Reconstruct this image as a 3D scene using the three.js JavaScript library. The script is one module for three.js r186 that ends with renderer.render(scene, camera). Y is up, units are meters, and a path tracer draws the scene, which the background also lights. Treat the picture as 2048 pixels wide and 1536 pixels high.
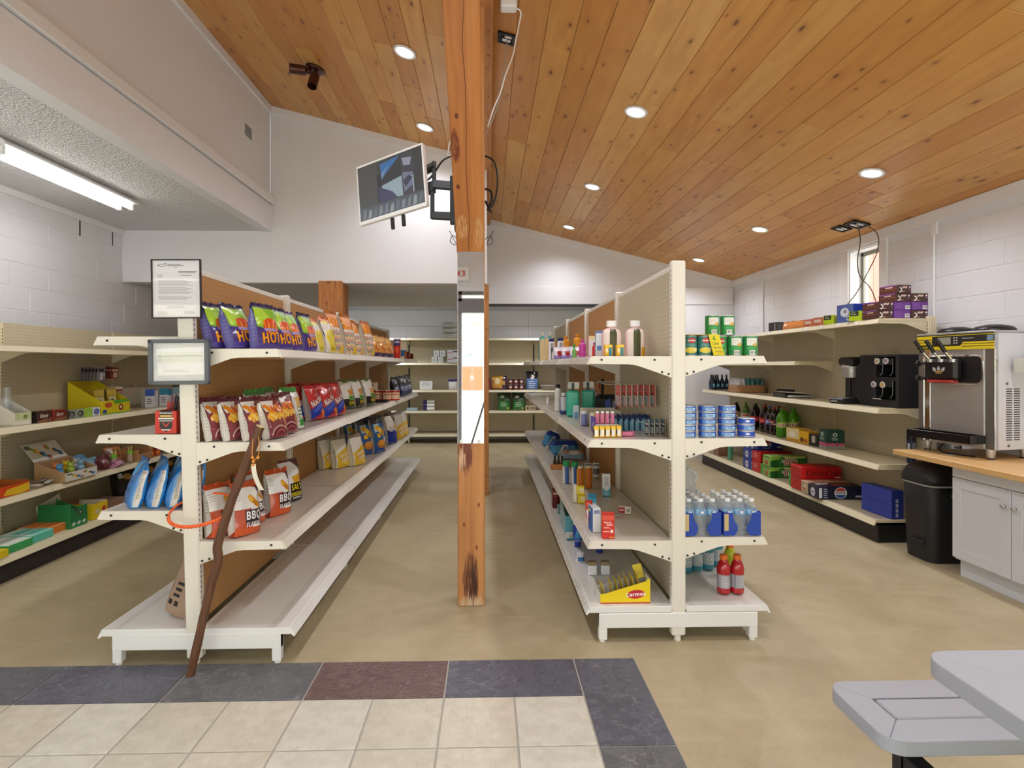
import * as THREE from 'three';
import { mergeGeometries } from 'three/addons/utils/BufferGeometryUtils.js';
import { RectAreaLightUniformsLib } from 'three/addons/lights/RectAreaLightUniformsLib.js';

// ---------- camera, sky, sun, exposure ----------
const scene = new THREE.Scene();
const camera = new THREE.PerspectiveCamera(71.08, 2048 / 1536, 0.05, 400);   // focal length 1075 px, level, lens shifted
camera.position.set(0, 1.47, 0);
camera.rotation.y = -THREE.MathUtils.degToRad(1.5);
camera.setViewOffset(2048, 1536, 19, 37, 2048, 1536);
const renderer = new THREE.WebGLRenderer();
renderer.toneMapping = THREE.LinearToneMapping;
renderer.toneMappingExposure = 1.2;
renderer.shadowMap.enabled = true;
RectAreaLightUniformsLib.init();
const SUN = new THREE.Vector3(0.5, 0.85, -0.35).normalize();
scene.background = new THREE.Color(0.84, 0.93, 1.0);   // bright hazy sky, even all round
scene.backgroundIntensity = 5;
const sun = new THREE.DirectionalLight(0xfff8f0, 7);
sun.position.copy(SUN).multiplyScalar(60); sun.castShadow = true;
Object.assign(sun.shadow.camera, { left: -30, right: 30, top: 30, bottom: -30, near: 1, far: 150 });
sun.shadow.mapSize.set(2048, 2048);
scene.add(sun); scene.add(sun.target);

// ---------- helpers ----------
const R = (d) => d * Math.PI / 180;
function rng(seed) { let a = seed >>> 0; return () => { a = (a + 0x6D2B79F5) | 0; let t = Math.imul(a ^ (a >>> 15), 1 | a); t = (t + Math.imul(t ^ (t >>> 7), 61 | t)) ^ t; return ((t ^ (t >>> 14)) >>> 0) / 4294967296; }; }
const used = {};
function numbered(n) { const k = used[n] = (used[n] ?? -1) + 1; return k ? n + '_' + String(k).padStart(3, '0') : n; }
function tag(o, label, category, group, kind) { if (label) o.userData.label = label; if (category) o.userData.category = category; if (group) o.userData.group = group; if (kind) o.userData.kind = kind; return o; }
function mesh(name, geo, mat, parent) {
  const g = Array.isArray(geo) ? (geo.length > 1 ? mergeGeometries(geo.map(plain)) : geo[0]) : geo;
  const m = new THREE.Mesh(g, mat); m.castShadow = m.receiveShadow = true;
  m.name = parent ? name : numbered(name); (parent ?? scene).add(m); return m;
}
function plain(g) { const h = g.index ? g.toNonIndexed() : g; for (const k of Object.keys(h.attributes)) if (!['position', 'normal', 'uv'].includes(k)) h.deleteAttribute(k); h.clearGroups(); return h; }
function thing(name, label, category, group, [x, y, z] = [0, 0, 0], ry = 0) {
  const o = new THREE.Group(); o.name = numbered(name); scene.add(o); o.position.set(x, y, z); o.rotation.y = ry; return tag(o, label, category, group);
}
function copy(o, [x, y, z], ry, label, group) { const c = o.clone(); c.name = numbered(o.name.replace(/_\d{3}$/, '')); c.userData = { ...o.userData }; if (label) c.userData.label = label; if (group) c.userData.group = group; c.position.set(x, y, z); if (ry !== undefined) c.rotation.y = ry; scene.add(c); return c; }
function struct(name, geo, mat, label, category) { const m = mesh(name, geo, mat); m.userData.kind = 'structure'; return tag(m, label, category); }

// chamfered box about its centre; every face takes its print from a cell of the atlas, or metres as uv
function cbox(w, h, d, c = 0.003, cells) {
  c = Math.min(c, w * 0.3, h * 0.3, d * 0.3);
  const P = [], N = [], U = [], a = w / 2, b = h / 2, e = d / 2;
  const face = { px: [1, 0, 0], nx: [-1, 0, 0], py: [0, 1, 0], ny: [0, -1, 0], pz: [0, 0, 1], nz: [0, 0, -1] };
  const uvOf = (k, p) => {
    let u, v;
    if (k === 'px') [u, v] = [-p[2] / d, p[1] / h]; else if (k === 'nx') [u, v] = [p[2] / d, p[1] / h];
    else if (k === 'py') [u, v] = [p[0] / w, -p[2] / d]; else if (k === 'ny') [u, v] = [p[0] / w, p[2] / d];
    else if (k === 'pz') [u, v] = [p[0] / w, p[1] / h]; else [u, v] = [-p[0] / w, p[1] / h];
    u += 0.5; v += 0.5;
    if (!cells) { const m = { px: [d, h], nx: [d, h], py: [w, d], ny: [w, d], pz: [w, h], nz: [w, h] }[k]; return [u * m[0], v * m[1]]; }
    return at(cells[k] ?? cells.all, u, v);
  };
  const poly = (k, pts, n) => {
    const q = new THREE.Vector3().subVectors(V(pts[1]), V(pts[0])).cross(new THREE.Vector3().subVectors(V(pts[2]), V(pts[0])));
    if (q.dot(V(n)) < 0) pts = pts.slice().reverse();
    for (let i = 1; i + 1 < pts.length; i++) for (const p of [pts[0], pts[i], pts[i + 1]]) { P.push(...p); N.push(...n); U.push(...uvOf(k, p)); }
  };
  const X = (sx, sy, sz) => [sx * a, sy * (b - c), sz * (e - c)], Y = (sx, sy, sz) => [sx * (a - c), sy * b, sz * (e - c)], Z = (sx, sy, sz) => [sx * (a - c), sy * (b - c), sz * e];
  const s2 = Math.SQRT1_2, s3 = 1 / Math.sqrt(3);
  for (const s of [1, -1]) {
    poly(s > 0 ? 'px' : 'nx', [X(s, -1, -1), X(s, 1, -1), X(s, 1, 1), X(s, -1, 1)], [s, 0, 0]);
    poly(s > 0 ? 'py' : 'ny', [Y(-1, s, -1), Y(1, s, -1), Y(1, s, 1), Y(-1, s, 1)], [0, s, 0]);
    poly(s > 0 ? 'pz' : 'nz', [Z(-1, -1, s), Z(1, -1, s), Z(1, 1, s), Z(-1, 1, s)], [0, 0, s]);
    for (const t of [1, -1]) {
      poly(s > 0 ? 'px' : 'nx', [X(s, t, -1), X(s, t, 1), Y(s, t, 1), Y(s, t, -1)], [s * s2, t * s2, 0]);
      poly(t > 0 ? 'pz' : 'nz', [X(s, -1, t), X(s, 1, t), Z(s, 1, t), Z(s, -1, t)], [s * s2, 0, t * s2]);
      poly(t > 0 ? 'pz' : 'nz', [Y(-1, s, t), Y(1, s, t), Z(1, s, t), Z(-1, s, t)], [0, s * s2, t * s2]);
      for (const r of [1, -1]) poly(r > 0 ? 'pz' : 'nz', [X(s, t, r), Y(s, t, r), Z(s, t, r)], [s * s3, t * s3, r * s3]);
    }
  }
  return buf(P, N, U);
}
function V(p) { return new THREE.Vector3(...p); }
function buf(P, N, U) { const g = new THREE.BufferGeometry(); g.setAttribute('position', new THREE.Float32BufferAttribute(P, 3)); if (N) g.setAttribute('normal', new THREE.Float32BufferAttribute(N, 3)); g.setAttribute('uv', new THREE.Float32BufferAttribute(U, 2)); if (!N) g.computeVertexNormals(); return g; }
// box by its limits
function bx(x0, x1, y0, y1, z0, z1, c = 0.002) { return cbox(Math.abs(x1 - x0), Math.abs(y1 - y0), Math.abs(z1 - z0), c).translate((x0 + x1) / 2, (y0 + y1) / 2, (z0 + z1) / 2); }
// bar between two points
function bar(p, q, w, h = w, c = 0.002) { const A = V(p), B = V(q), L = A.distanceTo(B), g = cbox(w, L, h, c); const m = new THREE.Matrix4().makeRotationFromQuaternion(new THREE.Quaternion().setFromUnitVectors(new THREE.Vector3(0, 1, 0), B.clone().sub(A).normalize())); return g.applyMatrix4(m).translate((p[0] + q[0]) / 2, (p[1] + q[1]) / 2, (p[2] + q[2]) / 2); }
function tube(pts, r, seg = 24, rad = 6, closed = false) { return new THREE.TubeGeometry(new THREE.CatmullRomCurve3(pts.map(V), closed), seg, r, rad, closed); }
function lathe(profile, seg = 20, cellRef) { const g = new THREE.LatheGeometry(profile.map(([r, y]) => new THREE.Vector2(r, y)), seg); g.rotateY(Math.PI); if (cellRef) cellUV(g, cellRef); return g; }
function cyl(r, h, seg = 20, cellRef, r2 = r) { const g = new THREE.CylinderGeometry(r2, r, h, seg, 1).translate(0, h / 2, 0); g.rotateY(Math.PI); if (cellRef) cellUV(g, cellRef); return g; }
function band(r, y0, y1, seg, cellRef, r2 = r) { const g = new THREE.CylinderGeometry(r2, r, y1 - y0, seg, 1, true).translate(0, (y0 + y1) / 2, 0); g.rotateY(Math.PI); if (cellRef) cellUV(g, cellRef); return g; }
function extrude(pts, depth, bevel = 0) { const s = new THREE.Shape(); pts.forEach(([x, y], i) => (i ? s.lineTo(x, y) : s.moveTo(x, y))); return new THREE.ExtrudeGeometry(s, { depth, bevelEnabled: bevel > 0, bevelSize: bevel, bevelThickness: bevel, bevelSegments: 1, curveSegments: 6 }); }

// ---------- one print atlas for all packaging ----------
const AT = 2048, atlasCanvas = document.createElement('canvas'); atlasCanvas.width = atlasCanvas.height = AT;
const ax = atlasCanvas.getContext('2d'); ax.fillStyle = '#888'; ax.fillRect(0, 0, AT, AT);
let cx0 = 2, cy0 = 2, rowH = 0;
function cell(w, h, draw) {
  if (cx0 + w + 4 > AT) { cx0 = 2; cy0 += rowH + 4; rowH = 0; }
  if (cy0 + h + 4 > AT) throw new Error('atlas full');
  const x = cx0, y = cy0; cx0 += w + 4; rowH = Math.max(rowH, h);
  ax.save(); ax.beginPath(); ax.rect(x - 1, y - 1, w + 2, h + 2); ax.clip(); ax.translate(x, y); draw(ax, w, h); ax.restore();
  return { u0: (x + 0.5) / AT, u1: (x + w - 0.5) / AT, v1: 1 - (y + 0.5) / AT, v0: 1 - (y + h - 0.5) / AT };
}
const solids = {};
function solid(c) { return (solids[c] ??= cell(6, 6, (g) => { g.fillStyle = c; g.fillRect(-2, -2, 12, 12); })); }
function ref(c) { return typeof c === 'string' ? solid(c) : c; }
function at(c, u, v) { const k = ref(c ?? '#cccccc'); return [k.u0 + (k.u1 - k.u0) * u, k.v0 + (k.v1 - k.v0) * v]; }
function cellUV(g, c) { const uv = g.attributes.uv; for (let i = 0; i < uv.count; i++) { const [u, v] = at(c, Math.min(1, Math.max(0, uv.getX(i))), Math.min(1, Math.max(0, uv.getY(i)))); uv.setXY(i, u, v); } return g; }
function sub(c, u0, v0, u1, v1) { const k = ref(c), U = k.u1 - k.u0, W = k.v1 - k.v0; return { u0: k.u0 + U * u0, u1: k.u0 + U * u1, v0: k.v0 + W * v0, v1: k.v0 + W * v1 }; }
const atlas = new THREE.CanvasTexture(atlasCanvas); atlas.colorSpace = THREE.SRGBColorSpace; atlas.magFilter = THREE.LinearFilter;
const fill = (g, c, x, y, w, h) => { g.fillStyle = c; g.fillRect(x, y, w, h); };
function text(g, s, x, y, size, color, o = {}) { g.save(); g.font = (o.style ?? 'bold ') + size + 'px ' + (o.font ?? 'sans-serif'); g.textAlign = o.align ?? 'center'; g.textBaseline = 'middle'; g.translate(x, y); if (o.rot) g.rotate(R(o.rot)); if (o.sx) g.scale(o.sx, 1); if (o.skew) g.transform(1, 0, o.skew, 1, 0, 0); if (o.stroke) { g.lineWidth = o.lw ?? 3; g.strokeStyle = o.stroke; g.lineJoin = 'round'; g.strokeText(s, 0, 0); } g.fillStyle = color; g.fillText(s, 0, 0); g.restore(); }
function oval(g, x, y, rx, ry, c, rot = 0) { g.fillStyle = c; g.beginPath(); g.ellipse(x, y, rx, ry, R(rot), 0, 7); g.fill(); }
function poly(g, c, pts) { g.fillStyle = c; g.beginPath(); pts.forEach(([x, y], i) => (i ? g.lineTo(x, y) : g.moveTo(x, y))); g.closePath(); g.fill(); }
function lines(g, c, x, y, w, n, dy, lw = 1) { for (let i = 0; i < n; i++) fill(g, c, x, y + i * dy, w * (0.75 + 0.25 * ((i * 37 % 10) / 10)), lw); }
function barcode(g, x, y, w, h) { fill(g, '#fff', x, y, w, h); for (let i = 2; i < w - 2; i += 3) fill(g, '#222', x + i, y + 2, 1 + (i * 7 % 2), h - 5); }

// ---------- materials ----------
const M = {};
const std = (color, roughness = 0.6, o = {}) => new THREE.MeshPhysicalMaterial({ color, roughness, ...o });
function dataTex(w, h, f, srgb, rep) { const d = new Uint8Array(w * h * 4); for (let y = 0; y < h; y++) for (let x = 0; x < w; x++) { const c = f(x, y), i = (y * w + x) * 4; d[i] = c[0]; d[i + 1] = c[1]; d[i + 2] = c[2]; d[i + 3] = 255; } const t = new THREE.DataTexture(d, w, h); if (srgb) t.colorSpace = THREE.SRGBColorSpace; t.wrapS = t.wrapT = THREE.RepeatWrapping; t.magFilter = THREE.LinearFilter; t.needsUpdate = true; if (rep) t.repeat.set(...rep); return t; }
// tiling value noise
function noiseGrid(n, seed) { const r = rng(seed), a = new Float32Array(n * n); for (let i = 0; i < a.length; i++) a[i] = r(); return (x, y) => { const X = ((x % n) + n) % n, Y = ((y % n) + n) % n, i = Math.floor(X), j = Math.floor(Y), fx = X - i, fy = Y - j, u = fx * fx * (3 - 2 * fx), v = fy * fy * (3 - 2 * fy), i1 = (i + 1) % n, j1 = (j + 1) % n; return (a[j * n + i] * (1 - u) + a[j * n + i1] * u) * (1 - v) + (a[j1 * n + i] * (1 - u) + a[j1 * n + i1] * u) * v; }; }
const n16 = noiseGrid(16, 3), n64 = noiseGrid(64, 5), n128 = noiseGrid(128, 9), n256 = noiseGrid(256, 11);
const mixc = (a, b, t) => [a[0] + (b[0] - a[0]) * t, a[1] + (b[1] - a[1]) * t, a[2] + (b[2] - a[2]) * t];
const clamp8 = (c) => c.map((v) => Math.max(0, Math.min(255, v)));

M.print = new THREE.MeshPhysicalMaterial({ map: atlas, roughness: 0.45 });
M.foil = new THREE.MeshPhysicalMaterial({ map: atlas, roughness: 0.22, clearcoat: 0.5, clearcoatRoughness: 0.15 });
M.paper = new THREE.MeshPhysicalMaterial({ map: atlas, roughness: 0.85 });
M.label = new THREE.MeshPhysicalMaterial({ map: atlas, roughness: 0.35 });
// white painted walls
const paintBump = dataTex(256, 256, (x, y) => { const v = 128 + 60 * (n256(x, y) - 0.5) + 60 * (n64(x / 4, y / 4) - 0.5); return [v, v, v]; }, false);
M.wall = std('#e9e9ec', 0.7, { bumpMap: paintBump, bumpScale: 0.0012 });
M.block = std('#e8e8ec', 0.62, { bumpMap: paintBump, bumpScale: 0.003 });
M.mortar = std('#e2e2e6', 0.75);
M.trim = std('#eeeeF0', 0.45);
const popTex = dataTex(512, 512, (x, y) => { let v = n256(x / 2, y / 2) * 0.6 + n128(x / 4 + 3 * n64(x / 8, y / 8), y / 4) * 0.9; v = Math.pow(Math.max(0, v - 0.45), 0.7) * 260; return clamp8([v, v, v]); }, false, [0.8, 0.8]);
M.popcorn = std('#e6e6e8', 0.85, { bumpMap: popTex, bumpScale: 0.014 });
M.soffit = std('#cfcfd3', 0.75);
// sealed concrete floor
const floorTex = dataTex(1024, 1024, (x, y) => { const a = n16(x / 64, y / 64), b = n64(x / 16, y / 16), c = n256(x / 2, y / 2), s = n64(x / 40, y / 9); let col = mixc([166, 151, 118], [184, 170, 138], a * 0.6 + b * 0.4); col = mixc(col, [194, 181, 152], Math.max(0, s - 0.62) * 0.8); return clamp8(col.map((v) => v + (c - 0.5) * 7)); }, true, [0.22, 0.22]);
const floorRough = dataTex(512, 512, (x, y) => { const v = 96 + 70 * n16(x / 32, y / 32) + 30 * n64(x / 6, y / 6); return [v, v, v]; }, false, [0.22, 0.22]);
M.floor = std('#ffffff', 0.72, { map: floorTex, roughnessMap: floorRough });
// slate and cream tiles
function stone(seed, a, b, c, vein) { const q = noiseGrid(64, seed), w = noiseGrid(32, seed + 1); return dataTex(512, 512, (x, y) => { const t = q(x / 8 + 2 * w(x / 32, y / 32), y / 8), u = w(x / 16, y / 16), f = n256(x / 2, y / 2); let col = mixc(a, b, t * 0.35 + u * 0.65); col = mixc(col, c, Math.max(0, Math.sin((x * 0.7 + y * 0.35) / 34 + 7 * u + 3 * t) - 0.93) * 12 * vein); col = mixc(col, c, Math.max(0, q(x / 5, y / 21) - 0.78) * 1.1); return clamp8(col.map((v) => v + (f - 0.5) * 4)); }, true, [0.9, 0.9]); }
const slateBump = dataTex(256, 256, (x, y) => { const v = 255 * (0.6 * n64(x / 6, y / 6) + 0.4 * n128(x / 3, y / 3)); return [v, v, v]; }, false, [2, 2]);
M.slate = [[21, [84, 84, 88], [108, 108, 114], [140, 140, 144]], [22, [80, 80, 88], [102, 102, 112], [134, 134, 142]], [23, [88, 88, 90], [112, 112, 114], [144, 144, 145]]].map(([s, a, b, c]) => std('#ffffff', 0.5, { map: stone(s, a, b, c, 0.6), bumpMap: slateBump, bumpScale: 0.0025 }));
M.slateRed = std('#ffffff', 0.5, { map: stone(24, [98, 76, 74], [120, 94, 88], [142, 128, 128], 0.6), bumpMap: slateBump, bumpScale: 0.004 });
const creamTex = stone(31, [198, 192, 176], [217, 212, 199], [176, 164, 146], 0);
M.cream = [0, 1, 2].map((k) => { const t = creamTex.clone(); t.offset.set(k * 0.37, k * 0.21); t.needsUpdate = true; return std(['#ffffff', '#f6f4ee', '#fbf7f2'][k], 0.38, { map: t, bumpMap: slateBump, bumpScale: 0.0008 }); });
M.grout = std('#b0aba0', 0.85);
// knotty pine ceiling boards: eight board strips in one sheet
const pine = (() => {
  const W = 1024, H = 1024, d = new Float32Array(W * H * 3), r = rng(77);
  const warp = noiseGrid(32, 41), fine = noiseGrid(256, 42);
  for (let s = 0; s < 8; s++) {
    const tone = [mixc([214, 164, 92], [226, 180, 108], r()), mixc([194, 138, 70], [206, 152, 82], r())];
    for (let x = 0; x < 128; x++) for (let y = 0; y < H; y++) {
      const wv = warp(s * 4 + x / 50, y / 64) * 26, k = Math.sin((x + wv) * 0.42 + s * 9) * 0.5 + 0.5, f = fine((s * 128 + x) * 1.0, y / 14), g2 = warp(s * 3 + x / 24, y / 90);
      let c = mixc(tone[0], tone[1], 0.12 * k + 0.22 * f + 0.6 * g2); const i = (y * W + s * 128 + x) * 3; d[i] = c[0]; d[i + 1] = c[1]; d[i + 2] = c[2];
    }
    const knots = 4 + Math.floor(r() * 5);
    for (let q = 0; q < knots; q++) {
      const kx = 12 + r() * 104, ky = r() * H, a = 2.5 + r() * 4.5, b = a * (0.8 + r() * 0.9), dark = 0.45 + r() * 0.35, streak = r() < 0.35;
      for (let yy = -70; yy <= 70; yy++) for (let xx = -24; xx <= 24; xx++) {
        const X = Math.round(kx + xx), Y = (Math.round(ky + yy) + H) % H; if (X < 0 || X > 127) continue;
        const e = Math.hypot(xx / a, yy / b); let t = e < 1 ? dark : Math.max(0, 0.3 * Math.exp(-(e - 1) * 0.9));
        if (streak) t = Math.max(t, 0.35 * Math.exp(-((xx / (a * 0.5)) ** 2)) * Math.exp(-Math.abs(yy) / 26));
        const i = (Y * W + s * 128 + X) * 3; for (let c = 0; c < 3; c++) d[i + c] = d[i + c] * (1 - t) + [92, 50, 22][c] * t;
      }
    }
  }
  return dataTex(W, H, (x, y) => { const i = (y * W + x) * 3; return clamp8([d[i], d[i + 1], d[i + 2]]); }, true);
})();
M.pine = [0, 1, 2].map((k) => std(['#ffffff', '#f2e2cf', '#fff8ec'][k], 0.36, { map: pine }));
const beamTex = dataTex(256, 1024, (x, y) => { const w = n64(x / 40, y / 90) * 30, k = Math.sin((x + w) * 0.16) * 0.5 + 0.5, f = n256(x, y / 16), g2 = n64(x / 20, y / 60); let c = mixc([206, 148, 88], [166, 104, 56], 0.25 * k + 0.3 * f + 0.4 * g2); c = mixc(c, [86, 44, 22], Math.max(0, n64(x / 26 + 9, y / 34 + 5) - 0.8) * 3.2); return clamp8(c); }, true, [3.2, 0.6]);
M.beam = std('#ffffff', 0.5, { map: beamTex });
const plyTex = dataTex(256, 256, (x, y) => { const k = n64(x / 3, y / 50) * 0.6 + n256(x, y / 20) * 0.4; return clamp8(mixc([226, 186, 128], [204, 160, 102], k)); }, true, [2, 2]);
M.maple = std('#ffffff', 0.4, { map: plyTex });
// pegboard: 25.4 mm pitch
function pegTex(base, hole, streak) { return dataTex(64, 64, (x, y) => { const e = Math.hypot(x - 32, y - 32); const f = n256(x, y / (streak ? 1 : 8)); return clamp8(e < 6.5 ? hole : e < 7.6 ? mixc(base, hole, 0.5) : base.map((v) => v + (f - 0.5) * 8)); }, true, [39.4, 39.4]); }
M.pegTan = std('#ffffff', 0.7, { map: pegTex([184, 136, 84], [128, 88, 50]) });
M.pegCream = std('#ffffff', 0.6, { map: pegTex([196, 186, 160], [134, 124, 102]) });
M.tanBoard = std('#b5803f', 0.65);
M.creamBoard = std('#c0b59a', 0.62);
// shelving enamel
M.enamel = std('#e8e3d8', 0.34, { clearcoat: 0.3, clearcoatRoughness: 0.3 });
M.enamelWhite = std('#ecebe8', 0.32, { clearcoat: 0.3, clearcoatRoughness: 0.3 });
M.cream1 = std('#ddd3b4', 0.36, { clearcoat: 0.25, clearcoatRoughness: 0.3 });
const deckTex = (base) => dataTex(512, 32, (x, y) => { const s = x / 512 * 0.5, row = [0.055, 0.067, 0.079, 0.365, 0.377, 0.389].some((c) => Math.abs(s - c) < 0.0022), on = (y % 16) > 4 && (y % 16) < 12; return row && on ? mixc(base, [120, 114, 104], 0.7) : base; }, true, [2, 40]);
M.deck = std('#ffffff', 0.3, { map: deckTex([214, 206, 194]), clearcoat: 0.35, clearcoatRoughness: 0.2 });
M.deckWhite = std('#ffffff', 0.3, { map: deckTex([226, 222, 216]), clearcoat: 0.35, clearcoatRoughness: 0.2 });
M.deckCream = std('#d8ccaa', 0.32, { clearcoat: 0.3, clearcoatRoughness: 0.2 });
M.slot = std('#3a3835', 0.8);
M.kick = std('#2a2420', 0.7);
M.kickBlack = std('#121212', 0.4);
M.upDark = std('#3c4044', 0.5);
M.black = std('#141416', 0.4);
M.blackMatte = std('#18181a', 0.75);
M.darkMetal = std('#3f4346', 0.45, { metalness: 0.4 });
M.steel = std('#c6c7c7', 0.36, { metalness: 0.75 });
M.steelDark = std('#8a8580', 0.4, { metalness: 0.75 });
M.chrome = std('#d8d8d8', 0.12, { metalness: 1 });
M.white = std('#f1f1f1', 0.4);
M.whiteMatte = std('#ececec', 0.75);
M.mirror = std('#f4f6f6', 0.02, { metalness: 1 });
M.glass = std('#ffffff', 0.02, { transmission: 1, thickness: 0, ior: 1.45 });
M.acrylic = std('#ffffff', 0.05, { transmission: 0.92, thickness: 0, ior: 1.45 });
M.clear = std('#f4f8fb', 0.1, { transmission: 0.85, thickness: 0, ior: 1.3 });
M.milky = std('#eef1f3', 0.35, { transmission: 0.35, thickness: 0 });
M.cabinet = std('#d3d4d8', 0.42);
M.greyPoly = std('#a3a5ab', 0.55, { bumpMap: paintBump, bumpScale: 0.001 });
M.cardboard = std('#b58a5c', 0.85);
M.kraft = std('#a68a74', 0.85);
M.orange = std('#f0672a', 0.45);
M.bark = std('#ffffff', 0.5, { map: dataTex(64, 512, (x, y) => { const k = n64(x / 3, y / 26), q = n128(x / 2, y / 5); return clamp8(mixc([120, 78, 48], [78, 46, 30], k * 0.7 + q * 0.3)); }, true) });
M.bronze = std('#4a2018', 0.3, { metalness: 0.5, clearcoat: 0.5 });
M.lampGlow = new THREE.MeshStandardMaterial({ color: '#ffffff', emissive: '#fff1d8', emissiveIntensity: 4 });
M.tubeGlow = new THREE.MeshStandardMaterial({ color: '#ffffff', emissive: '#fffdf6', emissiveIntensity: 6 });
M.gravel = std('#ffffff', 0.95, { map: dataTex(512, 512, (x, y) => { const v = 150 + 70 * n256(x / 2, y / 2) + 30 * n64(x / 8, y / 8); return clamp8([v, v * 0.97, v * 0.9]); }, true, [0.4, 0.4]) });
M.rock = std('#ffffff', 0.95, { map: dataTex(512, 512, (x, y) => { const v = 130 + 80 * n128(x / 3, y / 3) + 30 * n256(x, y), g = n64(x / 9, y / 9); return clamp8(g > 0.66 ? [v * 0.7, v * 0.72, v * 0.5] : [v, v * 0.95, v * 0.84]); }, true, [0.3, 0.3]) });

// the middle post and its brace: stained, scuffed timber
function timber(w, h, seed, marks) {
  const c = document.createElement('canvas'); c.width = w; c.height = h; const g = c.getContext('2d'), im = g.createImageData(w, h), q = noiseGrid(64, seed), q2 = noiseGrid(256, seed + 1);
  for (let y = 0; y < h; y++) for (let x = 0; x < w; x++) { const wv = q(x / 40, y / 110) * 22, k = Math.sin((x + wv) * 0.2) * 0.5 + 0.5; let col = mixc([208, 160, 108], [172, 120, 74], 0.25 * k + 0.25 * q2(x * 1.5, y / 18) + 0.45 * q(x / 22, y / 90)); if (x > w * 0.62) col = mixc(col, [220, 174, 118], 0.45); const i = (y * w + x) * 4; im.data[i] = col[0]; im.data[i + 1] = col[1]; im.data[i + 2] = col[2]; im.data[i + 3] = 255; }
  g.putImageData(im, 0, 0); marks(g, w, h); const t = new THREE.CanvasTexture(c); t.colorSpace = THREE.SRGBColorSpace; t.wrapS = t.wrapT = THREE.RepeatWrapping; t.magFilter = THREE.LinearFilter; return t;
}
const blotch = (g, c, x, y, rx, ry, n, seed) => { const r = rng(seed); g.fillStyle = c; for (let i = 0; i < n; i++) { const a = r() * 7, d = Math.sqrt(r()); g.beginPath(); g.ellipse(x + Math.cos(a) * d * rx, y + Math.sin(a) * d * ry, 1 + r() * 3, 3 + r() * 12, 0, 0, 7); g.fill(); } };
const postTex = timber(128, 1024, 61, (g, w, h) => { const Y = (m) => h - m / 3.75 * h; blotch(g, 'rgba(112,58,48,0.28)', 34, Y(0.93), 34, 26, 260, 1); blotch(g, 'rgba(232,214,196,0.35)', 20, Y(0.9), 18, 16, 40, 2); blotch(g, 'rgba(84,46,34,0.22)', 62, Y(0.16), 36, 42, 300, 3); blotch(g, 'rgba(60,32,26,0.25)', 70, Y(0.12), 18, 30, 120, 4); blotch(g, 'rgba(214,204,190,0.4)', 64, Y(0.02), 62, 8, 90, 5); for (const [x, m] of [[90, 0.36], [30, 0.5], [100, 0.62], [20, 1.6], [84, 2.0]]) oval(g, x, Y(m), 6, 4, 'rgba(96,54,30,0.6)'); });
postTex.repeat.set(1 / 0.165, 1 / 3.75);
const braceTex = timber(128, 1024, 67, (g, w, h) => { g.strokeStyle = 'rgba(70,36,20,0.85)'; g.lineWidth = 2.2; g.beginPath(); g.moveTo(60, 0); for (let y = 0; y < h; y += 30) g.lineTo(62 + 12 * n64(y / 90, 3) - (y > 640 ? (y - 640) * 0.03 : 0), y); g.stroke(); blotch(g, 'rgba(128,62,34,0.25)', 20, 160, 24, 120, 220, 6); blotch(g, 'rgba(110,56,36,0.25)', 18, 690, 18, 40, 120, 7); blotch(g, 'rgba(226,208,190,0.35)', 30, 930, 26, 40, 90, 8); blotch(g, 'rgba(226,208,190,0.35)', 106, 950, 18, 50, 80, 9); for (const [x, y] of [[70, 120], [46, 150], [30, 610], [22, 800]]) oval(g, x, y, 8, 7, 'rgba(86,42,30,0.7)'); });
braceTex.repeat.set(1 / 0.165, 1 / 2.05);
M.post = std('#f6e2ce', 0.55, { map: postTex }); M.brace = std('#f2cfa8', 0.5, { map: braceTex });

// ---------- the shell ----------
const XL = -4.03, XR = 3.866, ZF = 0.9, ZB = -6.03, ZG = -8.4, ZE = -10.75, CA = 3.753, CB = -0.245, XU = -2.42;
const roofY = (x) => CA + CB * x;
struct('floor', [bx(XL - 0.2, XR + 0.2, -0.12, 0, ZE - 0.2, ZF + 0.2, 0.001)], M.floor);
{ // floor uv in metres comes from the box; lay slate border and cream tiles on it, each a piece
  const f = scene.getObjectByName('floor'), t = 0.006;
  mesh('grout_bed', [bx(-3.6, 0.728, 0, 0.0025, -2.678, 0.85, 0.0005)], M.grout, f);
  const piece = (name, x0, x1, z0, z1, m) => mesh(name, [cbox(x1 - x0 - 0.008, t, z1 - z0 - 0.008, 0.0012).translate((x0 + x1) / 2, t / 2 + 0.001, (z0 + z1) / 2)], m, f);
  const joints = [0.424, -0.196, -0.815, -1.435, -2.055, -2.675, -3.295];
  for (let i = 0; i + 1 < joints.length; i++) piece('slate_tile', joints[i + 1], joints[i], -2.675, -2.374, i === 1 ? M.slateRed : M.slate[(i * 2 + 1) % 3]);
  for (let z = -2.675, k = 0; z < 0.5; z += 0.62, k++) piece('slate_tile', 0.424, 0.728, z, z + 0.62, M.slate[(k + 1) % 3]);
  for (let i = 0; i < 12; i++) for (let j = 0; j < 10; j++) piece('cream_tile', 0.424 - 0.31 * (i + 1), 0.424 - 0.31 * i, -2.374 + 0.312 * j, -2.374 + 0.312 * (j + 1), M.cream[(i * 5 + j * 3) % 3]);
}
function xyWall(name, pts, z0, z1, m) { const g = extrude(pts, Math.abs(z1 - z0)); g.translate(0, 0, Math.min(z0, z1)); return struct(name, g, m); }
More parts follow.
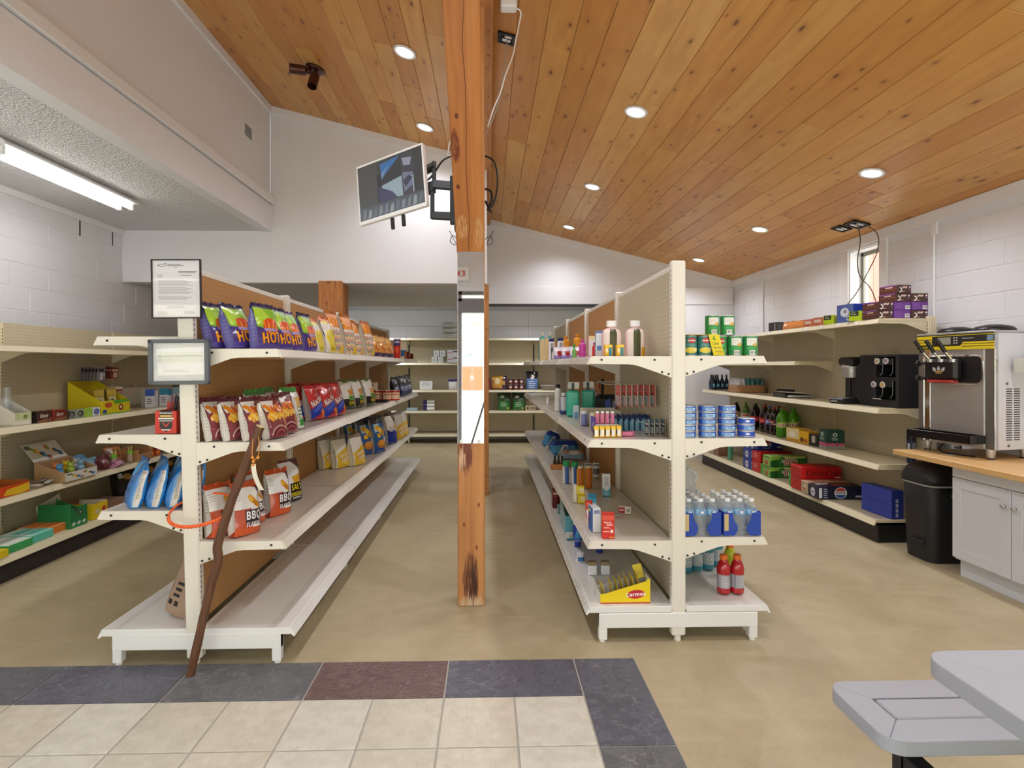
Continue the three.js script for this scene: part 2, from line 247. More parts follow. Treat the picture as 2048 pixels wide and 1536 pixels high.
// left block wall, with the blocks that show
const wl = struct('wall_left', [bx(XL - 0.2, XL - 0.0035, 0, 3.3, ZE - 0.2, ZF + 0.2, 0.001)], M.mortar);
{
  const full = cbox(0.014, 0.198, 0.401, 0.003), r = rng(5);
  for (let j = 0; j < 7; j++) for (let i = 0; i < 20; i++) {
    const z = -2.6 - i * 0.406 - (j % 2) * 0.203, y = 1.64 + j * 0.203; if (z < -10.6) continue;
    const b = mesh('block', full, M.block, wl); b.position.set(XL - 0.0075 + (r() - 0.5) * 0.003, y, z); b.rotation.set((r() - 0.5) * 0.006, (r() - 0.5) * 0.006, 0);
  }
  for (const [y0, y1, z] of [[2.750, 2.941, -5.413], [2.757, 2.945, -5.872]]) mesh('open_joint', [bx(XL - 0.004, XL + 0.0015, y0, y1, z - 0.008, z + 0.008, 0.001)], M.slot, wl);
  mesh('plain_face', [bx(XL - 0.01, XL, 0, 1.53, ZE, ZF, 0.001), bx(XL - 0.01, XL, 1.5, 2.96, -2.6, ZF, 0.001)], M.block, wl);
}
// right block wall round the small window
const wz0 = -5.66, wz1 = -5.2, wy0 = 2.05, wy1 = 2.68;
const wr = struct('wall_right', [bx(XR + 0.0035, XR + 0.2, 0, wy0, ZG - 0.1, ZF + 0.2, 0.001), bx(XR + 0.0035, XR + 0.2, wy1, 3.0, ZG - 0.1, ZF + 0.2, 0.001), bx(XR + 0.0035, XR + 0.2, wy0, wy1, ZG - 0.1, wz0, 0.001), bx(XR + 0.0035, XR + 0.2, wy0, wy1, wz1, ZF + 0.2, 0.001)], M.mortar);
{
  const full = cbox(0.014, 0.199, 0.402, 0.0025), r = rng(6);
  for (let j = 0; j < 6; j++) for (let i = 0; i < 18; i++) {
    const z = -1.9 - i * 0.406 - (j % 2) * 0.203, y = 1.72 + j * 0.203; if (z < -8.3 || y > 2.85) continue;
    const put = (za, zb) => { if (zb - za < 0.04) return; const b = mesh('block', zb - za > 0.4 ? full : cbox(0.014, 0.199, zb - za, 0.0025), M.block, wr); b.position.set(XR + 0.0075 + (r() - 0.5) * 0.0015, y, (za + zb) / 2); };
    const a = z - 0.201, c = z + 0.201, w0 = wz0 - 0.142, w1 = wz1 + 0.102;
    if (y + 0.1 < wy0 - 0.1 || c < w0 || a > w1) put(a, c); else { put(a, Math.min(c, w0)); put(Math.max(a, w1), c); }
  }
  mesh('plain_face', [bx(XR, XR + 0.01, 0, 1.62, ZG, ZF, 0.001), bx(XR, XR + 0.01, 1.6, 2.9, -1.7, ZF, 0.001)], M.block, wr);
}
// right window: casing, sash, pane, sill
{
  const w = struct('window_1', [bx(XR - 0.02, XR + 0.02, wy0 - 0.1, roofY(XR) - 0.03, wz0 - 0.14, wz0, 0.003), bx(XR - 0.02, XR + 0.02, wy0 - 0.1, roofY(XR) - 0.03, wz1, wz1 + 0.1, 0.003), bx(XR - 0.018, XR + 0.02, wy1, roofY(XR) - 0.03, wz0, wz1, 0.003)], M.trim);
  mesh('reveal', [bx(XR, XR + 0.2, wy0, wy1, wz0, wz0 + 0.012, 0.001), bx(XR, XR + 0.2, wy0, wy1, wz1 - 0.012, wz1, 0.001), bx(XR, XR + 0.2, wy1 - 0.012, wy1, wz0, wz1, 0.001)], M.trim, w);
  mesh('sill', [bx(XR - 0.04, XR + 0.2, wy0, wy0 + 0.02, wz0, wz1, 0.003)], M.trim, w);
  mesh('sash', [bx(XR + 0.12, XR + 0.15, wy0, wy1, wz0 + 0.012, wz0 + 0.045, 0.002), bx(XR + 0.12, XR + 0.15, wy0, wy1, wz1 - 0.05, wz1 - 0.012, 0.002), bx(XR + 0.12, XR + 0.15, wy1 - 0.05, wy1 - 0.012, wz0, wz1, 0.002), bx(XR + 0.12, XR + 0.15, wy0 + 0.02, wy0 + 0.05, wz0, wz1, 0.002)], std('#8f8c80', 0.4, { metalness: 0.5 }), w);
  mesh('pane', [bx(XR + 0.133, XR + 0.137, wy0 + 0.03, wy1 - 0.03, wz0 + 0.03, wz1 - 0.03, 0.0005)], M.glass, w);
}
// sloped plank ceiling: backing, then one mesh per board
const slope = Math.atan(CB), cs = Math.cos(slope);
const ceil = new THREE.Group(); ceil.name = 'ceiling'; ceil.userData.kind = 'structure'; ceil.position.set(0, CA, 0); ceil.rotation.z = slope; scene.add(ceil);
mesh('deck', [bx((XU - 0.25) / cs, (XR + 0.35) / cs, 0.03, 0.16, ZE + 2.2, ZF + 0.25, 0.001)], M.mortar, ceil);
{
  const r = rng(13), edges = []; for (let x = 0; x > XU - 0.1; x -= 0.15) edges.push([x - 0.15, x]); for (let x = 0; x < XR; x += 0.187) edges.push([x, Math.min(x + 0.187, XR + 0.05)]);
  for (const [x0, x1] of edges) {
    const zEnd = x1 <= 0.001 ? ZB - 0.02 : ZG - 0.02; let z = ZF + 0.05, first = true;
    while (z > zEnd + 0.01) {
      const len = first ? 1.2 + r() * 2.6 : 2.2 + r() * 1.6; let z1 = z - len; if (z1 < zEnd + 0.7) z1 = zEnd; first = false;
      const w = (x1 - x0) / cs, L = z - z1, g = cbox(w - 0.002, 0.02, L - 0.0015, 0.0035), uv = g.attributes.uv, p = g.attributes.position, s = Math.floor(r() * 8), off = r(), flip = r() < 0.5 ? -1 : 1;
      for (let i = 0; i < uv.count; i++) uv.setXY(i, (s * 128 + 64 + flip * p.getX(i) / (w * 0.5) * 61) / 1024, off + p.getZ(i) / 2.6);
      const b = mesh('board', g, M.pine[Math.floor(r() * 3)], ceil); b.position.set((x0 + x1) / 2 / cs, 0.01 - (r()) * 0.0012, (z + z1) / 2); z = z1;
    }
  }
}
// upper left wall, ledge, fascia and the low textured ceiling behind it
struct('wall_upper_left', [bx(XU - 0.15, XU, 3.0, roofY(XU) + 0.06, ZB, ZF + 0.2, 0.001)], M.wall);
struct('trim_1', [bx(XU, XU + 0.045, 3.255, 3.335, ZB, ZF, 0.004), bx(XU, XU + 0.02, 3.335, 3.36, ZB, ZF, 0.002)], M.trim);
struct('trim_2', [bx(XU - 0.1, XU + 0.022, 2.955, 3.243, ZB, ZF, 0.003)], M.wall);
struct('ceiling_low', [bx(XL - 0.1, XU - 0.02, 2.96, 3.1, ZB, ZF + 0.2, 0.001)], M.popcorn);
struct('trim_3', [bx(XL, XL + 0.025, 2.9, 2.96, ZB, ZF, 0.003)], M.trim);
struct('trim_4', [bx(XU, XU + 0.025, roofY(XU) - 0.085, roofY(XU) + 0.005, ZB, ZF, 0.003)], M.trim);
// bulkhead on the left of the posts
xyWall('wall_bulkhead', [[XL - 0.05, 2.39], [-0.02, 2.39], [-0.02, roofY(-0.02) + 0.02], [XU, roofY(XU) + 0.02], [XU, 3.0], [XL - 0.05, 3.0]], ZB, ZB - 0.1, M.wall);
struct('wall_bulkhead_side', [bx(-0.12, -0.02, 2.39, 3.8, ZB - 0.1, ZG, 0.001)], M.wall);
struct('ceiling_soffit', [bx(XL - 0.05, -0.02, 2.39, 2.46, ZB - 0.1, ZG, 0.001)], M.soffit);
{ const t = (x0, x1, z) => extrude([[x0, roofY(x0) - 0.075], [x1, roofY(x1) - 0.075], [x1, roofY(x1) + 0.005], [x0, roofY(x0) + 0.005]], 0.025).translate(0, 0, z); struct('trim_5', t(XU, -0.02, ZB), M.trim); struct('trim_6', t(-0.02, XR, ZG), M.trim); }
struct('trim_7', [bx(XR - 0.03, XR, roofY(XR) - 0.1, roofY(XR) + 0.004, ZG, ZF, 0.003)], M.trim);
// gable wall on the right with the opening to the back room
xyWall('wall_gable', [[-0.02, 2.43], [2.2, 2.43], [2.2, 0], [XR + 0.1, 0], [XR + 0.1, roofY(XR) + 0.02], [-0.02, roofY(-0.02) + 0.02]], ZG, ZG - 0.12, M.wall);
struct('trim_8', [bx(-0.02, 3.86, 2.43, 2.7, ZG, ZG + 0.018, 0.003)], M.trim);
struct('trim_9', [bx(XL, 2.2, 2.4, 2.43, ZG - 0.1, ZG + 0.03, 0.003)], M.darkMetal);
// back room
{
  const b = struct('wall_back', [bx(XL - 0.2, 2.6, 0, 2.75, ZE - 0.15, ZE - 0.012, 0.001)], M.mortar);
  for (const [x0, x1] of [[-4.03, -1.64], [-1.64, 0.8], [0.8, 2.5]]) { mesh('panel', [bx(x0 + 0.004, x1 - 0.004, 0, 1.02, ZE - 0.014, ZE, 0.002)], M.wall, b); mesh('panel', [bx(x0 + 0.004, x1 - 0.004, 1.03, 2.245, ZE - 0.014, ZE, 0.002)], M.wall, b); mesh('panel', [bx(x0 + 0.004, x1 - 0.004, 2.256, 2.64, ZE - 0.014, ZE, 0.002)], M.wall, b); }
}
struct('wall_back_right', [bx(2.4, 2.55, 0, 2.75, ZE, ZG - 0.1, 0.001)], M.wall);
struct('ceiling_back', [bx(XL - 0.1, 2.6, 2.63, 2.75, ZE - 0.1, ZG - 0.1, 0.001)], M.wall);
struct('trim_10', [bx(XL, 2.4, 2.565, 2.6, ZE, ZE + 0.02, 0.003)], M.soffit);
// front wall behind the viewpoint: doorway, shop windows, transoms
{
  const T = 4.6, z0 = ZF, z1 = ZF + 0.2;
  const cols = [[XL - 0.2, -3.75], [-0.62, -0.42], [0.62, 0.82], [3.55, XR + 0.2]];
  const f = xyWall('wall_front', [[XL - 0.2, 2.55], [XR + 0.2, 2.55], [XR + 0.2, roofY(XR) + 0.1], [XU, T], [XU, 3.2], [XL - 0.2, 3.2]], z0, z1, M.wall);
  mesh('pier', cols.map(([a, b]) => bx(a, b, 0, 2.56, z0, z1, 0.003)), M.wall, f);
  mesh('stall_riser', [bx(-3.75, -0.62, 0, 0.35, z0, z1, 0.003), bx(0.82, 3.55, 0, 0.35, z0, z1, 0.003)], M.wall, f);
  const win = (n, x0, x1, y0, y1) => { const w = struct('window_' + n, [bx(x0, x1, y0, y0 + 0.05, z0 + 0.05, z1 - 0.05, 0.003), bx(x0, x1, y1 - 0.05, y1, z0 + 0.05, z1 - 0.05, 0.003), bx(x0, x0 + 0.05, y0, y1, z0 + 0.05, z1 - 0.05, 0.003), bx(x1 - 0.05, x1, y0, y1, z0 + 0.05, z1 - 0.05, 0.003), bx((x0 + x1) / 2 - 0.025, (x0 + x1) / 2 + 0.025, y0, y1, z0 + 0.05, z1 - 0.05, 0.003)], std('#9c9da0', 0.4, { metalness: 0.6 })); mesh('pane', [bx(x0 + 0.04, x1 - 0.04, y0 + 0.04, y1 - 0.04, z0 + 0.098, z0 + 0.102, 0.0005)], M.glass, w); };
  win(2, -3.75, -0.62, 0.35, 2.2); win(3, 0.82, 3.55, 0.35, 2.2);
  win(4, -3.75, -0.62, 2.36, 2.5); win(5, 0.82, 3.55, 2.36, 2.5); win(6, -0.42, 0.62, 2.36, 2.5);
  struct('trim_11', [bx(-3.75, 3.55, 2.2, 2.36, z0 + 0.02, z1 - 0.02, 0.003)], std('#8d8f93', 0.45, { metalness: 0.4 }));
  struct('trim_12', [bx(-3.75, 3.55, 2.5, 2.56, z0 - 0.01, z1, 0.003)], M.trim);
  const d = struct('door_1', [bx(-0.42, -0.37, 0, 2.2, z0 + 0.04, z1 - 0.04, 0.003), bx(0.57, 0.62, 0, 2.2, z0 + 0.04, z1 - 0.04, 0.003)], std('#9c9da0', 0.4, { metalness: 0.6 }));
  void d;
}
// exit sign above the door
{
  const face = cell(120, 70, (g) => { fill(g, '#f3f3f1', 0, 0, 120, 70); text(g, 'EXIT', 60, 37, 44, '#c9252b', { sx: 0.95 }); });
  const s = thing('exit_sign', 'white exit sign with red letters above the entrance, seen in the mirror', 'sign', null, [-0.43, 2.74, ZF - 0.03], Math.PI);
  mesh('housing', [cbox(0.34, 0.2, 0.05, 0.012)], M.white, s);
  mesh('face', new THREE.PlaneGeometry(0.31, 0.17).translate(0, 0, 0.0262), M.label, s); cellUV(s.children[1].geometry, face);
}
// outdoors, seen in the mirror and through the openings
struct('ground', [bx(-40, 40, -0.3, -0.06, ZF + 0.2, 45, 0.001)], M.gravel, 'pale sunlit gravel yard outside the entrance', 'ground');
struct('ground_side', [bx(XR + 0.2, 40, -0.3, -0.06, -30, ZF + 0.2, 0.001)], M.gravel, 'pale gravel beside the building', 'ground');
{
  const g = new THREE.PlaneGeometry(70, 26, 140, 60), p = g.attributes.position, uv = g.attributes.uv;
  for (let i = 0; i < p.count; i++) { const x = p.getX(i), y = p.getY(i) + 13, n = n64(x * 0.9 + 20, y * 0.9) * 1.6 + n128(x * 2.3, y * 2.3) * 0.7; p.setXYZ(i, x, y * 0.8 - 0.4, 29 + y * 0.75 - n); uv.setXY(i, x, y); }
  g.computeVertexNormals(); const b = mesh('rock_bank', g, M.rock); tag(b, 'pale sunlit rock bank behind the shed, seen in the mirror', 'rock bank', null, 'structure');
}
{
  const s = thing('shed', 'pale blue shed with orange-red double doors, seen in the mirror', 'shed', null, [-0.96, -0.06, 25]);
  const blue = std('#a9c4d8', 0.6), red = std('#e2562e', 0.55);
  mesh('walls', [bx(-1.15, 1.15, 0, 1.75, 0, 2.4, 0.01), extrude([[-1.15, 1.75], [1.15, 1.75], [0, 2.2]], 2.4)], blue, s);
  mesh('roof', [bar([-1.3, 1.72, 1.2], [0, 2.27, 1.2], 0.06, 2.6), bar([1.3, 1.72, 1.2], [0, 2.27, 1.2], 0.06, 2.6)], std('#7d97ab', 0.5), s);
  for (const k of [-1, 1]) { const d = mesh('door', [0, 1, 2, 3, 4].map((i) => bx(k * (0.01 + i * 0.135), k * (0.135 + i * 0.135), 0.06, 1.5, -0.03, 0.0, 0.006)), red, s); mesh('handle', [bx(k * 0.05, k * 0.08, 0.65, 0.95, -0.06, -0.03, 0.005)], M.steel, d); }
  mesh('vent', [0, 1, 2].map((i) => bx(-0.5, 0.5, 1.56 + i * 0.05, 1.59 + i * 0.05, -0.03, 0, 0.003)), M.white, s);
}

tag(mesh('board_fence', [0, 1, 2, 3].map((i) => bx(6.0, 6.04, -0.06, 4.2, -8.62 + i * 0.2, -8.43 + i * 0.2, 0.004)).concat([bx(6.04, 6.08, 0.5, 0.6, -8.62, -7.82, 0.004), bx(6.04, 6.08, 3.4, 3.5, -8.62, -7.82, 0.004)]), std('#c2705c', 0.7)), 'reddish boards outside the small window', 'fence', null, 'structure');
tag(mesh('pale_building', [bx(9, 13, -0.06, 7, -16, -6, 0.02), bx(8.94, 9.02, 1, 2.6, -12, -10.8, 0.01)], std('#e4d3b4', 0.8)), 'pale building outside the small window', 'building', null, 'structure');

// ---------- posts, brace, beam ----------
{
  const p = thing('timber_post', 'rough orange-brown timber post standing in the middle aisle, mirror fixed to it', 'post', null, [-0.105, 0, -3.365]);
  mesh('shaft', [bx(-0.0825, 0.0825, 0, roofY(-0.1) - 0.03, -0.0825, 0.0825, 0.006)], M.post, p);
  mesh('brace', [bar([-0.005, 2.2, 0.02], [-0.02, 3.62, 1.5], 0.165, 0.15, 0.006), bar([-0.005, 2.22, 0.06], [-0.007, 2.36, 0.17], 0.05, 0.06, 0.004)], M.brace, p);
}
tag(mesh('timber_post', [bx(-0.16, 0.005, 0, 2.39, -6.28, -6.1, 0.006)], std('#ffffff', 0.5, { map: beamTex })), 'timber post under the bulkhead corner, half hidden behind the mirror post', 'post');
tag(mesh('timber_post', [bx(-1.885, -1.62, 0, 2.41, -6.27, -6.0, 0.008)], std('#fff2e0', 0.5, { map: beamTex })), 'thick square timber post rising behind the chip shelves to the bulkhead', 'post');
struct('trim_13', [bx(-0.19, 0.03, 3.66, 3.78, ZG, ZF, 0.006)], M.beam);
// mirror on the post
{
  const m = thing('wall_mirror', 'tall narrow mirror screwed to the middle post reflecting the doorway and yard', 'mirror', null, [-0.108, 0.995, -3.281]);
  mesh('glass', [bx(-0.081, 0.081, 0, 1.24, 0, 0.005, 0.0012)], M.mirror, m);
  for (const x of [-0.055, 0.05]) mesh('clip', [cyl(0.012, 0.006, 12).rotateX(Math.PI / 2).translate(x, 0.012, 0.004)], M.steel, m);
  for (const x of [-0.05, 0.05]) mesh('clip', [cyl(0.012, 0.006, 12).rotateX(Math.PI / 2).translate(x, 1.23, 0.004)], M.steel, m);
}
// ---------- television on its arm ----------
{
  const A = V([-0.882, 2.788, -3.62]), B = V([-0.408, 2.845, -3.34]), D = V([-0.861, 2.388, -3.6]);
  const rx = B.clone().sub(A).normalize(), up = A.clone().sub(D); up.sub(rx.clone().multiplyScalar(up.dot(rx))).normalize(); const nz = rx.clone().cross(up);
  const W = 0.555, H = 0.4, t = thing('television', 'flat television with white edge hung on the middle post, showing a camera view', 'television');
  const mid = A.clone().add(rx.clone().multiplyScalar(W / 2)).add(up.clone().multiplyScalar(-H / 2 + 0.005));
  t.matrix.makeBasis(rx, up, nz).setPosition(mid); t.matrix.decompose(t.position, t.quaternion, t.scale);
  const scr = cell(360, 240, (g, w, h) => {
    fill(g, '#4c4e50', 0, 0, w, h); fill(g, '#55585a', 0, 0, 110, h); fill(g, '#3a3d45', 108, 60, 24, 120);
    poly(g, '#4470a8', [[130, 18], [240, 8], [135, 82]]); poly(g, '#6f8db8', [[132, 60], [180, 30], [134, 86]]);
    poly(g, '#43464b', [[240, 8], [135, 84], [132, 110], [244, 96], [244, 8]]);
    poly(g, '#8fa3b2', [[132, 112], [244, 96], [246, 182], [214, 178], [190, 150], [135, 124]]); poly(g, '#4a4d68', [[112, 112], [134, 122], [190, 150], [212, 180], [120, 186], [112, 150]]);
    poly(g, '#4b4d58', [[246, 20], [306, 26], [306, 180], [246, 180]]); poly(g, '#8c90a4', [[250, 24], [300, 32], [292, 64], [256, 58]]); poly(g, '#6f7890', [[248, 84], [304, 96], [298, 150], [254, 168]]); poly(g, '#47495c', [[250, 120], [280, 104], [300, 118], [262, 150]]); fill(g, '#9ba3b4', 300, 110, 6, 70);
    fill(g, '#5b6068', 0, 184, w, 56); for (let i = 0; i < 11; i++) poly(g, ['#747f8b', '#8a97a2', '#68727e', '#7b8894'][i % 4], [[14 + i * 31, 236], [22 + i * 31, 194 + (i % 3) * 5], [38 + i * 31, 190 + (i % 2) * 8], [36 + i * 31, 230]]);
    fill(g, '#46484a', 308, 0, 52, 184);
  });
  mesh('body', [cbox(W, H, 0.025, 0.004).translate(0, 0, -0.014), cbox(W * 0.62, H * 0.45, 0.04, 0.012).translate(0, -H * 0.2, -0.04)], M.white, t);
  const b = 0.012; mesh('bezel', [bx(-W / 2, W / 2, H / 2 - b, H / 2, -0.004, 0.004, 0.001), bx(-W / 2, W / 2, -H / 2, -H / 2 + 0.024, -0.004, 0.006, 0.001), bx(-W / 2, -W / 2 + 0.006, -H / 2, H / 2, -0.004, 0.004, 0.001), bx(W / 2 - b, W / 2, -H / 2, H / 2, -0.004, 0.004, 0.001)], M.white, t);
  const sm = new THREE.MeshPhysicalMaterial({ map: atlas, roughness: 0.3, emissive: '#ffffff', emissiveMap: atlas, emissiveIntensity: 0.08 });
  mesh('screen', cellUV(new THREE.PlaneGeometry(W - 0.016, H - 0.034).translate(0, 0.006, 0.0005), scr), sm, t);
  for (const x of [-0.02, 0.07]) mesh('stand_socket', [bx(x - 0.011, x + 0.011, -H / 2 - 0.075, -H / 2, -0.03, -0.012, 0.002)], M.black, t);
  const a = thing('monitor_arm', 'dark grey folding wall arm bolted to the side of the middle post', 'bracket', null, [-0.1885, 2.55, -3.36]);
  mesh('wall_plate', [bx(-0.022, 0, -0.24, 0.13, -0.05, 0.05, 0.004), bx(-0.05, -0.02, -0.2, 0.1, -0.02, 0.02, 0.004)], M.darkMetal, a);
  mesh('arm', [bar([-0.04, 0.04, 0], [-0.16, 0.055, -0.02], 0.05, 0.03)], M.darkMetal, a); mesh('arm', [bar([-0.04, -0.15, 0], [-0.165, -0.14, -0.02], 0.045, 0.03)], M.darkMetal, a);
  mesh('arm_joint', [bx(-0.175, -0.15, -0.16, 0.06, -0.035, -0.005, 0.003), bx(-0.165, -0.14, 0.03, 0.2, -0.035, -0.01, 0.003)], M.darkMetal, a);
  mesh('head_plate', [bar([-0.15, 0.17, -0.02], [-0.24, 0.14, -0.05], 0.03, 0.05), bar([-0.15, 0.04, -0.02], [-0.24, 0.02, -0.05], 0.07, 0.04), bx(-0.26, -0.235, -0.08, 0.18, -0.075, -0.03, 0.003)], M.darkMetal, a);
}
// cables by the post
tag(mesh('cable', tube([[-0.45, 2.6, -3.42], [-0.36, 2.66, -3.4], [-0.28, 2.76, -3.38], [-0.19, 2.79, -3.36]], 0.006), M.black), 'black cable arching from the television arm to the middle post', 'cable');
tag(mesh('cable', tube([[-0.02, 2.78, -3.36], [0.03, 2.75, -3.36], [0.055, 2.66, -3.36], [0.05, 2.55, -3.36], [0.025, 2.47, -3.36], [-0.01, 2.44, -3.36]], 0.006, 32), M.black), 'black cable looping out from the right side of the middle post', 'cable');
tag(mesh('cable', tube([[-0.02, 2.58, -3.38], [0.015, 2.56, -3.37], [0.02, 2.5, -3.36], [0, 2.45, -3.36], [0.015, 2.43, -3.36], [-0.02, 2.5, -3.37]], 0.007, 30), M.blackMatte), 'knot of black wires bundled against the middle post', 'cable');
for (const [x, s] of [[-0.19, -1], [-0.02, 1]]) tag(mesh('wire_twist', tube([[x, 2.25, -3.33], [x + s * 0.03, 2.27, -3.32], [x + s * 0.045, 2.23, -3.32], [x + s * 0.01, 2.215, -3.33], [x + s * 0.05, 2.3, -3.32]], 0.0022, 24, 5), M.black), s < 0 ? 'thin twisted dark wire at the left of the mirror top' : 'thin twisted dark wire at the right of the mirror top', 'wire');
{
  const a = thing('power_adapter', 'white plug adapter on the plank ceiling with a white cord hanging down', 'adapter', null, [0.125, roofY(0.125) - 0.03, -3.32]);
  mesh('body', [cbox(0.1, 0.05, 0.075, 0.01)], M.white, a);
  mesh('cord', tube([[0.04, -0.01, 0.0], [0.075, -0.02, -0.02], [0.065, -0.1, -0.03], [0.045, -0.2, -0.02], [0.03, -0.28, -0.03], [-0.02, -0.42, -0.02], [-0.05, -0.52, -0.03], [-0.09, -0.62, -0.02], [-0.13, -0.74, -0.02]], 0.005, 60, 6), M.white, a);
}
tag(mesh('cable', tube([[0.13, 3.69, -3.66], [0.11, 3.5, -3.6], [0.07, 3.2, -3.5], [0.02, 3.02, -3.42], [-0.02, 2.92, -3.38]], 0.004, 30), std('#b9b6ae', 0.5)), 'thin grey wire drooping from the ceiling box to the post', 'wire');
tag(mesh('cable', tube([[-0.19, 2.93, -3.4], [-0.22, 2.92, -3.42], [-0.25, 2.88, -3.44], [-0.26, 2.82, -3.46]], 0.004, 16), M.white), 'short white cord hanging left of the middle post', 'wire');

// ---------- ceiling fittings ----------
const onRoof = (o, x, z, drop = 0) => { o.position.set(x + CB * drop * 0, roofY(x) - drop, z); o.rotation.z = slope; };
function downlight(x, z, label, group) {
  const d = thing('ceiling_downlight', label, 'light', group); onRoof(d, x, z, 0.004);
  mesh('trim_ring', lathe([[0.07, -0.004], [0.075, -0.009], [0.09, -0.007], [0.094, 0.002], [0.07, 0.002]], 32), M.trim, d);
  mesh('lamp_lens', lathe([[0, -0.007], [0.05, -0.0065], [0.071, -0.004], [0.071, 0], [0, 0]], 28), M.lampGlow, d);
  const l = new THREE.SpotLight(0xf6f8ff, 4.2, 0, R(74), 1, 2); l.name = 'downlight_lamp'; l.position.set(x, roofY(x) - 0.05, z); l.target.position.set(x + CB * 0.6, 0, z); l.castShadow = true; l.shadow.radius = 3.2; scene.add(l); scene.add(l.target);
}
for (const z of [-4.2, -5.97, -7.72]) { downlight(1.16, z, 'round glowing downlight in the plank ceiling, middle row', 'middle row of downlights'); downlight(3.05, z, 'round glowing downlight in the plank ceiling, row near the block wall', 'block wall row of downlights'); }
for (const z of [-4.2, -5.52]) downlight(-0.65, z, 'round glowing downlight in the plank ceiling left of the post', 'left row of downlights');
for (const x of [1.16, 3.05]) for (const z of [-2.43, -0.65]) downlight(x, z, 'round glowing downlight in the plank ceiling over the entrance', 'entrance downlights');
for (const z of [-2.43, -0.65]) downlight(-0.65, z, 'round glowing downlight in the plank ceiling over the entrance', 'entrance downlights');
{ // bronze twin spotlight
  const s = thing('twin_spotlight', 'dark bronze twin spotlight on the plank ceiling, unlit', 'spotlight', null); s.position.set(-1.55, roofY(-1.55) - 0.004, -4.86); s.rotation.z = slope;
  mesh('canopy', lathe([[0, -0.035], [0.06, -0.03], [0.085, -0.012], [0.088, 0], [0, 0]], 28), M.bronze, s);
  const head = (p, q) => { const A = V(p), B = V(q), g = lathe([[0.001, -0.005], [0.034, -0.002], [0.042, 0.02], [0.042, 0.14], [0.038, 0.14], [0.036, 0.05], [0.001, 0.05]], 24); const quat = new THREE.Quaternion().setFromUnitVectors(new THREE.Vector3(0, 1, 0), B.clone().sub(A).normalize()); g.applyQuaternion(quat).translate(...p); const m = mesh('lamp_head', g, M.bronze, s); mesh('knuckle', new THREE.SphereGeometry(0.026, 14, 10).translate(...p.map((v, i) => v * 0.75 + [0, -0.01, 0][i])), M.bronze, m); };
  head([-0.05, -0.06, 0.05], [-0.2, -0.11, 0.12]); head([0.03, -0.07, 0.04], [0.05, -0.22, 0.1]);
}
{ // opened junction boxes
  const jb = (x, z, label, w) => { const j = thing('junction_box', label, 'electrical box', null); onRoof(j, x, z, 0.002); mesh('rim', [bx(-w, w, -0.012, 0, -w, -w + 0.02, 0.002), bx(-w, w, -0.012, 0, w - 0.02, w, 0.002), bx(-w, -w + 0.02, -0.012, 0, -w, w, 0.002), bx(w - 0.02, w, -0.012, 0, -w, w, 0.002)], M.black, j); mesh('inside', [bx(-w, w, -0.003, 0, -w, w, 0.001)], M.blackMatte, j); mesh('connector', [bx(-w * 0.5, w * 0.5, -0.01, -0.003, -w * 0.55, -w * 0.15, 0.003)], M.white, j); mesh('connector', [bx(-w * 0.2, w * 0.6, -0.01, -0.003, w * 0.15, w * 0.5, 0.003)], M.white, j); return j; };
  jb(0.125, -3.69, 'small open black electrical box in the plank ceiling beside the post', 0.06);
  const k = jb(3.64, -5.19, 'open black electrical box in the plank ceiling with two dangling wires', 0.085); k.position.x = 3.62;
  jb(3.6, -5.39, 'flat black electrical plate in the plank ceiling by the box with wires', 0.07);
  tag(mesh('cable', tube([[3.62, 2.85, -5.18], [3.64, 2.7, -5.17], [3.62, 2.5, -5.18], [3.6, 2.34, -5.12], [3.62, 2.2, -5.0], [3.62, 2.05, -4.92]], 0.005, 40), std('#6b5a4a', 0.6)), 'brown wire hanging in front of the small window, bending right', 'wire');
  tag(mesh('cable', tube([[3.66, 2.85, -5.14], [3.7, 2.72, -5.02], [3.7, 2.56, -5.02], [3.66, 2.34, -5.12], [3.62, 2.18, -5.2], [3.58, 2.06, -5.3]], 0.005, 40), std('#7a6a58', 0.6)), 'brown wire hanging in front of the small window, bending left', 'wire');
}
for (const [fz, lab] of [[-4.23, 'long white twin-tube fluorescent fitting on the textured low ceiling'], [-2.72, 'second twin-tube fluorescent fitting continuing the line towards the entrance']]) { // fluorescent battens
  const t = thing('fluorescent_light', lab, 'light', null, [-3.23, 2.955, fz]);
  mesh('housing', [extrude([[-0.065, 0], [0.065, 0], [0.1, -0.03], [0.1, -0.045], [0.03, -0.065], [-0.03, -0.065], [-0.1, -0.045], [-0.1, -0.03]], 1.34).translate(0, 0, -0.67)], M.white, t);
  for (const x of [-0.055, 0.055]) { mesh('tube_lamp', [cyl(0.016, 1.24, 14).rotateX(Math.PI / 2).translate(x, -0.085, -0.62)], M.tubeGlow, t); for (const z of [-0.64, 0.64]) mesh('lamp_holder', [bx(x - 0.018, x + 0.018, -0.105, -0.04, z - 0.012, z + 0.012, 0.003)], M.white, t); }
  const l = new THREE.RectAreaLight(0xf8faff, 9, 0.16, 1.24); l.name = 'fluorescent_lamp'; l.position.set(-3.23, 2.84, fz); l.lookAt(-3.23, 0, fz); scene.add(l);
}
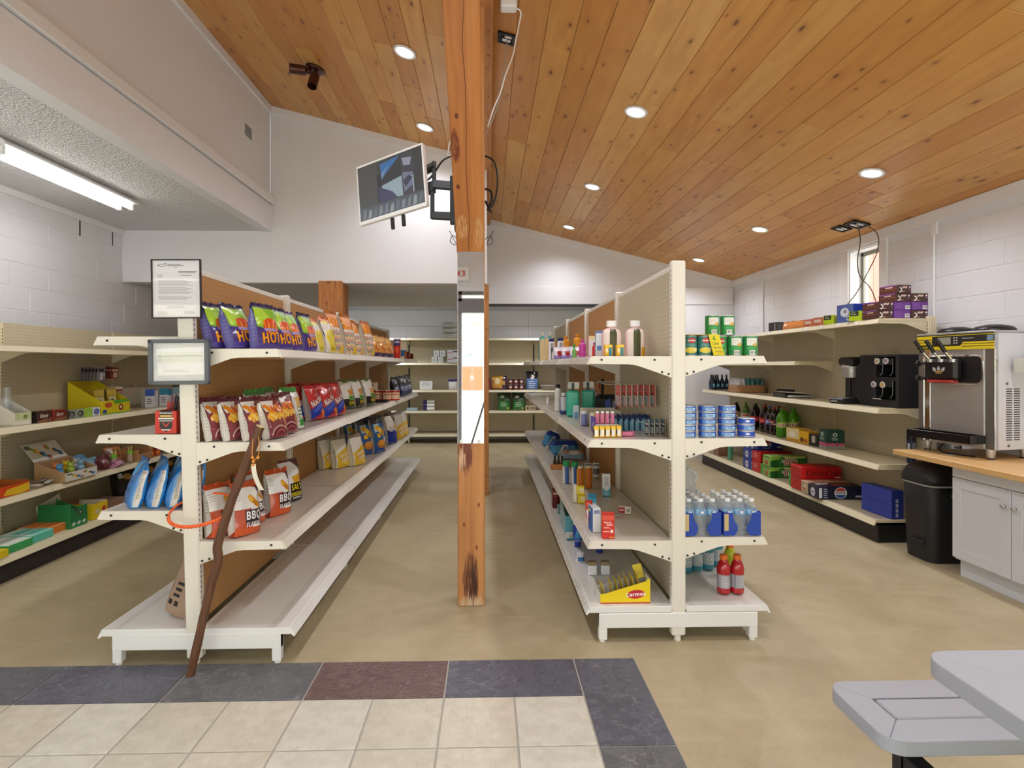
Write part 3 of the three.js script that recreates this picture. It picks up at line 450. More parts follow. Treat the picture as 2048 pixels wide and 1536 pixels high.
// back room ceiling lights
for (const x of [-1.95, 0.9]) {
  const d = thing('ceiling_downlight', 'small round downlight in the back room ceiling', 'light', 'back room downlights', [x, 2.63, -9.6]);
  mesh('trim_ring', lathe([[0.07, -0.004], [0.09, -0.007], [0.094, 0.0], [0.07, 0.0]], 24), M.trim, d); mesh('lamp_lens', lathe([[0, -0.006], [0.071, -0.004], [0.071, 0], [0, 0]], 20), M.lampGlow, d);
  const l = new THREE.SpotLight(0xf8f9ff, 6, 0, R(78), 1, 2); l.name = 'back_room_lamp'; l.position.set(x, 2.59, -9.6); l.target.position.set(x, 0, -9.6); l.castShadow = true; l.shadow.radius = 3.2; scene.add(l); scene.add(l.target);
}
// small wall fittings
{
  const v = thing('wall_vent', 'small square grey grille high on the white upper wall', 'vent', null, [XU, 3.82, -5.46]);
  mesh('frame', [bx(0, 0.008, -0.07, 0.07, -0.09, 0.09, 0.002)], M.wall, v); mesh('grille', [0, 1, 2, 3, 4, 5].map((i) => bx(0.006, 0.014, -0.06 + i * 0.02, -0.048 + i * 0.02, -0.075, 0.075, 0.001)), std('#8b8b8d', 0.6), v);
  tag(mesh('access_panel', [bx(XU, XU + 0.012, 4.03, 4.3, -3.8, -2.4, 0.004)], M.wall), 'white painted cover panel at the top of the upper wall', 'panel');
  tag(mesh('conduit', [cyl(0.011, 1.15, 10).translate(XR - 0.012, 1.55, -4.55), bx(XR - 0.02, XR, 2.6, 2.72, -4.58, -4.52, 0.004)], M.white), 'white conduit on the block wall above the donut boxes', 'conduit');
  tag(mesh('conduit', [cyl(0.011, 1.15, 10).translate(XR - 0.012, 1.55, -7.45)], M.white), 'white conduit on the block wall near the gable corner', 'conduit');
  tag(mesh('conduit', [cyl(0.014, 2.3, 10).translate(XL + 0.02, 0, -7.6)], M.white), 'white pipe on the left block wall beyond the picture frames', 'conduit');
}

// ---------- shelving ----------
const SEC = 1.22;
const absU = (g) => { const uv = g.attributes.uv; for (let i = 0; i < uv.count; i++) uv.setX(i, Math.abs(uv.getX(i))); return g; };
const geoCache = {};
function deckGeo(D, sg, L) { return (geoCache[['d', D, sg, L]] ??= absU(extrude([[0.03, 0], [D - 0.012, 0], [D, -0.004], [D, -0.02], [0.03, -0.02]].map(([s, y]) => [s * sg, y]), L).translate(0, 0, -L))); }
function lipGeo(D, sg, L) { return (geoCache[['l', D, sg, L]] ??= extrude([[D - 0.006, -0.003], [D + 0.001, -0.001], [D + 0.02, -0.04], [D + 0.014, -0.045], [D - 0.002, -0.03]].map(([s, y]) => [s * sg, y]), L).translate(0, 0, -L)); }
function bracketGeo(D, sg) { return (geoCache[['b', D, sg]] ??= extrude([[0.02, 0.001], [D - 0.004, 0.001], [D + 0.012, -0.04], [D * 0.56, -0.043], [D * 0.48, -0.048], [D * 0.4, -0.06], [0.02, -0.118]].map(([s, y]) => [s * sg, y]), 0.005).translate(0, 0, -0.0025)); }
function boltGeo(D, sg) { return (geoCache[['o', D, sg]] ??= mergeGeometries([[D * 0.88, -0.02], [D * 0.27, -0.02], [0.05, -0.095], [0.085, -0.085]].map(([s, y]) => plain(cyl(0.006, 0.003, 8).rotateX(Math.PI / 2).translate(s * sg, y, 0.0035))))); }
function shelf(parent, D, sg, y, x, z, mats, front, L = SEC - 0.004) {
  const s = mesh('shelf', deckGeo(D, sg, L), mats.deck, parent); s.position.set(x, y, z - 0.002);
  mesh('front_lip', lipGeo(D, sg, L), mats.lip, s);
  for (const [k, zz] of [[0, -0.006], [1, -L + 0.004]]) { const b = mesh('bracket', bracketGeo(D, sg), mats.frame, s); b.position.set(0, -0.001, zz); if (!k && front) b.position.z = 0.004; }
  if (front) { const o = mesh('bolt', boltGeo(D, sg), M.slot, s); o.position.z = 0.004; }
  return s;
}
const tagCell = cell(48, 26, (g) => { fill(g, '#f5f2ec', 0, 0, 48, 26); fill(g, '#2b2b2b', 2, 2, 3, 22); lines(g, '#777', 10, 6, 22, 3, 6); fill(g, '#d9c9b9', 36, 4, 8, 16); });
function priceTags(s, D, sg, list) { for (const z of list) { const g = cellUV(new THREE.PlaneGeometry(0.055, 0.034), tagCell); g.rotateX(-R(0)); g.rotateY(sg * Math.PI / 2); g.rotateZ(sg * R(25)); const m = mesh('price_tag', g, M.label, s); m.position.set(sg * (D + 0.0125), -0.0195, z); } }
function slots(x, y0, y1, z, face) { const out = []; for (let y = y0; y < y1; y += 0.0254) out.push(face === 'z' ? new THREE.BoxGeometry(0.005, 0.013, 0.002).translate(x, y, z) : new THREE.BoxGeometry(0.002, 0.013, 0.005).translate(x, y, z)); return out; }
function gondola(o) {
  const g = thing(o.name, o.label, 'shelving', null, [o.x, 0, o.z]);
  for (let k = 0; k <= 4; k++) {
    const z = -k * SEC - (k ? 0 : -0.01), dx = -o.tilt[k] * o.h;
    const u = mesh('upright', [bar([0, k ? 0.02 : 0.03, z - 0.02], [dx, o.h, z - 0.02], 0.075, 0.045, 0.006), cyl(0.018, 0.03, 12).translate(0, 0, z - 0.02)], M.enamel, g);
    if (k < 2) for (const s of [-1, 1]) { const q = mesh('slots', slots(s * 0.0375, 0.3, o.h - 0.05, z - 0.012, 'x'), M.slot, u); q.userData.kind = 'stuff'; q.rotation.z = o.tilt[k]; }
    mesh('foot', [bx(-o.baseD[0] + 0.05, o.baseD[1] - 0.05, 0.075, 0.155, z - 0.03, z + (k ? 0 : 0.006), 0.004), bx(-o.baseD[0] + 0.05, -o.baseD[0] + 0.095, 0.012, 0.155, z - 0.035, z + 0.004, 0.004), bx(o.baseD[1] - 0.095, o.baseD[1] - 0.05, 0.012, 0.155, z - 0.035, z + 0.004, 0.004), cyl(0.016, 0.012, 12).translate(-o.baseD[0] + 0.072, 0, z - 0.015), cyl(0.016, 0.012, 12).translate(o.baseD[1] - 0.072, 0, z - 0.015)], M.enamelWhite, g);
  }
  for (let k = 0; k < 4; k++) {
    const t = (o.tilt[k] + o.tilt[k + 1]) / 2, z = -k * SEC - 0.03;
    const p = mesh('back_panel', [cbox(0.026, o.h - 0.22, SEC - 0.042, 0.002)], o.panels[k], g); p.position.set(-t * o.h / 2, (o.h - 0.22) / 2 + 0.19, z - (SEC - 0.042) / 2); p.rotation.z = t;
    const rail = mesh('top_rail', [cbox(0.034, 0.03, SEC - 0.04, 0.004)], M.enamel, g); rail.position.set(-t * o.h, o.h - 0.03, z - (SEC - 0.04) / 2);
    for (const side of [0, 1]) {
      if (o.clearLeft && !side && k >= 2) continue;   // a timber post stands there
      const sg = side ? 1 : -1;
      const b = mesh('base_shelf', deckGeo(o.baseD[side], sg, SEC - 0.004), M.deckWhite, g); b.position.set(0, o.base, -k * SEC + (k ? 0 : 0.012)); mesh('front_lip', lipGeo(o.baseD[side], sg, SEC - 0.004), M.enamelWhite, b); mesh('end_cap', [bx(sg * 0.04, sg * (o.baseD[side] - 0.002), -0.032, -0.001, -0.004, 0.003, 0.001)], M.enamelWhite, b);
      if (o.tags && o.tags[side]) priceTags(b, o.baseD[side], sg, o.tagZ.map((q) => q - 0.02));
      for (const y of o.shelves[side]) { const s = shelf(g, o.D[side], sg, y, -t * y, -k * SEC, { deck: M.deck, lip: M.enamel, frame: M.enamel }, k === 0); if (o.tags && o.tags[side] && k < 3) priceTags(s, o.D[side], sg, o.tagZ); }
    }
  }
  return g;
}
gondola({ name: 'gondola_shelving', label: 'white double-sided store shelving stocked with chip bags, walking stick leaning on its end', x: -1.445, z: -2.69, h: 1.975, tilt: [0.027, 0.017, 0.009, 0.001, -0.008], baseD: [0.445, 0.472], D: [0.44, 0.438], base: 0.178, shelves: [[1.612, 1.13, 0.755], [1.553, 1.09, 0.603]], panels: [M.pegTan, M.pegTan, M.pegTan, M.pegTan], clearLeft: true });
gondola({ name: 'gondola_shelving', label: 'white double-sided store shelving with toiletries one side, cans and drinks the other', x: 1.014, z: -2.85, h: 2.03, tilt: [0, 0.004, 0.012, 0.018, 0.02], baseD: [0.478, 0.475], D: [0.465, 0.468], base: 0.19, shelves: [[1.52, 1.075, 0.535], [1.522, 1.08, 0.55]], panels: [M.pegCream, M.pegTan, M.pegTan, M.pegCream], tags: [true, false], tagZ: [-0.09, -0.16, -0.3, -0.37, -0.55, -0.62, -0.7, -0.85, -0.93, -1.05] });
function wallUnit(o) {
  const g = thing(o.name, o.label, 'shelving', null, o.at, o.ry ?? 0);
  for (let k = 0; k <= o.n; k++) {
    const z = -k * SEC; const u = mesh('upright', [bx(-0.06, -0.004, 0.02, o.h + (o.post ?? 0), z - 0.018, z + 0.018, 0.003), bx(-0.004, 0.004, 0.02, o.h, z - 0.014, z + 0.014, 0.002)], o.up, g);
    const q = mesh('slots', slots(0.0045, 0.25, o.h - 0.03, z, 'x'), M.slot, u); q.userData.kind = 'stuff';
  }
  for (let k = 0; k < o.n; k++) {
    const z = -k * SEC; mesh('back_panel', [bx(-0.012, 0, 0.18, o.h, z - SEC + 0.016, z - 0.016, 0.002)], o.panel, g);
    const b = mesh('base_shelf', deckGeo(o.baseD, 1, SEC - 0.003), o.deck, g); b.position.set(-0.03, o.base, z); mesh('front_lip', lipGeo(o.baseD, 1, SEC - 0.003), o.lip, b);
    if (o.kick) mesh('kick_plate', [bx(0.02, o.baseD - 0.045, 0, o.base - 0.045, z - SEC + 0.001, z - 0.001, 0.003)], o.kick, g);
    else mesh('leg', [bx(o.baseD - 0.12, o.baseD - 0.07, 0, o.base - 0.02, z - 0.06, z - 0.03, 0.004), bx(0, o.baseD - 0.06, o.base - 0.07, o.base - 0.02, z - 0.06, z - 0.03, 0.003)], o.lip, g);
    for (const y of o.shelves(k)) { const s = shelf(g, o.D, 1, y, -0.02, z, { deck: o.deck, lip: o.lip, frame: o.frame }, false); if (o.tags && y > 1.8) priceTags(s, o.D, 1, [-0.2, -0.45, -0.7, -0.95]); }
  }
  return g;
}
const creamSet = { deck: M.deckCream, lip: M.cream1, frame: M.cream1, up: M.cream1, panel: M.pegCream };
wallUnit({ name: 'wall_shelving', label: 'cream pegboard wall shelving of candy and toys along the left block wall', at: [-3.73, 0, -3.0], n: 4, h: 1.8, D: 0.39, baseD: 0.5, base: 0.178, kick: M.kick, shelves: () => [1.61, 1.035, 0.545], ...creamSet });
wallUnit({ name: 'wall_shelving', label: 'cream pegboard wall shelving of soda and coffee along the right block wall', at: [3.65, 0, -8.03], ry: Math.PI, n: 3, h: 1.88, D: 0.43, baseD: 0.47, base: 0.185, kick: M.kickBlack, tags: true, shelves: (k) => (k < 2 ? [1.862, 1.515, 1.112, 0.645] : [1.862, 1.112, 0.645]), ...creamSet });
wallUnit({ name: 'wall_shelving', label: 'mostly empty cream pegboard shelving across the back room wall', at: [-2.77, 0, -10.56], ry: -Math.PI / 2, n: 4, h: 2.0, D: 0.36, baseD: 0.42, base: 0.17, kick: null, shelves: () => [1.99, 1.52, 1.005, 0.61], ...creamSet, up: M.upDark });

// ---------- chip bags ----------
function pouch(w, h, d, front, side, seed) {
  const P = [], U = [], idx = [], nf = 9, ns = 3, nv = 14, ring = 2 * (nf + ns), q = noiseGrid(16, seed);
  const cut = 0.93;
  for (let j = 0; j <= nv; j++) {
    const v = j / nv * cut, t = v / cut;
    const D = d / 2 * (t < 0.18 ? 0.72 + 0.28 * Math.sin(t / 0.18 * Math.PI / 2) : Math.pow(Math.max(0, Math.cos((t - 0.18) / 0.82 * Math.PI / 2)), 0.72)) + 0.0015;
    const W = w / 2 * (0.95 - 0.05 * Math.sin(t * Math.PI) + 0.05 * t * t);
    for (let i = 0; i <= ring; i++) {
      let x, z, u, c; const k = i;
      if (k <= nf) { u = k / nf; const e = 2 * u - 1; x = e * W; z = D * (0.66 + 0.34 * (1 - e * e * e * e)); c = 0; }
      else if (k < nf + ns) { const s = (k - nf) / ns; x = W * (1 - 0.16 * (1 - (2 * s - 1) ** 2) * (0.3 + t)); z = D * 0.66 * (1 - 2 * s); c = 1; u = s; }
      else if (k <= 2 * nf + ns) { u = (k - nf - ns) / nf; const e = 1 - 2 * u; x = e * W; z = -D * (0.66 + 0.34 * (1 - e * e * e * e)); c = 2; }
      else { const s = (k - 2 * nf - ns) / ns; x = -W * (1 - 0.16 * (1 - (2 * s - 1) ** 2) * (0.3 + t)); z = -D * 0.66 * (1 - 2 * s); c = 3; u = s; }
      const n = (q(i * 0.9, t * 9) - 0.5) * 0.012 * (0.25 + t) * Math.min(1, D / 0.02), m = (q(i * 0.45 + 5, t * 4 + 7) - 0.5) * 0.01;
      P.push(x + m * 0.3, v * h, z + (z > 0 ? 1 : -1) * n); U.push(...at(c === 0 ? front : side, Math.min(1, Math.max(0, u ?? 0)), t));
    }
  }
  // the print changes at the corners, so each panel has its own vertices
  const R1 = ring + 1, PP = [], UU = [];
  const kindOf = (i) => (i < nf ? 0 : i < nf + ns ? 1 : i < 2 * nf + ns ? 2 : 3);
  for (let j = 0; j < nv; j++) for (let i = 0; i < ring; i++) {
    const k = kindOf(i), a0 = [0, nf, nf + ns, 2 * nf + ns][k], len = [nf, ns, nf, ns][k];
    const uv = (ii, jj) => at(k === 0 ? front : side, (ii - a0) / len, jj / nv);
    idx.push([j * R1 + i, uv(i, j)], [j * R1 + i + 1, uv(i + 1, j)], [(j + 1) * R1 + i + 1, uv(i + 1, j + 1)], [j * R1 + i, uv(i, j)], [(j + 1) * R1 + i + 1, uv(i + 1, j + 1)], [(j + 1) * R1 + i, uv(i, j + 1)]);
  }
  for (let i = 0; i < ring; i++) { const c = at(side, 0.5, 0); idx.push([i + 1, c], [i, c], [-1, c]); }
  const smooth = new THREE.BufferGeometry(); smooth.setAttribute('position', new THREE.Float32BufferAttribute(P, 3));
  const ii = []; for (let j = 0; j < nv; j++) for (let i = 0; i < ring; i++) ii.push(j * R1 + i, j * R1 + i + 1, (j + 1) * R1 + i + 1, j * R1 + i, (j + 1) * R1 + i + 1, (j + 1) * R1 + i);
  smooth.setIndex(ii); smooth.computeVertexNormals(); const N = smooth.attributes.normal.array, NN = [];
  for (const [v, uv] of idx) { if (v < 0) { PP.push(0, 0, 0); NN.push(0, -1, 0); } else { PP.push(P[v * 3], P[v * 3 + 1], P[v * 3 + 2]); NN.push(N[v * 3], N[v * 3 + 1], N[v * 3 + 2]); } UU.push(...uv); }
  return buf(PP, NN, UU);
}
function sealGeo(w, h, c, seed) { const P = [], U = [], r = rng(seed), n = 14; const pts = []; for (let i = 0; i <= n; i++) pts.push([(i / n - 0.5) * w * 0.98, (r() - 0.5) * 0.008, (r() - 0.5) * 0.012]); const u = at(c, 0.5, 0.9); for (let i = 0; i < n; i++) { const [a, za, ta] = pts[i], [b, zb, tb] = pts[i + 1], y0 = h * 0.925, y1 = h * 0.995; for (const o of [0.0012, -0.0012]) { const q = [[a, y0, o], [b, y0, o], [b, y1 + zb, tb + o], [a, y0, o], [b, y1 + zb, tb + o], [a, y1 + za, ta + o]]; for (const p of o > 0 ? q : q.slice().reverse()) { P.push(...p); U.push(...u); } } } return buf(P, null, U); }
let bagSeed = 100;
function bags(o) { // o.spots: [x, z, ry, lean, scale, roll]
  const variants = [0, 1].map(() => [pouch(o.w, o.h, o.d, o.front, o.side, ++bagSeed), sealGeo(o.w, o.h, o.seal, bagSeed)]);
  o.spots.forEach(([x, z, ry, lean, sc = 1, roll = 0], i) => {
    const b = thing(o.name ?? 'chip_bag', Array.isArray(o.label) ? o.label[i] : o.label, 'bag', o.group, [x, o.y, z]); b.rotation.order = 'YXZ'; b.rotation.set(-R(lean), R(ry), R(roll)); b.scale.setScalar(sc);
    mesh('body', variants[i % 2][0], o.mat ?? M.foil, b); mesh('top_seal', variants[i % 2][1], o.mat ?? M.foil, b);
  });
}
const W1 = 96, H1 = 130;
const art = {};
art.hot = cell(W1, H1, (g, w, h) => { fill(g, '#3b2b78', 0, 0, w, h); poly(g, '#7fb52a', [[0, 0], [w, 0], [w, 40], [60, 62], [20, 70], [0, 66]]); poly(g, '#a9cf3a', [[0, 4], [34, 0], [62, 40], [26, 64], [0, 60]]); fill(g, '#231c48', 0, 0, w, 7); oval(g, 56, 64, 34, 26, '#d8471f'); for (let i = 0; i < 9; i++) poly(g, ['#e8772b', '#c8401c', '#f09a3c'][i % 3], [[28 + i * 6, 84], [24 + i * 7, 46 + (i % 3) * 8], [30 + i * 7, 44 + (i % 2) * 10], [34 + i * 6, 84]]); text(g, 'HOT', 52, 98, 44, '#f2a122', { stroke: '#5b2418', lw: 4, sx: 0.95, rot: -4 }); fill(g, '#8d79b8', 22, 70, 56, 9); lines(g, '#efe9ff', 26, 72, 48, 2, 4); fill(g, '#4c3a94', 0, 116, w, 14); });
art.yellow = cell(W1, H1, (g, w, h) => { fill(g, '#e9e4dc', 0, 0, w, h); fill(g, '#d9671f', 0, 0, w, 16); fill(g, '#f0e04a', 10, 10, 60, 12); poly(g, '#e8d312', [[20, 50], [70, 40], [96, 60], [96, 130], [30, 130], [8, 80]]); for (let i = 0; i < 22; i++) oval(g, 26 + (i * 29) % 66, 54 + (i * 41) % 70, 8, 5, ['#f2e028', '#d8bd0a', '#c8c21c'][i % 3], i * 40); });
art.zig = cell(W1, H1, (g, w, h) => { fill(g, '#e2dccd', 0, 0, w, h); fill(g, '#e0821c', 0, 0, w, 46); fill(g, '#c2680f', 0, 0, w, 6); poly(g, '#f0a23c', [[10, 8], [30, 6], [26, 44], [8, 44]]); g.lineWidth = 3; for (let i = 0; i < 9; i++) { g.strokeStyle = ['#b83a24', '#3a3026', '#d9a528'][i % 3]; g.beginPath(); for (let k = 0; k <= 8; k++) g.lineTo(k * 12, 54 + i * 8 + (k % 2) * 9); g.stroke(); } poly(g, '#e8c02a', [[40, 130], [50, 108], [96, 100], [96, 130]]); });
art.corn = cell(64, 80, (g, w, h) => { fill(g, '#c88432', 0, 0, w, h); fill(g, '#e0b06a', 0, 0, w, 22); for (let i = 0; i < 10; i++) oval(g, 8 + (i * 23) % 52, 34 + (i * 17) % 26, 9, 6, ['#e39a3a', '#b86a22'][i % 2], i * 30); fill(g, '#3a2c58', 0, 66, w, 14); });
art.maroon = cell(W1, H1, (g, w, h) => { fill(g, '#7b3038', 0, 0, w, h); poly(g, '#e4dfd8', [[0, 8], [60, 8], [40, 40], [8, 46], [0, 30]]); fill(g, '#5a1f2a', 0, 0, w, 8); for (let i = 0; i < 22; i++) oval(g, 12 + (i * 31) % 80, 26 + (i * 23) % 44, 10, 7, ['#e88a22', '#f2b23a', '#d9601c', '#f7cc5a'][i % 4], i * 37); g.lineWidth = 4; for (const [r, c] of [[38, '#d8b3b0'], [30, '#5d1f2a'], [20, '#a55a60'], [11, '#5d1f2a']]) { g.strokeStyle = c; g.beginPath(); g.ellipse(50, 122, r, r * 0.75, 0, Math.PI, 7); g.stroke(); } poly(g, '#c98d5c', [[74, 70], [96, 64], [96, 110], [80, 104]]); });
art.green = cell(W1, H1, (g, w, h) => { fill(g, '#dfe0dc', 0, 0, w, h); fill(g, '#3c8a3a', 0, 0, w, 10); poly(g, '#dfb862', [[60, 30], [96, 24], [96, 60], [66, 62]]); g.strokeStyle = '#2f8a44'; g.lineWidth = 2; for (let i = 0; i < 3; i++) g.strokeRect(62, 62 + i * 12, 30, 10); text(g, 'BI', 48, 96, 28, '#f4f4f2', { stroke: '#3a2a2a' }); fill(g, '#3f9a44', 60, 100, 36, 22); });
art.nacho = cell(W1, H1, (g, w, h) => { fill(g, '#b3141f', 0, 0, w, h); poly(g, '#d5222a', [[0, 0], [70, 0], [30, 60], [0, 60]]); poly(g, '#1636a8', [[0, 92], [96, 58], [96, 92], [10, 128], [0, 124]]); poly(g, '#2f58d8', [[14, 96], [90, 64], [90, 76], [20, 108]]); text(g, 'Nacho', 50, 62, 30, '#f2f2f2', { rot: -18, stroke: '#7c1018', lw: 3, style: 'italic bold ' }); poly(g, '#e07a22', [[60, 100], [96, 86], [96, 122], [70, 126]]); });
art.queso = cell(W1, H1, (g, w, h) => { fill(g, '#e8e7e2', 0, 0, w, h); fill(g, '#5f8a3a', 30, 0, 40, 7); poly(g, '#dca54a', [[44, 44], [96, 34], [96, 66], [50, 70]]); oval(g, 70, 54, 16, 12, '#c98a34'); fill(g, '#1e1e1e', 0, 84, w, 46); fill(g, '#5aa534', 40, 70, 56, 22); lines(g, '#2e6a1c', 46, 76, 44, 2, 7, 3); text(g, 'QUESO', 66, 104, 22, '#f3d91c', { sx: 0.85 }); fill(g, '#3d4a36', 0, 120, w, 10); });
art.bbq = cell(W1, H1, (g, w, h) => { fill(g, '#e9e7e6', 0, 0, w, h); poly(g, '#5e2f38', [[50, 0], [96, 0], [96, 34], [84, 10]]); fill(g, '#b94a1c', 0, 0, 96, 6); for (let i = 0; i < 9; i++) oval(g, 62 + (i * 13) % 30, 34 + (i * 11) % 24, 9, 7, ['#dd9a2a', '#e8b440', '#c67f1e'][i % 3], i * 30); fill(g, '#b4402a', 0, 62, 58, 68); poly(g, '#c9532e', [[0, 64], [50, 64], [30, 130], [0, 130]]); fill(g, '#3a2a30', 34, 66, 62, 40); text(g, 'BBQ', 66, 80, 30, '#ffffff', { skew: -0.12, sx: 1.0 }); text(g, 'FLAVOR', 64, 104, 17, '#ffffff', { skew: -0.12, sx: 0.9 }); fill(g, '#d65a26', 0, 112, w, 18); lines(g, '#8a8a8a', 6, 18, 24, 4, 6); });
art.salt = cell(W1, H1, (g, w, h) => { fill(g, '#e9e9ec', 0, 0, w, h); poly(g, '#4a2430', [[60, 0], [96, 0], [96, 30]]); poly(g, '#dfa632', [[46, 50], [96, 40], [96, 68], [50, 72]]); fill(g, '#191919', 30, 70, 66, 60); text(g, 'SALT', 64, 84, 26, '#f3d91c', { skew: -0.1 }); text(g, 'VINEGAR', 64, 106, 18, '#f3d91c', { sx: 0.85, skew: -0.1 }); fill(g, '#e9e9ec', 40, 116, 40, 4); });
art.ripple = cell(W1, H1, (g, w, h) => { fill(g, '#e8e5dc', 0, 0, w, h); fill(g, '#8e8372', 0, 0, w, 8); poly(g, '#e3b92c', [[10, 70], [96, 40], [96, 130], [4, 130]]); for (let i = 0; i < 14; i++) oval(g, 14 + (i * 31) % 76, 80 + (i * 19) % 46, 12, 8, ['#efcd4a', '#d4a21c', '#f5da6a'][i % 3], i * 25); text(g, 'POTATO', 54, 78, 19, '#f7f1de', { stroke: '#c6932a', lw: 3, rot: -10 }); text(g, 'CHIPS', 56, 97, 20, '#f7f1de', { stroke: '#c6932a', lw: 3, rot: -10 }); });
art.blue = cell(W1, 150, (g, w, h) => { fill(g, '#2a5f98', 0, 0, w, h); fill(g, '#23303e', 0, 0, w, 22); poly(g, '#b9d4e8', [[14, 24], [60, 22], [40, 56], [14, 60]]); for (let i = 0; i < 10; i++) oval(g, 34 + (i * 17) % 50, 40 + (i * 13) % 40, 15, 11, ['#e6b32e', '#f0c64c', '#cf9420'][i % 3], i * 22); fill(g, '#2a5f98', 0, 84, w, 10); oval(g, 50, 112, 34, 18, '#c4792a'); oval(g, 50, 108, 26, 12, '#e09a44'); oval(g, 84, 118, 14, 20, '#b3763a'); fill(g, '#1d4f94', 0, 132, w, 18); oval(g, 84, 136, 10, 8, '#e8bb3a'); fill(g, '#d9d4cc', 70, 84, 22, 20); });
art.navy = cell(W1, H1, (g, w, h) => { fill(g, '#e6e3dc', 0, 0, w, h); poly(g, '#5b4434', [[60, 0], [96, 0], [90, 40], [76, 44]]); poly(g, '#e0b44a', [[60, 46], [96, 40], [96, 70], [64, 70]]); fill(g, '#1b2f86', 0, 66, w, 64); text(g, 'RIPPLE', 52, 64, 26, '#f6f6f4', { stroke: '#3a2a2a', lw: 3, sx: 0.9 }); fill(g, '#223a9a', 6, 84, 84, 40); });
art.dark = cell(64, 80, (g, w, h) => { fill(g, '#16162c', 0, 0, w, h); poly(g, '#7c86b4', [[4, 44], [40, 34], [60, 60], [10, 70]]); poly(g, '#c9cbd6', [[10, 46], [36, 40], [30, 54]]); fill(g, '#232a66', 0, 62, w, 18); });
art.cookie = cell(W1, H1, (g, w, h) => { fill(g, '#1f78c8', 0, 0, w, h); poly(g, '#49a5e8', [[0, 30], [50, 0], [70, 0], [0, 90]]); fill(g, '#1560a8', 20, 50, 34, 18); fill(g, '#1560a8', 30, 84, 24, 14); poly(g, '#f2d83a', [[0, 20], [20, 10], [10, 60], [0, 70]]); oval(g, 8, 30, 8, 12, '#e04a2a'); });
art.cookieSide = cell(40, H1, (g, w, h) => { fill(g, '#2b86d2', 0, 0, w, h); fill(g, '#dcd6cf', 6, 26, 26, 100); lines(g, '#8a8078', 8, 50, 22, 8, 5); fill(g, '#c9a29a', 8, 28, 20, 8); oval(g, 19, 98, 6, 6, '#8f8a3a'); oval(g, 19, 98, 4, 4, '#e6e0c8'); });
art.bbqSide = cell(30, 90, (g, w, h) => { fill(g, '#e8e6e4', 0, 0, w, h); lines(g, '#9a9a9a', 5, 26, 18, 4, 6); poly(g, '#c04a2c', [[0, 90], [30, 78], [30, 90]]); });
art.maroonSide = cell(30, 90, (g, w, h) => { fill(g, '#ddd8d2', 0, 0, w, h); fill(g, '#6a2a34', 0, 0, w, 8); lines(g, '#b0a8a0', 8, 30, 14, 6, 7); });
art.purpleSide = cell(30, 90, (g, w, h) => { fill(g, '#6c68ae', 0, 0, w, h); fill(g, '#2a2450', 0, 0, w, 7); lines(g, '#8f8cc4', 6, 30, 16, 6, 8); });
const T1 = 1.557, T2 = 1.093, T3 = 0.606;
bags({ y: T1, w: 0.17, h: 0.24, d: 0.09, front: art.hot, side: art.purpleSide, seal: '#2a2450', label: 'purple and green bag of orange hot snacks on the top chip shelf', group: 'purple hot snack bags', spots: [[-1.375, -2.8, 74, 12], [-1.275, -2.81, 76, 16], [-1.165, -2.84, 72, 6], [-1.15, -3.02, 79, 10], [-1.145, -3.18, 82, 12], [-1.14, -3.42, 82, 8, 1.02]] });
bags({ y: T1, w: 0.18, h: 0.26, d: 0.1, front: art.yellow, side: '#e2dfd6', seal: '#c9641e', label: 'bright yellow and white snack bag with orange top on the top chip shelf', group: 'yellow snack bags', spots: [[-1.15, -3.62, 86, 8, 0.9], [-1.13, -3.8, 84, 8]] });
bags({ y: T1, w: 0.19, h: 0.33, d: 0.1, front: art.zig, side: '#d8d2c4', seal: '#b9630f', label: 'orange topped tortilla bag with zigzag print on the top chip shelf', group: 'zigzag tortilla bags', spots: [[-1.16, -4.1, 79, 8], [-1.13, -4.38, 79, 8], [-1.12, -4.62, 84, 10, 0.92], [-1.1, -4.95, 79, 8, 0.98]] });
bags({ y: T1, w: 0.15, h: 0.22, d: 0.08, front: art.corn, side: '#c99a5a', seal: '#a8672a', label: 'small golden brown corn snack bag on the top chip shelf', group: 'brown corn snack bags', spots: [[-1.1, -5.3, 74, 8], [-1.09, -5.58, 74, 8], [-1.08, -5.86, 74, 8]] });
bags({ y: T2, w: 0.155, h: 0.225, d: 0.075, front: art.maroon, side: art.maroonSide, seal: '#5a1f2a', label: 'maroon bag with orange chips pictured, on the second chip shelf', group: 'maroon chip bags', spots: [[-1.365, -2.775, 72, 14], [-1.28, -2.78, 72, 14], [-1.185, -2.785, 70, 13], [-1.105, -2.83, 72, 14], [-1.115, -3, 74, 10, 1.03]] });
bags({ y: T2, w: 0.16, h: 0.25, d: 0.075, front: art.green, side: '#dcdcd6', seal: '#3c8a3a', label: 'white chip bag with green top behind the maroon bags', group: 'white and green chip bags', spots: [[-1.26, -3, 72, 10], [-1.15, -3.2, 74, 10, 1.02], [-1.3, -3.28, 84, 10]] });
bags({ y: T2, w: 0.17, h: 0.26, d: 0.085, front: art.nacho, side: '#cfcbc8', seal: '#8e1018', label: 'glossy red bag with blue band on the second chip shelf', group: 'red and blue snack bags', spots: [[-1.29, -3.72, 72, 12], [-1.2, -3.76, 74, 11], [-1.15, -3.9, 72, 12], [-1.14, -4.12, 79, 12]] });
bags({ y: T2, w: 0.17, h: 0.26, d: 0.085, front: art.queso, side: '#e3e2dc', seal: '#4d6a34', label: 'white chip bag with green and yellow lettering panel on the second chip shelf', group: 'white green and black chip bags', spots: [[-1.25, -4.35, 79, 10], [-1.22, -4.68, 69, 9], [-1.17, -4.85, 74, 9], [-1.13, -5.12, 72, 9]] });
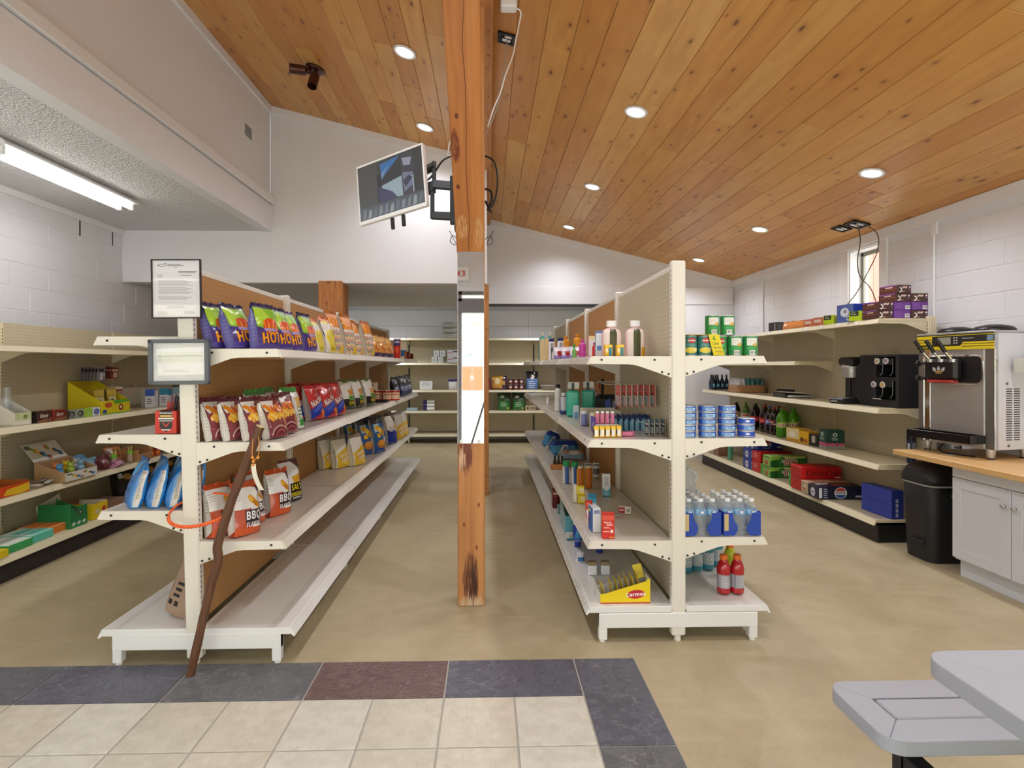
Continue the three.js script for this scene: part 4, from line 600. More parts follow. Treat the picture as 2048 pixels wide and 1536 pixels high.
bags({ y: T2, w: 0.15, h: 0.24, d: 0.09, front: art.dark, side: '#1a1a34', seal: '#101020', label: 'dark navy snack bag at the far end of the second chip shelf', group: 'dark navy snack bags', spots: [[-1.14, -6.62, 74, 8], [-1.1, -6.82, 70, 8, 1.05], [-1.09, -7.02, 74, 8], [-1.08, -7.25, 74, 8, 1.08]] });
bags({ y: T3, w: 0.16, h: 0.265, d: 0.085, front: art.bbq, side: art.bbqSide, seal: '#b94a1c', label: 'white and orange barbecue chip bag on the third chip shelf', group: 'barbecue chip bags', spots: [[-1.365, -2.79, 64, 8], [-1.25, -2.79, 62, 6, 1, -3], [-1.36, -3.1, 69, 8], [-1.28, -2.98, 74, 10, 0.9], [-1.225, -3.16, 62, 4]] });
bags({ y: T3, w: 0.165, h: 0.27, d: 0.085, front: art.salt, side: '#e2e2e6', seal: '#5e2f38', label: 'white chip bag with black panel and yellow lettering on the third chip shelf', spots: [[-1.26, -3.45, 66, 6]] });
bags({ y: T3, w: 0.185, h: 0.27, d: 0.09, front: art.ripple, side: '#e2ded2', seal: '#8e8372', label: 'white and yellow potato chip bag beside the blue bags on the third chip shelf', group: 'white and yellow chip bags', spots: [[-1.35, -4.58, 64, 10], [-1.25, -4.6, 66, 9], [-1.14, -4.72, 68, 9]] });
bags({ y: T3, w: 0.21, h: 0.36, d: 0.11, front: art.blue, side: '#c9c6c2', seal: '#2b3440', label: 'large blue chip bag picturing golden chips on the third chip shelf', group: 'large blue chip bags', spots: [[-1.33, -5.25, 64, 6], [-1.2, -5.26, 64, 6], [-1.1, -5.38, 66, 6], [-1.28, -5.55, 74, 6]] });
bags({ y: T3, w: 0.19, h: 0.33, d: 0.1, front: art.navy, side: '#e0ddd6', seal: '#5b4434', label: 'white over navy chip bag on the third chip shelf', group: 'white and navy chip bags', spots: [[-1.18, -5.85, 69, 6], [-1.08, -5.98, 66, 6]] });
bags({ y: T3, w: 0.19, h: 0.32, d: 0.1, front: art.ripple, side: '#e2ded2', seal: '#8e8372', label: 'white and yellow chip bag at the far end of the third chip shelf', group: 'far white and yellow chip bags', spots: [[-1.06, -6.35, 66, 6], [-1.05, -6.62, 66, 6], [-1.15, -6.3, 74, 6, 1.05]] });
bags({ y: 0.759, w: 0.165, h: 0.25, d: 0.07, front: art.cookie, side: art.cookieSide, seal: '#15589c', label: 'shiny blue bag with white panel on the far side of the chip shelving', group: 'shiny blue bags', spots: [[-1.81, -2.78, -48, 14], [-1.715, -2.78, -48, 14], [-1.62, -2.78, -50, 14], [-1.525, -2.79, -50, 12], [-1.7, -2.98, -50, 10, 1.08], [-1.58, -3.0, -50, 10, 1.12]] });
{ // taupe bag on the base
  const paper = cell(70, 100, (g, w, h) => { fill(g, '#a58a78', 0, 0, w, h); for (let i = 0; i < 3; i++) fill(g, '#2b2422', 14, 40 + i * 10, 15, 5); for (let i = 0; i < 2; i++) fill(g, '#2b2422', 8 + i * 14, 72, 9, 9); });
  bags({ name: 'paper_bag', y: 0.181, w: 0.2, h: 0.29, d: 0.13, front: paper, side: '#97796a', seal: '#8a6e60', mat: M.paper, label: 'taupe bag with small dark marks on the shelving base behind the stick', spots: [[-1.575, -2.83, -12, 10, 1, -14]] });
}
// small things among the bags
function carton(name, label, group, [w, h, d], cells, [x, y, z], ry = 0, o = {}) {
  const c = Object.fromEntries(Object.entries(cells).map(([k, v]) => [k, v]));
  const t = thing(name, label, o.cat ?? 'box', group, [x, y, z]); t.rotation.order = 'YXZ'; t.rotation.set(R(o.rx ?? 0), R(ry), R(o.rz ?? 0));
  mesh('body', cbox(w, h, d, o.c ?? 0.002, c).translate(0, h / 2, 0), o.mat ?? M.print, t);
  if (o.flap !== false) mesh('flap', cbox(w * 0.96, 0.0016, d * 0.49, 0.0004, { all: c.py ?? c.all }).translate(0, h + 0.0004, d * 0.245), o.mat ?? M.print, t);
  return t;
}
{
  const can = cell(160, 80, (g, w, h) => { fill(g, '#b81a1e', 0, 0, w, h); fill(g, '#e6e2da', 0, 0, 30, h); fill(g, '#27357a', 56, 2, 46, 26); text(g, 'POTATO', 80, 12, 11, '#fff'); oval(g, 80, 44, 20, 14, '#d94a2a'); fill(g, '#d08a22', 108, 0, 26, h); });
  const t = thing('chip_canister', 'tall red and blue chip canister at the far end of the top chip shelf', 'canister', null, [-1.055, T1, -6.25]); mesh('body', cyl(0.04, 0.215, 20, can), M.label, t); mesh('lid', cyl(0.042, 0.012, 20).translate(0, 0.213, 0), M.white, t);
  carton('snack_box', 'white and blue snack box beside the chip canister', null, [0.09, 0.2, 0.09], { all: '#e4ddcb', pz: cell(40, 60, (g) => { fill(g, '#e4ddcb', 0, 0, 40, 60); fill(g, '#3a7ab0', 0, 30, 40, 22); fill(g, '#b46a3a', 26, 34, 14, 26); }) }, [-1.06, T1, -6.6], 40);
  const red = cell(50, 30, (g) => { fill(g, '#9a2420', 0, 0, 50, 30); fill(g, '#e0d0c0', 4, 8, 22, 6); fill(g, '#2a1512', 30, 4, 14, 20); });
  carton('snack_box', 'small dark red snack box at the end of the top chip shelf', 'dark red snack boxes', [0.1, 0.09, 0.07], { all: '#8e2220', pz: red }, [-1.08, T1, -6.95], 30); carton('snack_box', 'small dark red snack box at the end of the top chip shelf', 'dark red snack boxes', [0.1, 0.07, 0.07], { all: '#8e2220', pz: red }, [-1.06, T1, -7.2], 30);
  const pk = cell(48, 64, (g) => { fill(g, '#cdbb9d', 0, 0, 48, 64); oval(g, 24, 10, 3, 3, '#3a2a22'); for (let i = 0; i < 5; i++) oval(g, 10 + (i * 13) % 30, 26 + i * 7, 5, 3, '#7d5a44', 30 * i); text(g, 'a', 24, 44, 14, '#6a2a2a'); });
  bags({ name: 'snack_pouch', y: T2, w: 0.12, h: 0.2, d: 0.05, front: pk, side: '#c4b396', seal: '#b8a586', mat: M.paper, label: 'flat beige snack pouch standing behind the red tins', spots: [[-1.27, -5.95, 30, 6]] });
  const tin = cell(120, 40, (g) => { fill(g, '#b9281c', 0, 0, 120, 40); fill(g, '#e8cda8', 40, 8, 44, 26); fill(g, '#a2443a', 46, 14, 30, 4); lines(g, '#a66', 46, 22, 30, 2, 5); });
  for (const [x, z] of [[-1.21, -5.86], [-1.1, -5.84], [-1.02, -5.9]]) { const t2 = thing('snack_tin', 'red tin with cream label on the second chip shelf', 'tin', 'red snack tins', [x, T2, z], R(20)); mesh('body', cyl(0.05, 0.105, 22, tin), M.label, t2); mesh('lid', cyl(0.051, 0.008, 22).translate(0, 0.103, 0), M.steel, t2); }
  const tr = thing('snack_tray', 'shallow black tray lying in front of the red tins', 'tray', null, [-1.13, T2, -5.6]); mesh('base', [bx(-0.09, 0.09, 0, 0.004, -0.07, 0.07, 0.001)], M.black, tr); mesh('rim', [bx(-0.09, 0.09, 0.004, 0.018, 0.064, 0.07, 0.002), bx(-0.09, 0.09, 0.004, 0.018, -0.07, -0.064, 0.002), bx(-0.09, -0.084, 0.004, 0.018, -0.07, 0.07, 0.002), bx(0.084, 0.09, 0.004, 0.018, -0.07, 0.07, 0.002)], M.black, tr);
}
{ // red jerky display box with sticks
  const f = cell(90, 96, (g, w, h) => { fill(g, '#cc3a2c', 0, 0, w, h); poly(g, '#2a2628', [[20, 0], [72, 0], [72, 70], [46, 90], [20, 70]]); text(g, 'Smokehouse', 46, 10, 10, '#f0ece6', { sx: 0.85 }); fill(g, '#d9b45a', 22, 18, 48, 9); fill(g, '#f0ece6', 14, 30, 64, 6); fill(g, '#c9c4be', 20, 40, 52, 5); g.strokeStyle = '#d8432f'; g.lineWidth = 5; g.beginPath(); g.moveTo(32, 50); g.lineTo(46, 66); g.lineTo(60, 50); g.stroke(); fill(g, '#f0ece6', 28, 78, 36, 5); });
  const t = thing('jerky_display_box', 'open red display box with black shield holding dark meat sticks', 'box', null, [-1.6, 1.133, -2.76]);
  mesh('front_panel', cbox(0.105, 0.112, 0.003, 0.0008, { all: '#c23528', pz: f }).translate(0, 0.056, 0.05), M.print, t);
  mesh('tray', [bx(-0.0525, -0.05, 0, 0.112, -0.05, 0.05, 0.0005), bx(0.05, 0.0525, 0, 0.112, -0.05, 0.05, 0.0005), bx(-0.0525, 0.0525, 0, 0.15, -0.052, -0.049, 0.0005), bx(-0.0525, 0.0525, 0, 0.002, -0.05, 0.05, 0.0005)], std('#c23528', 0.5), t);
  const rr = rng(9); for (let i = 0; i < 9; i++) { const x = -0.035 + i * 0.009; mesh('meat_stick', [bar([x, 0.006, -0.03 + rr() * 0.06], [x + 0.03 + rr() * 0.02, 0.17 + rr() * 0.03, -0.02 + rr() * 0.04], 0.007, 0.005, 0.001)], [M.black, std('#7a2a4a', 0.4), std('#3a1a1a', 0.5), std('#5a5a66', 0.3)][i % 4], t); }
}
{ // walking stick, its tag and the tie
  const s = thing('walking_stick', 'knotty brown wooden walking stick leaning on the end of the chip shelving', 'stick', null);
  const pts = [[-1.408, 0.0, -2.575], [-1.36, 0.24, -2.588], [-1.318, 0.44, -2.6], [-1.29, 0.545, -2.604], [-1.295, 0.6, -2.606], [-1.275, 0.68, -2.61], [-1.235, 0.82, -2.618], [-1.18, 0.97, -2.626], [-1.135, 1.09, -2.632], [-1.105, 1.175, -2.636]];
  const c = new THREE.CatmullRomCurve3(pts.map(V)), g = new THREE.TubeGeometry(c, 90, 0.0195, 12, false), p = g.attributes.position; const fr = c.computeFrenetFrames(90);
  void fr; for (let i = 0; i < p.count; i++) { const k = Math.floor(i / 13) / 90, o = c.getPointAt(Math.min(1, k)); const v = new THREE.Vector3(p.getX(i), p.getY(i), p.getZ(i)).sub(o), b = 1 + 0.16 * (n64(k * 22, (i % 13) * 0.7) - 0.5) + 0.12 * Math.exp(-(((k - 0.42) * 26) ** 2)) + 0.1 * Math.exp(-(((k - 0.78) * 30) ** 2)) + 0.1 * k; v.multiplyScalar(b).add(o); p.setXYZ(i, v.x, v.y, v.z); }
  g.computeVertexNormals(); mesh('shaft', g, M.bark, s);
  const top = c.getPointAt(1), dir = c.getTangentAt(1); const cap = new THREE.CylinderGeometry(0.0205, 0.0205, 0.004, 16).applyQuaternion(new THREE.Quaternion().setFromUnitVectors(new THREE.Vector3(0, 1, 0), dir)).translate(top.x, top.y, top.z); mesh('cut_end', cap, std('#e2cf9e', 0.7), s);
  mesh('lanyard', tube([[-1.13, 1.12, -2.61], [-1.128, 1.04, -2.6], [-1.12, 1.02, -2.6], [-1.105, 1.03, -2.6], [-1.1, 1.08, -2.61], [-1.108, 1.13, -2.62]], 0.0022, 30, 5), std('#d9924a', 0.6), s);
  for (const [x, y] of [[-1.127, 1.03], [-1.122, 1.012], [-1.101, 1.03], [-1.124, 0.995]]) mesh('bead', new THREE.SphereGeometry(0.008, 10, 8).translate(x, y, -2.598), std('#e0963c', 0.4), s);
  { const P = [], U = []; for (let i = 0; i < 8; i++) { const f = (t) => [-1.122 + 0.03 * t * t + 0.01 * t, 1.0 - 0.125 * t, -2.597 + 0.006 * Math.sin(t * 3)]; const a = f(i / 8), b = f((i + 1) / 8), w = 0.0115; const q = [[a[0] - w, a[1], a[2]], [b[0] - w, b[1], b[2]], [b[0] + w, b[1], b[2]], [a[0] - w, a[1], a[2]], [b[0] + w, b[1], b[2]], [a[0] + w, a[1], a[2]]]; for (const v of q) { P.push(...v); U.push(0, 0); } } mesh('paper_tag', buf(P, null, U), std('#e6e0d2', 0.8, { side: THREE.DoubleSide }), s); }
  const t = thing('cable_tie', 'bright orange ribbed tie looped round the shelving end and walking stick', 'tie', null);
  const ring = []; for (let i = 0; i < 28; i++) { const a = i / 28 * 2 * Math.PI; ring.push([-1.405 + 0.152 * Math.cos(a), 0.765 - 0.055 * Math.sin(a) + 0.012 * Math.cos(a), -2.675 + 0.092 * Math.sin(a)]); }
  mesh('strap', tube(ring, 0.0055, 80, 6, true), M.orange, t);
  const q = []; for (let i = 2; i < 13; i += 0.5) { const a = i / 28 * 2 * Math.PI; q.push(new THREE.SphereGeometry(0.009, 8, 6).translate(-1.405 + 0.152 * Math.cos(a), 0.765 - 0.055 * Math.sin(a) + 0.012 * Math.cos(a) - 0.004, -2.675 + 0.092 * Math.sin(a))); } const rb = mesh('ribs', q, M.orange, t); rb.userData.kind = 'stuff';
}
{ // two framed papers on the shelving end
  const doc = cell(200, 250, (g, w, h) => { fill(g, '#e6e5ea', 0, 0, w, h); g.strokeStyle = '#5a6068'; g.lineWidth = 2; g.beginPath(); g.moveTo(22, 22); g.lineTo(36, 18); g.lineTo(58, 14); g.lineTo(54, 24); g.lineTo(40, 28); g.closePath(); g.stroke(); lines(g, '#777b82', 62, 16, 74, 2, 6, 3); fill(g, '#9a9da2', 88, 30, 18, 2); fill(g, '#70747c', 108, 48, 76, 4); fill(g, '#9a9da2', 108, 54, 70, 2); fill(g, '#8a8d94', 118, 64, 44, 3); lines(g, '#9a9da2', 20, 62, 26, 3, 6, 2); lines(g, '#a6a8ac', 24, 88, 152, 5, 5, 2); lines(g, '#a0a2a8', 24, 118, 152, 6, 5, 2); lines(g, '#a6a8ac', 24, 156, 150, 4, 5, 2); lines(g, '#b0b2b6', 12, 184, 170, 2, 6, 1); lines(g, '#9a9da2', 60, 200, 90, 2, 7, 2); lines(g, '#a6a8ac', 20, 224, 46, 3, 5, 2); lines(g, '#a6a8ac', 130, 222, 50, 3, 5, 2); });
  const a = thing('picture_frame', 'thin black frame with a printed letter above the shelving end', 'frame', null, [-1.5, 1.697, -2.63], R(2)); a.rotation.z = R(0.8);
  mesh('frame', [bx(-0.115, 0.115, 0, 0.005, -0.008, 0.008, 0.001), bx(-0.115, 0.115, 0.279, 0.284, -0.008, 0.008, 0.001), bx(-0.115, -0.1105, 0, 0.284, -0.008, 0.008, 0.001), bx(0.1105, 0.115, 0, 0.284, -0.008, 0.008, 0.001), bx(-0.112, 0.112, 0.002, 0.282, -0.008, -0.004, 0.001)], M.black, a);
  mesh('letter', cellUV(new THREE.PlaneGeometry(0.222, 0.275).translate(0, 0.142, -0.001), doc), M.paper, a);
  mesh('glass', [bx(-0.1105, 0.1105, 0.005, 0.279, 0.002, 0.004, 0.0003)], M.glass, a);
  const cert = cell(220, 160, (g, w, h) => { fill(g, '#c9ccd2', 0, 0, w, h); poly(g, '#e9ebee', [[14, 24], [212, 18], [218, 132], [20, 136]]); fill(g, '#dfe4dc', 22, 40, 188, 40); fill(g, '#8d9294', 20, 54, 186, 2); lines(g, '#a4a8ac', 18, 52, 20, 5, 6, 2); lines(g, '#b4b8bc', 40, 112, 120, 2, 6, 2); });
  const b = thing('picture_frame', 'wide grey frame holding a pale certificate on the shelving end', 'frame', null, [-1.487, 1.378, -2.628], R(2)); b.rotation.z = R(0.6);
  const gm = std('#5b6067', 0.45); mesh('frame', [bx(-0.141, 0.141, 0, 0.018, -0.01, 0.01, 0.002), bx(-0.141, 0.141, 0.2, 0.218, -0.01, 0.01, 0.002), bx(-0.141, -0.121, 0, 0.218, -0.01, 0.01, 0.002), bx(0.121, 0.141, 0, 0.218, -0.01, 0.01, 0.002), bx(-0.13, 0.13, 0.01, 0.21, -0.01, -0.006, 0.001)], gm, b);
  mesh('certificate', cellUV(new THREE.PlaneGeometry(0.244, 0.184).translate(0, 0.109, -0.002), cert), M.paper, b);
  mesh('glass', [bx(-0.122, 0.122, 0.017, 0.201, 0.002, 0.004, 0.0003)], M.glass, b);
}

// ---------- right gondola, aisle side ----------
const Y1 = 1.522, Y2 = 1.077, Y3 = 0.537, Y4 = 0.192;
function pack(w, h, bg, draw) { return cell(w, h, (g) => { fill(g, bg, 0, 0, w, h); draw && draw(g, w, h); }); }
function bottle(name, label, group, p, prof, cap, body, o = {}) { // lathed bottle: body, optional printed label, cap
  const t = thing(name, label, 'bottle', group, p, R(o.ry ?? 0)); const top = prof[prof.length - 1][1];
  mesh('body', lathe([[0, 0], ...prof], 20, body.isMaterial ? undefined : body), body.isMaterial ? body : M.label, t);
  if (o.label) mesh('label', band(o.label[0], o.label[1], o.label[2], 20, o.label[3]), M.label, t);
  if (cap) mesh('cap', cyl(cap[0], cap[1], 16, cap[2].isMaterial ? undefined : cap[2]).translate(0, top - 0.004, 0), cap[2].isMaterial ? cap[2] : M.label, t);
  if (o.sx) t.scale.set(...o.sx); return t;
}
const shoulder = (r, h, n, nr = r * 0.4) => [[r * 0.92, 0], [r, 0.006], [r, h * n], [r * 0.9, h * (n + (1 - n) * 0.4)], [nr, h * (n + (1 - n) * 0.75)], [nr, h]];
{ // top shelf
  for (const [x, z] of [[0.64, -6.35], [0.72, -6.3]]) bottle('lotion_bottle', 'teal bottle on the far end of the toiletries top shelf', 'teal bottles', [x, Y1, z], shoulder(0.045, 0.3, 0.8), [0.02, 0.05, std('#d9d5c8', 0.4)], std('#2f9a90', 0.4));
  for (const [x, z] of [[0.6, -6.0], [0.635, -5.8]]) carton('tall_box', 'tall thin cream box on the toiletries top shelf', 'tall cream boxes', [0.05, 0.24, 0.05], { all: '#e2cfa0' }, [x, Y1, z]);
  for (const [x, z] of [[0.63, -5.35], [0.7, -5.2]]) bottle('shampoo_bottle', 'white bottle with dark blue cap on the toiletries top shelf', 'blue capped white bottles', [x, Y1, z], shoulder(0.032, 0.19, 0.88, 0.024), [0.026, 0.03, std('#1f2d6e', 0.35)], pack(80, 60, '#e9e9ea', (g) => { text(g, 'P', 40, 34, 22, '#33343c'); fill(g, '#a9acc4', 20, 50, 40, 6); }));
  for (const [x, z] of [[0.68, -5.7], [0.78, -5.4], [0.83, -5.0]]) bottle('shampoo_bottle', 'orange bottle behind the blue capped bottles', 'orange bottles', [x, Y1, z], shoulder(0.036, 0.22, 0.85), [0.02, 0.025, std('#d98a1c', 0.4)], std('#df9620', 0.35));
  const rp = pack(60, 60, '#d9d4e0', (g) => { poly(g, '#a21f2c', [[18, 18], [56, 20], [60, 44], [24, 46]]); poly(g, '#8d7cc0', [[0, 40], [40, 46], [60, 60], [0, 60]]); fill(g, '#f2f0f2', 6, 6, 22, 14); });
  for (const [x, z] of [[0.64, -4.85], [0.7, -4.78], [0.76, -4.7]]) bags({ name: 'wipes_pack', y: Y1, w: 0.1, h: 0.12, d: 0.05, front: rp, side: '#b9a8c8', seal: '#d9d4e0', label: 'small white red and purple pack on the toiletries top shelf', group: 'red and purple packs', spots: [[x, z, -8, 14]] });
  bottle('shampoo_bottle', 'magenta bottle beside the white pink carton', null, [0.72, Y1, -4.1], shoulder(0.026, 0.13, 0.8), [0.014, 0.02, std('#c04a9a', 0.4)], std('#c544a4', 0.35));
  bottle('spray_bottle', 'small green bottle near the magenta bottle', null, [0.72, Y1, -4.5], shoulder(0.018, 0.1, 0.7), [0.01, 0.03, std('#3e9a4a', 0.4)], std('#7fb86a', 0.4));
  carton('soap_box', 'pink and cream carton on the toiletries top shelf', null, [0.09, 0.17, 0.05], { all: '#d9789c', pz: pack(40, 70, '#cf6a9e', (g) => { fill(g, '#ecd9a0', 0, 0, 40, 14); fill(g, '#ece6e6', 6, 22, 30, 44); }) }, [0.8, Y1, -4.05]);
  carton('soap_box', 'white carton with red stripe behind the red bottle', null, [0.11, 0.13, 0.05], { all: '#e3dede', pz: pack(60, 60, '#e6e2e2', (g) => { fill(g, '#b22a3a', 30, 22, 26, 24); fill(g, '#555', 34, 12, 10, 16); fill(g, '#d86a74', 0, 52, 60, 8); }) }, [0.77, Y1, -3.8]);
  bottle('lotion_bottle', 'small red bottle on the toiletries top shelf', null, [0.72, Y1, -3.62], shoulder(0.018, 0.09, 0.78, 0.01), [0.01, 0.018, std('#8c1a1a', 0.4)], std('#c81f22', 0.3));
  carton('lotion_box', 'white and blue carton on the toiletries top shelf', null, [0.1, 0.165, 0.07], { all: '#8fb2d8', pz: pack(60, 90, '#dfe6ec', (g) => { fill(g, '#4f78b8', 0, 0, 60, 7); lines(g, '#9fb6cc', 10, 18, 40, 6, 7); fill(g, '#5d8cc4', 4, 50, 52, 16); fill(g, '#dfe3ea', 8, 66, 44, 18); }) }, [0.735, Y1, -3.42], -6);
  for (const [x, z] of [[0.755, -3.28], [0.895, -3.26]]) { const t = bottle('lotion_bottle', 'pale pink bottle with white cap on the toiletries top shelf', 'pale pink bottles', [x, Y1, z], [[0.05, 0], [0.055, 0.008], [0.056, 0.14], [0.045, 0.165], [0.022, 0.178], [0.022, 0.19]], [0.028, 0.036, M.white], pack(120, 90, '#e6bcbc', (g) => { fill(g, '#e9d9d2', 40, 30, 40, 50); fill(g, '#4a4a2c', 54, 22, 14, 48); lines(g, '#8a8ac0', 84, 30, 26, 7, 7); fill(g, '#e2a824', 70, 54, 14, 30); }), { sx: [1.1, 1, 0.7] }); t.rotation.y = 0; }
  const oint = pack(40, 56, '#e8b52a', (g) => { fill(g, '#f2d24a', 0, 0, 40, 8); fill(g, '#2f7f96', 20, 14, 16, 40); fill(g, '#f0e6c0', 6, 18, 10, 20); });
  for (const x of [0.66, 0.725]) carton('ointment_box', 'small yellow carton with blue panel on the toiletries top shelf', 'yellow ointment boxes', [0.042, 0.062, 0.03], { all: '#e0ad28', pz: oint }, [x, Y1, -2.95]);
}
{ // second shelf
  bottle('lotion_bottle', 'white bottle with black cap on the second toiletries shelf', null, [0.6, Y2, -4.62], shoulder(0.03, 0.2, 0.85, 0.02), [0.018, 0.035, M.black], M.white);
  bottle('pill_bottle', 'tiny white bottle at the end of the second toiletries shelf', null, [0.6, Y2, -5.4], shoulder(0.018, 0.06, 0.7), [0.012, 0.02, M.white], M.white);
  bottle('lotion_bottle', 'dark blue bottle on the second toiletries shelf', null, [0.61, Y2, -4.35], shoulder(0.03, 0.15, 0.85), [0.018, 0.025, M.white], pack(80, 60, '#2b3a86', (g) => fill(g, '#e0e2ee', 26, 18, 28, 20)));
  for (const [x, z] of [[0.65, -4.12], [0.79, -4.25]]) { const t = thing('mouthwash_bottle', 'bright teal mouthwash bottle with white card on the second toiletries shelf', 'bottle', 'teal mouthwash bottles', [x, Y2, z], R(-6)); mesh('body', [cbox(0.1, 0.2, 0.055, 0.014).translate(0, 0.1, 0)], std('#38bfa4', 0.25), t); mesh('neck_card', cbox(0.085, 0.06, 0.004, 0.001, { all: '#c9b08a', pz: pack(60, 40, '#e4e6e2', (g) => { lines(g, '#8a9a90', 8, 8, 40, 4, 7); fill(g, '#b08a5a', 0, 32, 60, 8); }) }).translate(0.005, 0.235, 0), M.print, t); mesh('neck', cyl(0.016, 0.06, 14).translate(0, 0.2, -0.01), std('#3a3f48', 0.4), t); }
  carton('thermometer_box', 'small pale blue carton in front of the teal mouthwash', null, [0.04, 0.1, 0.03], { all: '#9fc0e0', pz: pack(24, 60, '#cfe0ee', (g) => { fill(g, '#6f9fd0', 4, 30, 16, 26); }) }, [0.645, Y2, -3.95]);
  { const t = thing('alcohol_bottle', 'frosted clear bottle with white cap behind the open carton', 'bottle', null, [0.86, Y2, -4.4]); mesh('body', lathe([[0, 0], [0.05, 0.002], [0.055, 0.01], [0.056, 0.14], [0.045, 0.165], [0.02, 0.18], [0.018, 0.2]], 22), M.milky, t); mesh('cap', cyl(0.021, 0.022, 14).translate(0, 0.198, 0), M.white, t); }
  const bb = pack(70, 60, '#14161f', (g) => { poly(g, '#3a56b4', [[22, 16], [34, 10], [40, 50], [24, 54]]); fill(g, '#8a8fae', 40, 16, 8, 34); fill(g, '#b48a78', 50, 18, 12, 34); });
  carton('care_kit_pack', 'black zipped pack with blue and pink print on the second toiletries shelf', null, [0.22, 0.17, 0.12], { all: '#14161f', pz: bb }, [0.93, Y2, -4.12], -4, { c: 0.03, flap: false, cat: 'pack' });
  { // open white carton
    const t = thing('open_carton', 'low open white cardboard tray with soap and tubes, second toiletries shelf', 'box', null, [0.755, Y2, -3.62]); const cb = std('#d8d2c4', 0.7);
    mesh('base', [bx(-0.12, 0.12, 0, 0.003, -0.1, 0.1, 0.0008)], cb, t); mesh('side', [bx(-0.12, 0.12, 0.003, 0.1, -0.1, -0.097, 0.0008)], cb, t); mesh('side', [bx(-0.12, -0.117, 0.003, 0.09, -0.097, 0.1, 0.0008)], cb, t); mesh('side', [bx(0.117, 0.12, 0.003, 0.09, -0.097, 0.1, 0.0008)], cb, t);
    for (let i = 0; i < 3; i++) tag(mesh('cream_tube', [cyl(0.014, 0.07, 12).translate(0.69 + i * 0.05, Y2 + 0.004, -3.6)], [std('#e6e4e6', 0.4), std('#8f9ac4', 0.4), std('#e8d26a', 0.4)][i]), ['short white tube in the open cardboard tray', 'short lilac tube in the open cardboard tray', 'short yellow tube in the open cardboard tray'][i], 'tube');
  }
  for (const [x, z, c, l] of [[0.625, -3.5, '#e9e7ea', 'white and purple stick tube beside the open tray'], [0.66, -3.36, '#e6dfd0', 'cream stick tube in front of the open tray']]) bottle('lip_tube', l, null, [x, Y2, z], [[0.022, 0], [0.024, 0.005], [0.024, 0.075], [0.02, 0.082]], [0.022, 0.02, c], pack(60, 40, c, (g) => { fill(g, '#7a7fc0', 20, 6, 18, 30); }));
  const pk2 = std('#e07aa8', 0.35), mtl = M.steel;
  const lighter = (p, ry, lie, label, m = pk2, grp) => { const t = thing('lighter', label, 'lighter', grp, p); t.rotation.order = 'YXZ'; t.rotation.set(0, R(ry), R(lie)); mesh('body', [cbox(0.024, 0.06, 0.012, 0.004).translate(0, 0.03, 0)], m, t); mesh('metal_top', [cbox(0.02, 0.014, 0.011, 0.002).translate(0, 0.067, 0)], mtl, t); };
  { // lighter tray
    const t = thing('lighter_tray', 'slanted purple and white lighter display on the second toiletries shelf', 'display', null, [0.69, Y2, -3.14]); mesh('tray', [bx(-0.07, 0.07, 0, 0.05, -0.06, 0.03, 0.002)], std('#e8e2ea', 0.5), t); mesh('side', cbox(0.004, 0.09, 0.1, 0.001, { all: pack(40, 40, '#5b4ab0', (g) => { for (let i = 0; i < 6; i++) fill(g, i % 2 ? '#e8e2f2' : '#8a5ac8', 4 + (i * 13) % 30, 4 + (i * 9) % 30, 8, 6); }) }).translate(-0.072, 0.045, -0.01), M.print, t);
    for (let i = 0; i < 4; i++) lighter([0.64 + i * 0.03, Y2 + 0.051, -3.15], 0, 0, 'pink lighter standing in the slanted lighter display', pk2, 'pink lighters in the display');
    for (let i = 0; i < 3; i++) lighter([0.64 + i * 0.022, Y2 + 0.051, -3.18], 0, 0, 'yellow lighter behind the pink lighters', std('#e8c828', 0.35), 'yellow lighters in the display');
  }
  lighter([0.82, Y2 + 0.013, -3.0], 20, 90, 'pink lighter lying beside the yellow cartons'); lighter([0.8, Y2 + 0.013, -2.96], -10, 90, 'pink lighter lying in front of another pink lighter');
  const hl = pack(40, 70, '#e4b41c', (g) => { fill(g, '#f1c62c', 0, 0, 40, 22); fill(g, '#efeee8', 8, 22, 26, 40); fill(g, '#5a4a3a', 0, 20, 8, 34); });
  for (let i = 0; i < 5; i++) carton('glue_box', 'small yellow and white carton in a tight row on the second toiletries shelf', 'row of yellow cartons', [0.028, 0.062, 0.03], { all: '#e4b41c', pz: hl, nx: '#3a3028' }, [0.588 + i * 0.032, Y2, -2.93 - i * 0.004], 0);
  for (const [x, z] of [[0.82, -3.18], [0.92, -3.05]]) tag(mesh('hair_grip', tube([[x - 0.025, Y2 + 0.006, z], [x - 0.01, Y2 + 0.004, z + 0.006], [x + 0.012, Y2 + 0.003, z + 0.008], [x + 0.03, Y2 + 0.004, z + 0.006]], 0.002, 16, 5), M.black), 'small black hair grip lying on the second toiletries shelf', 'clip', 'black hair grips');
}
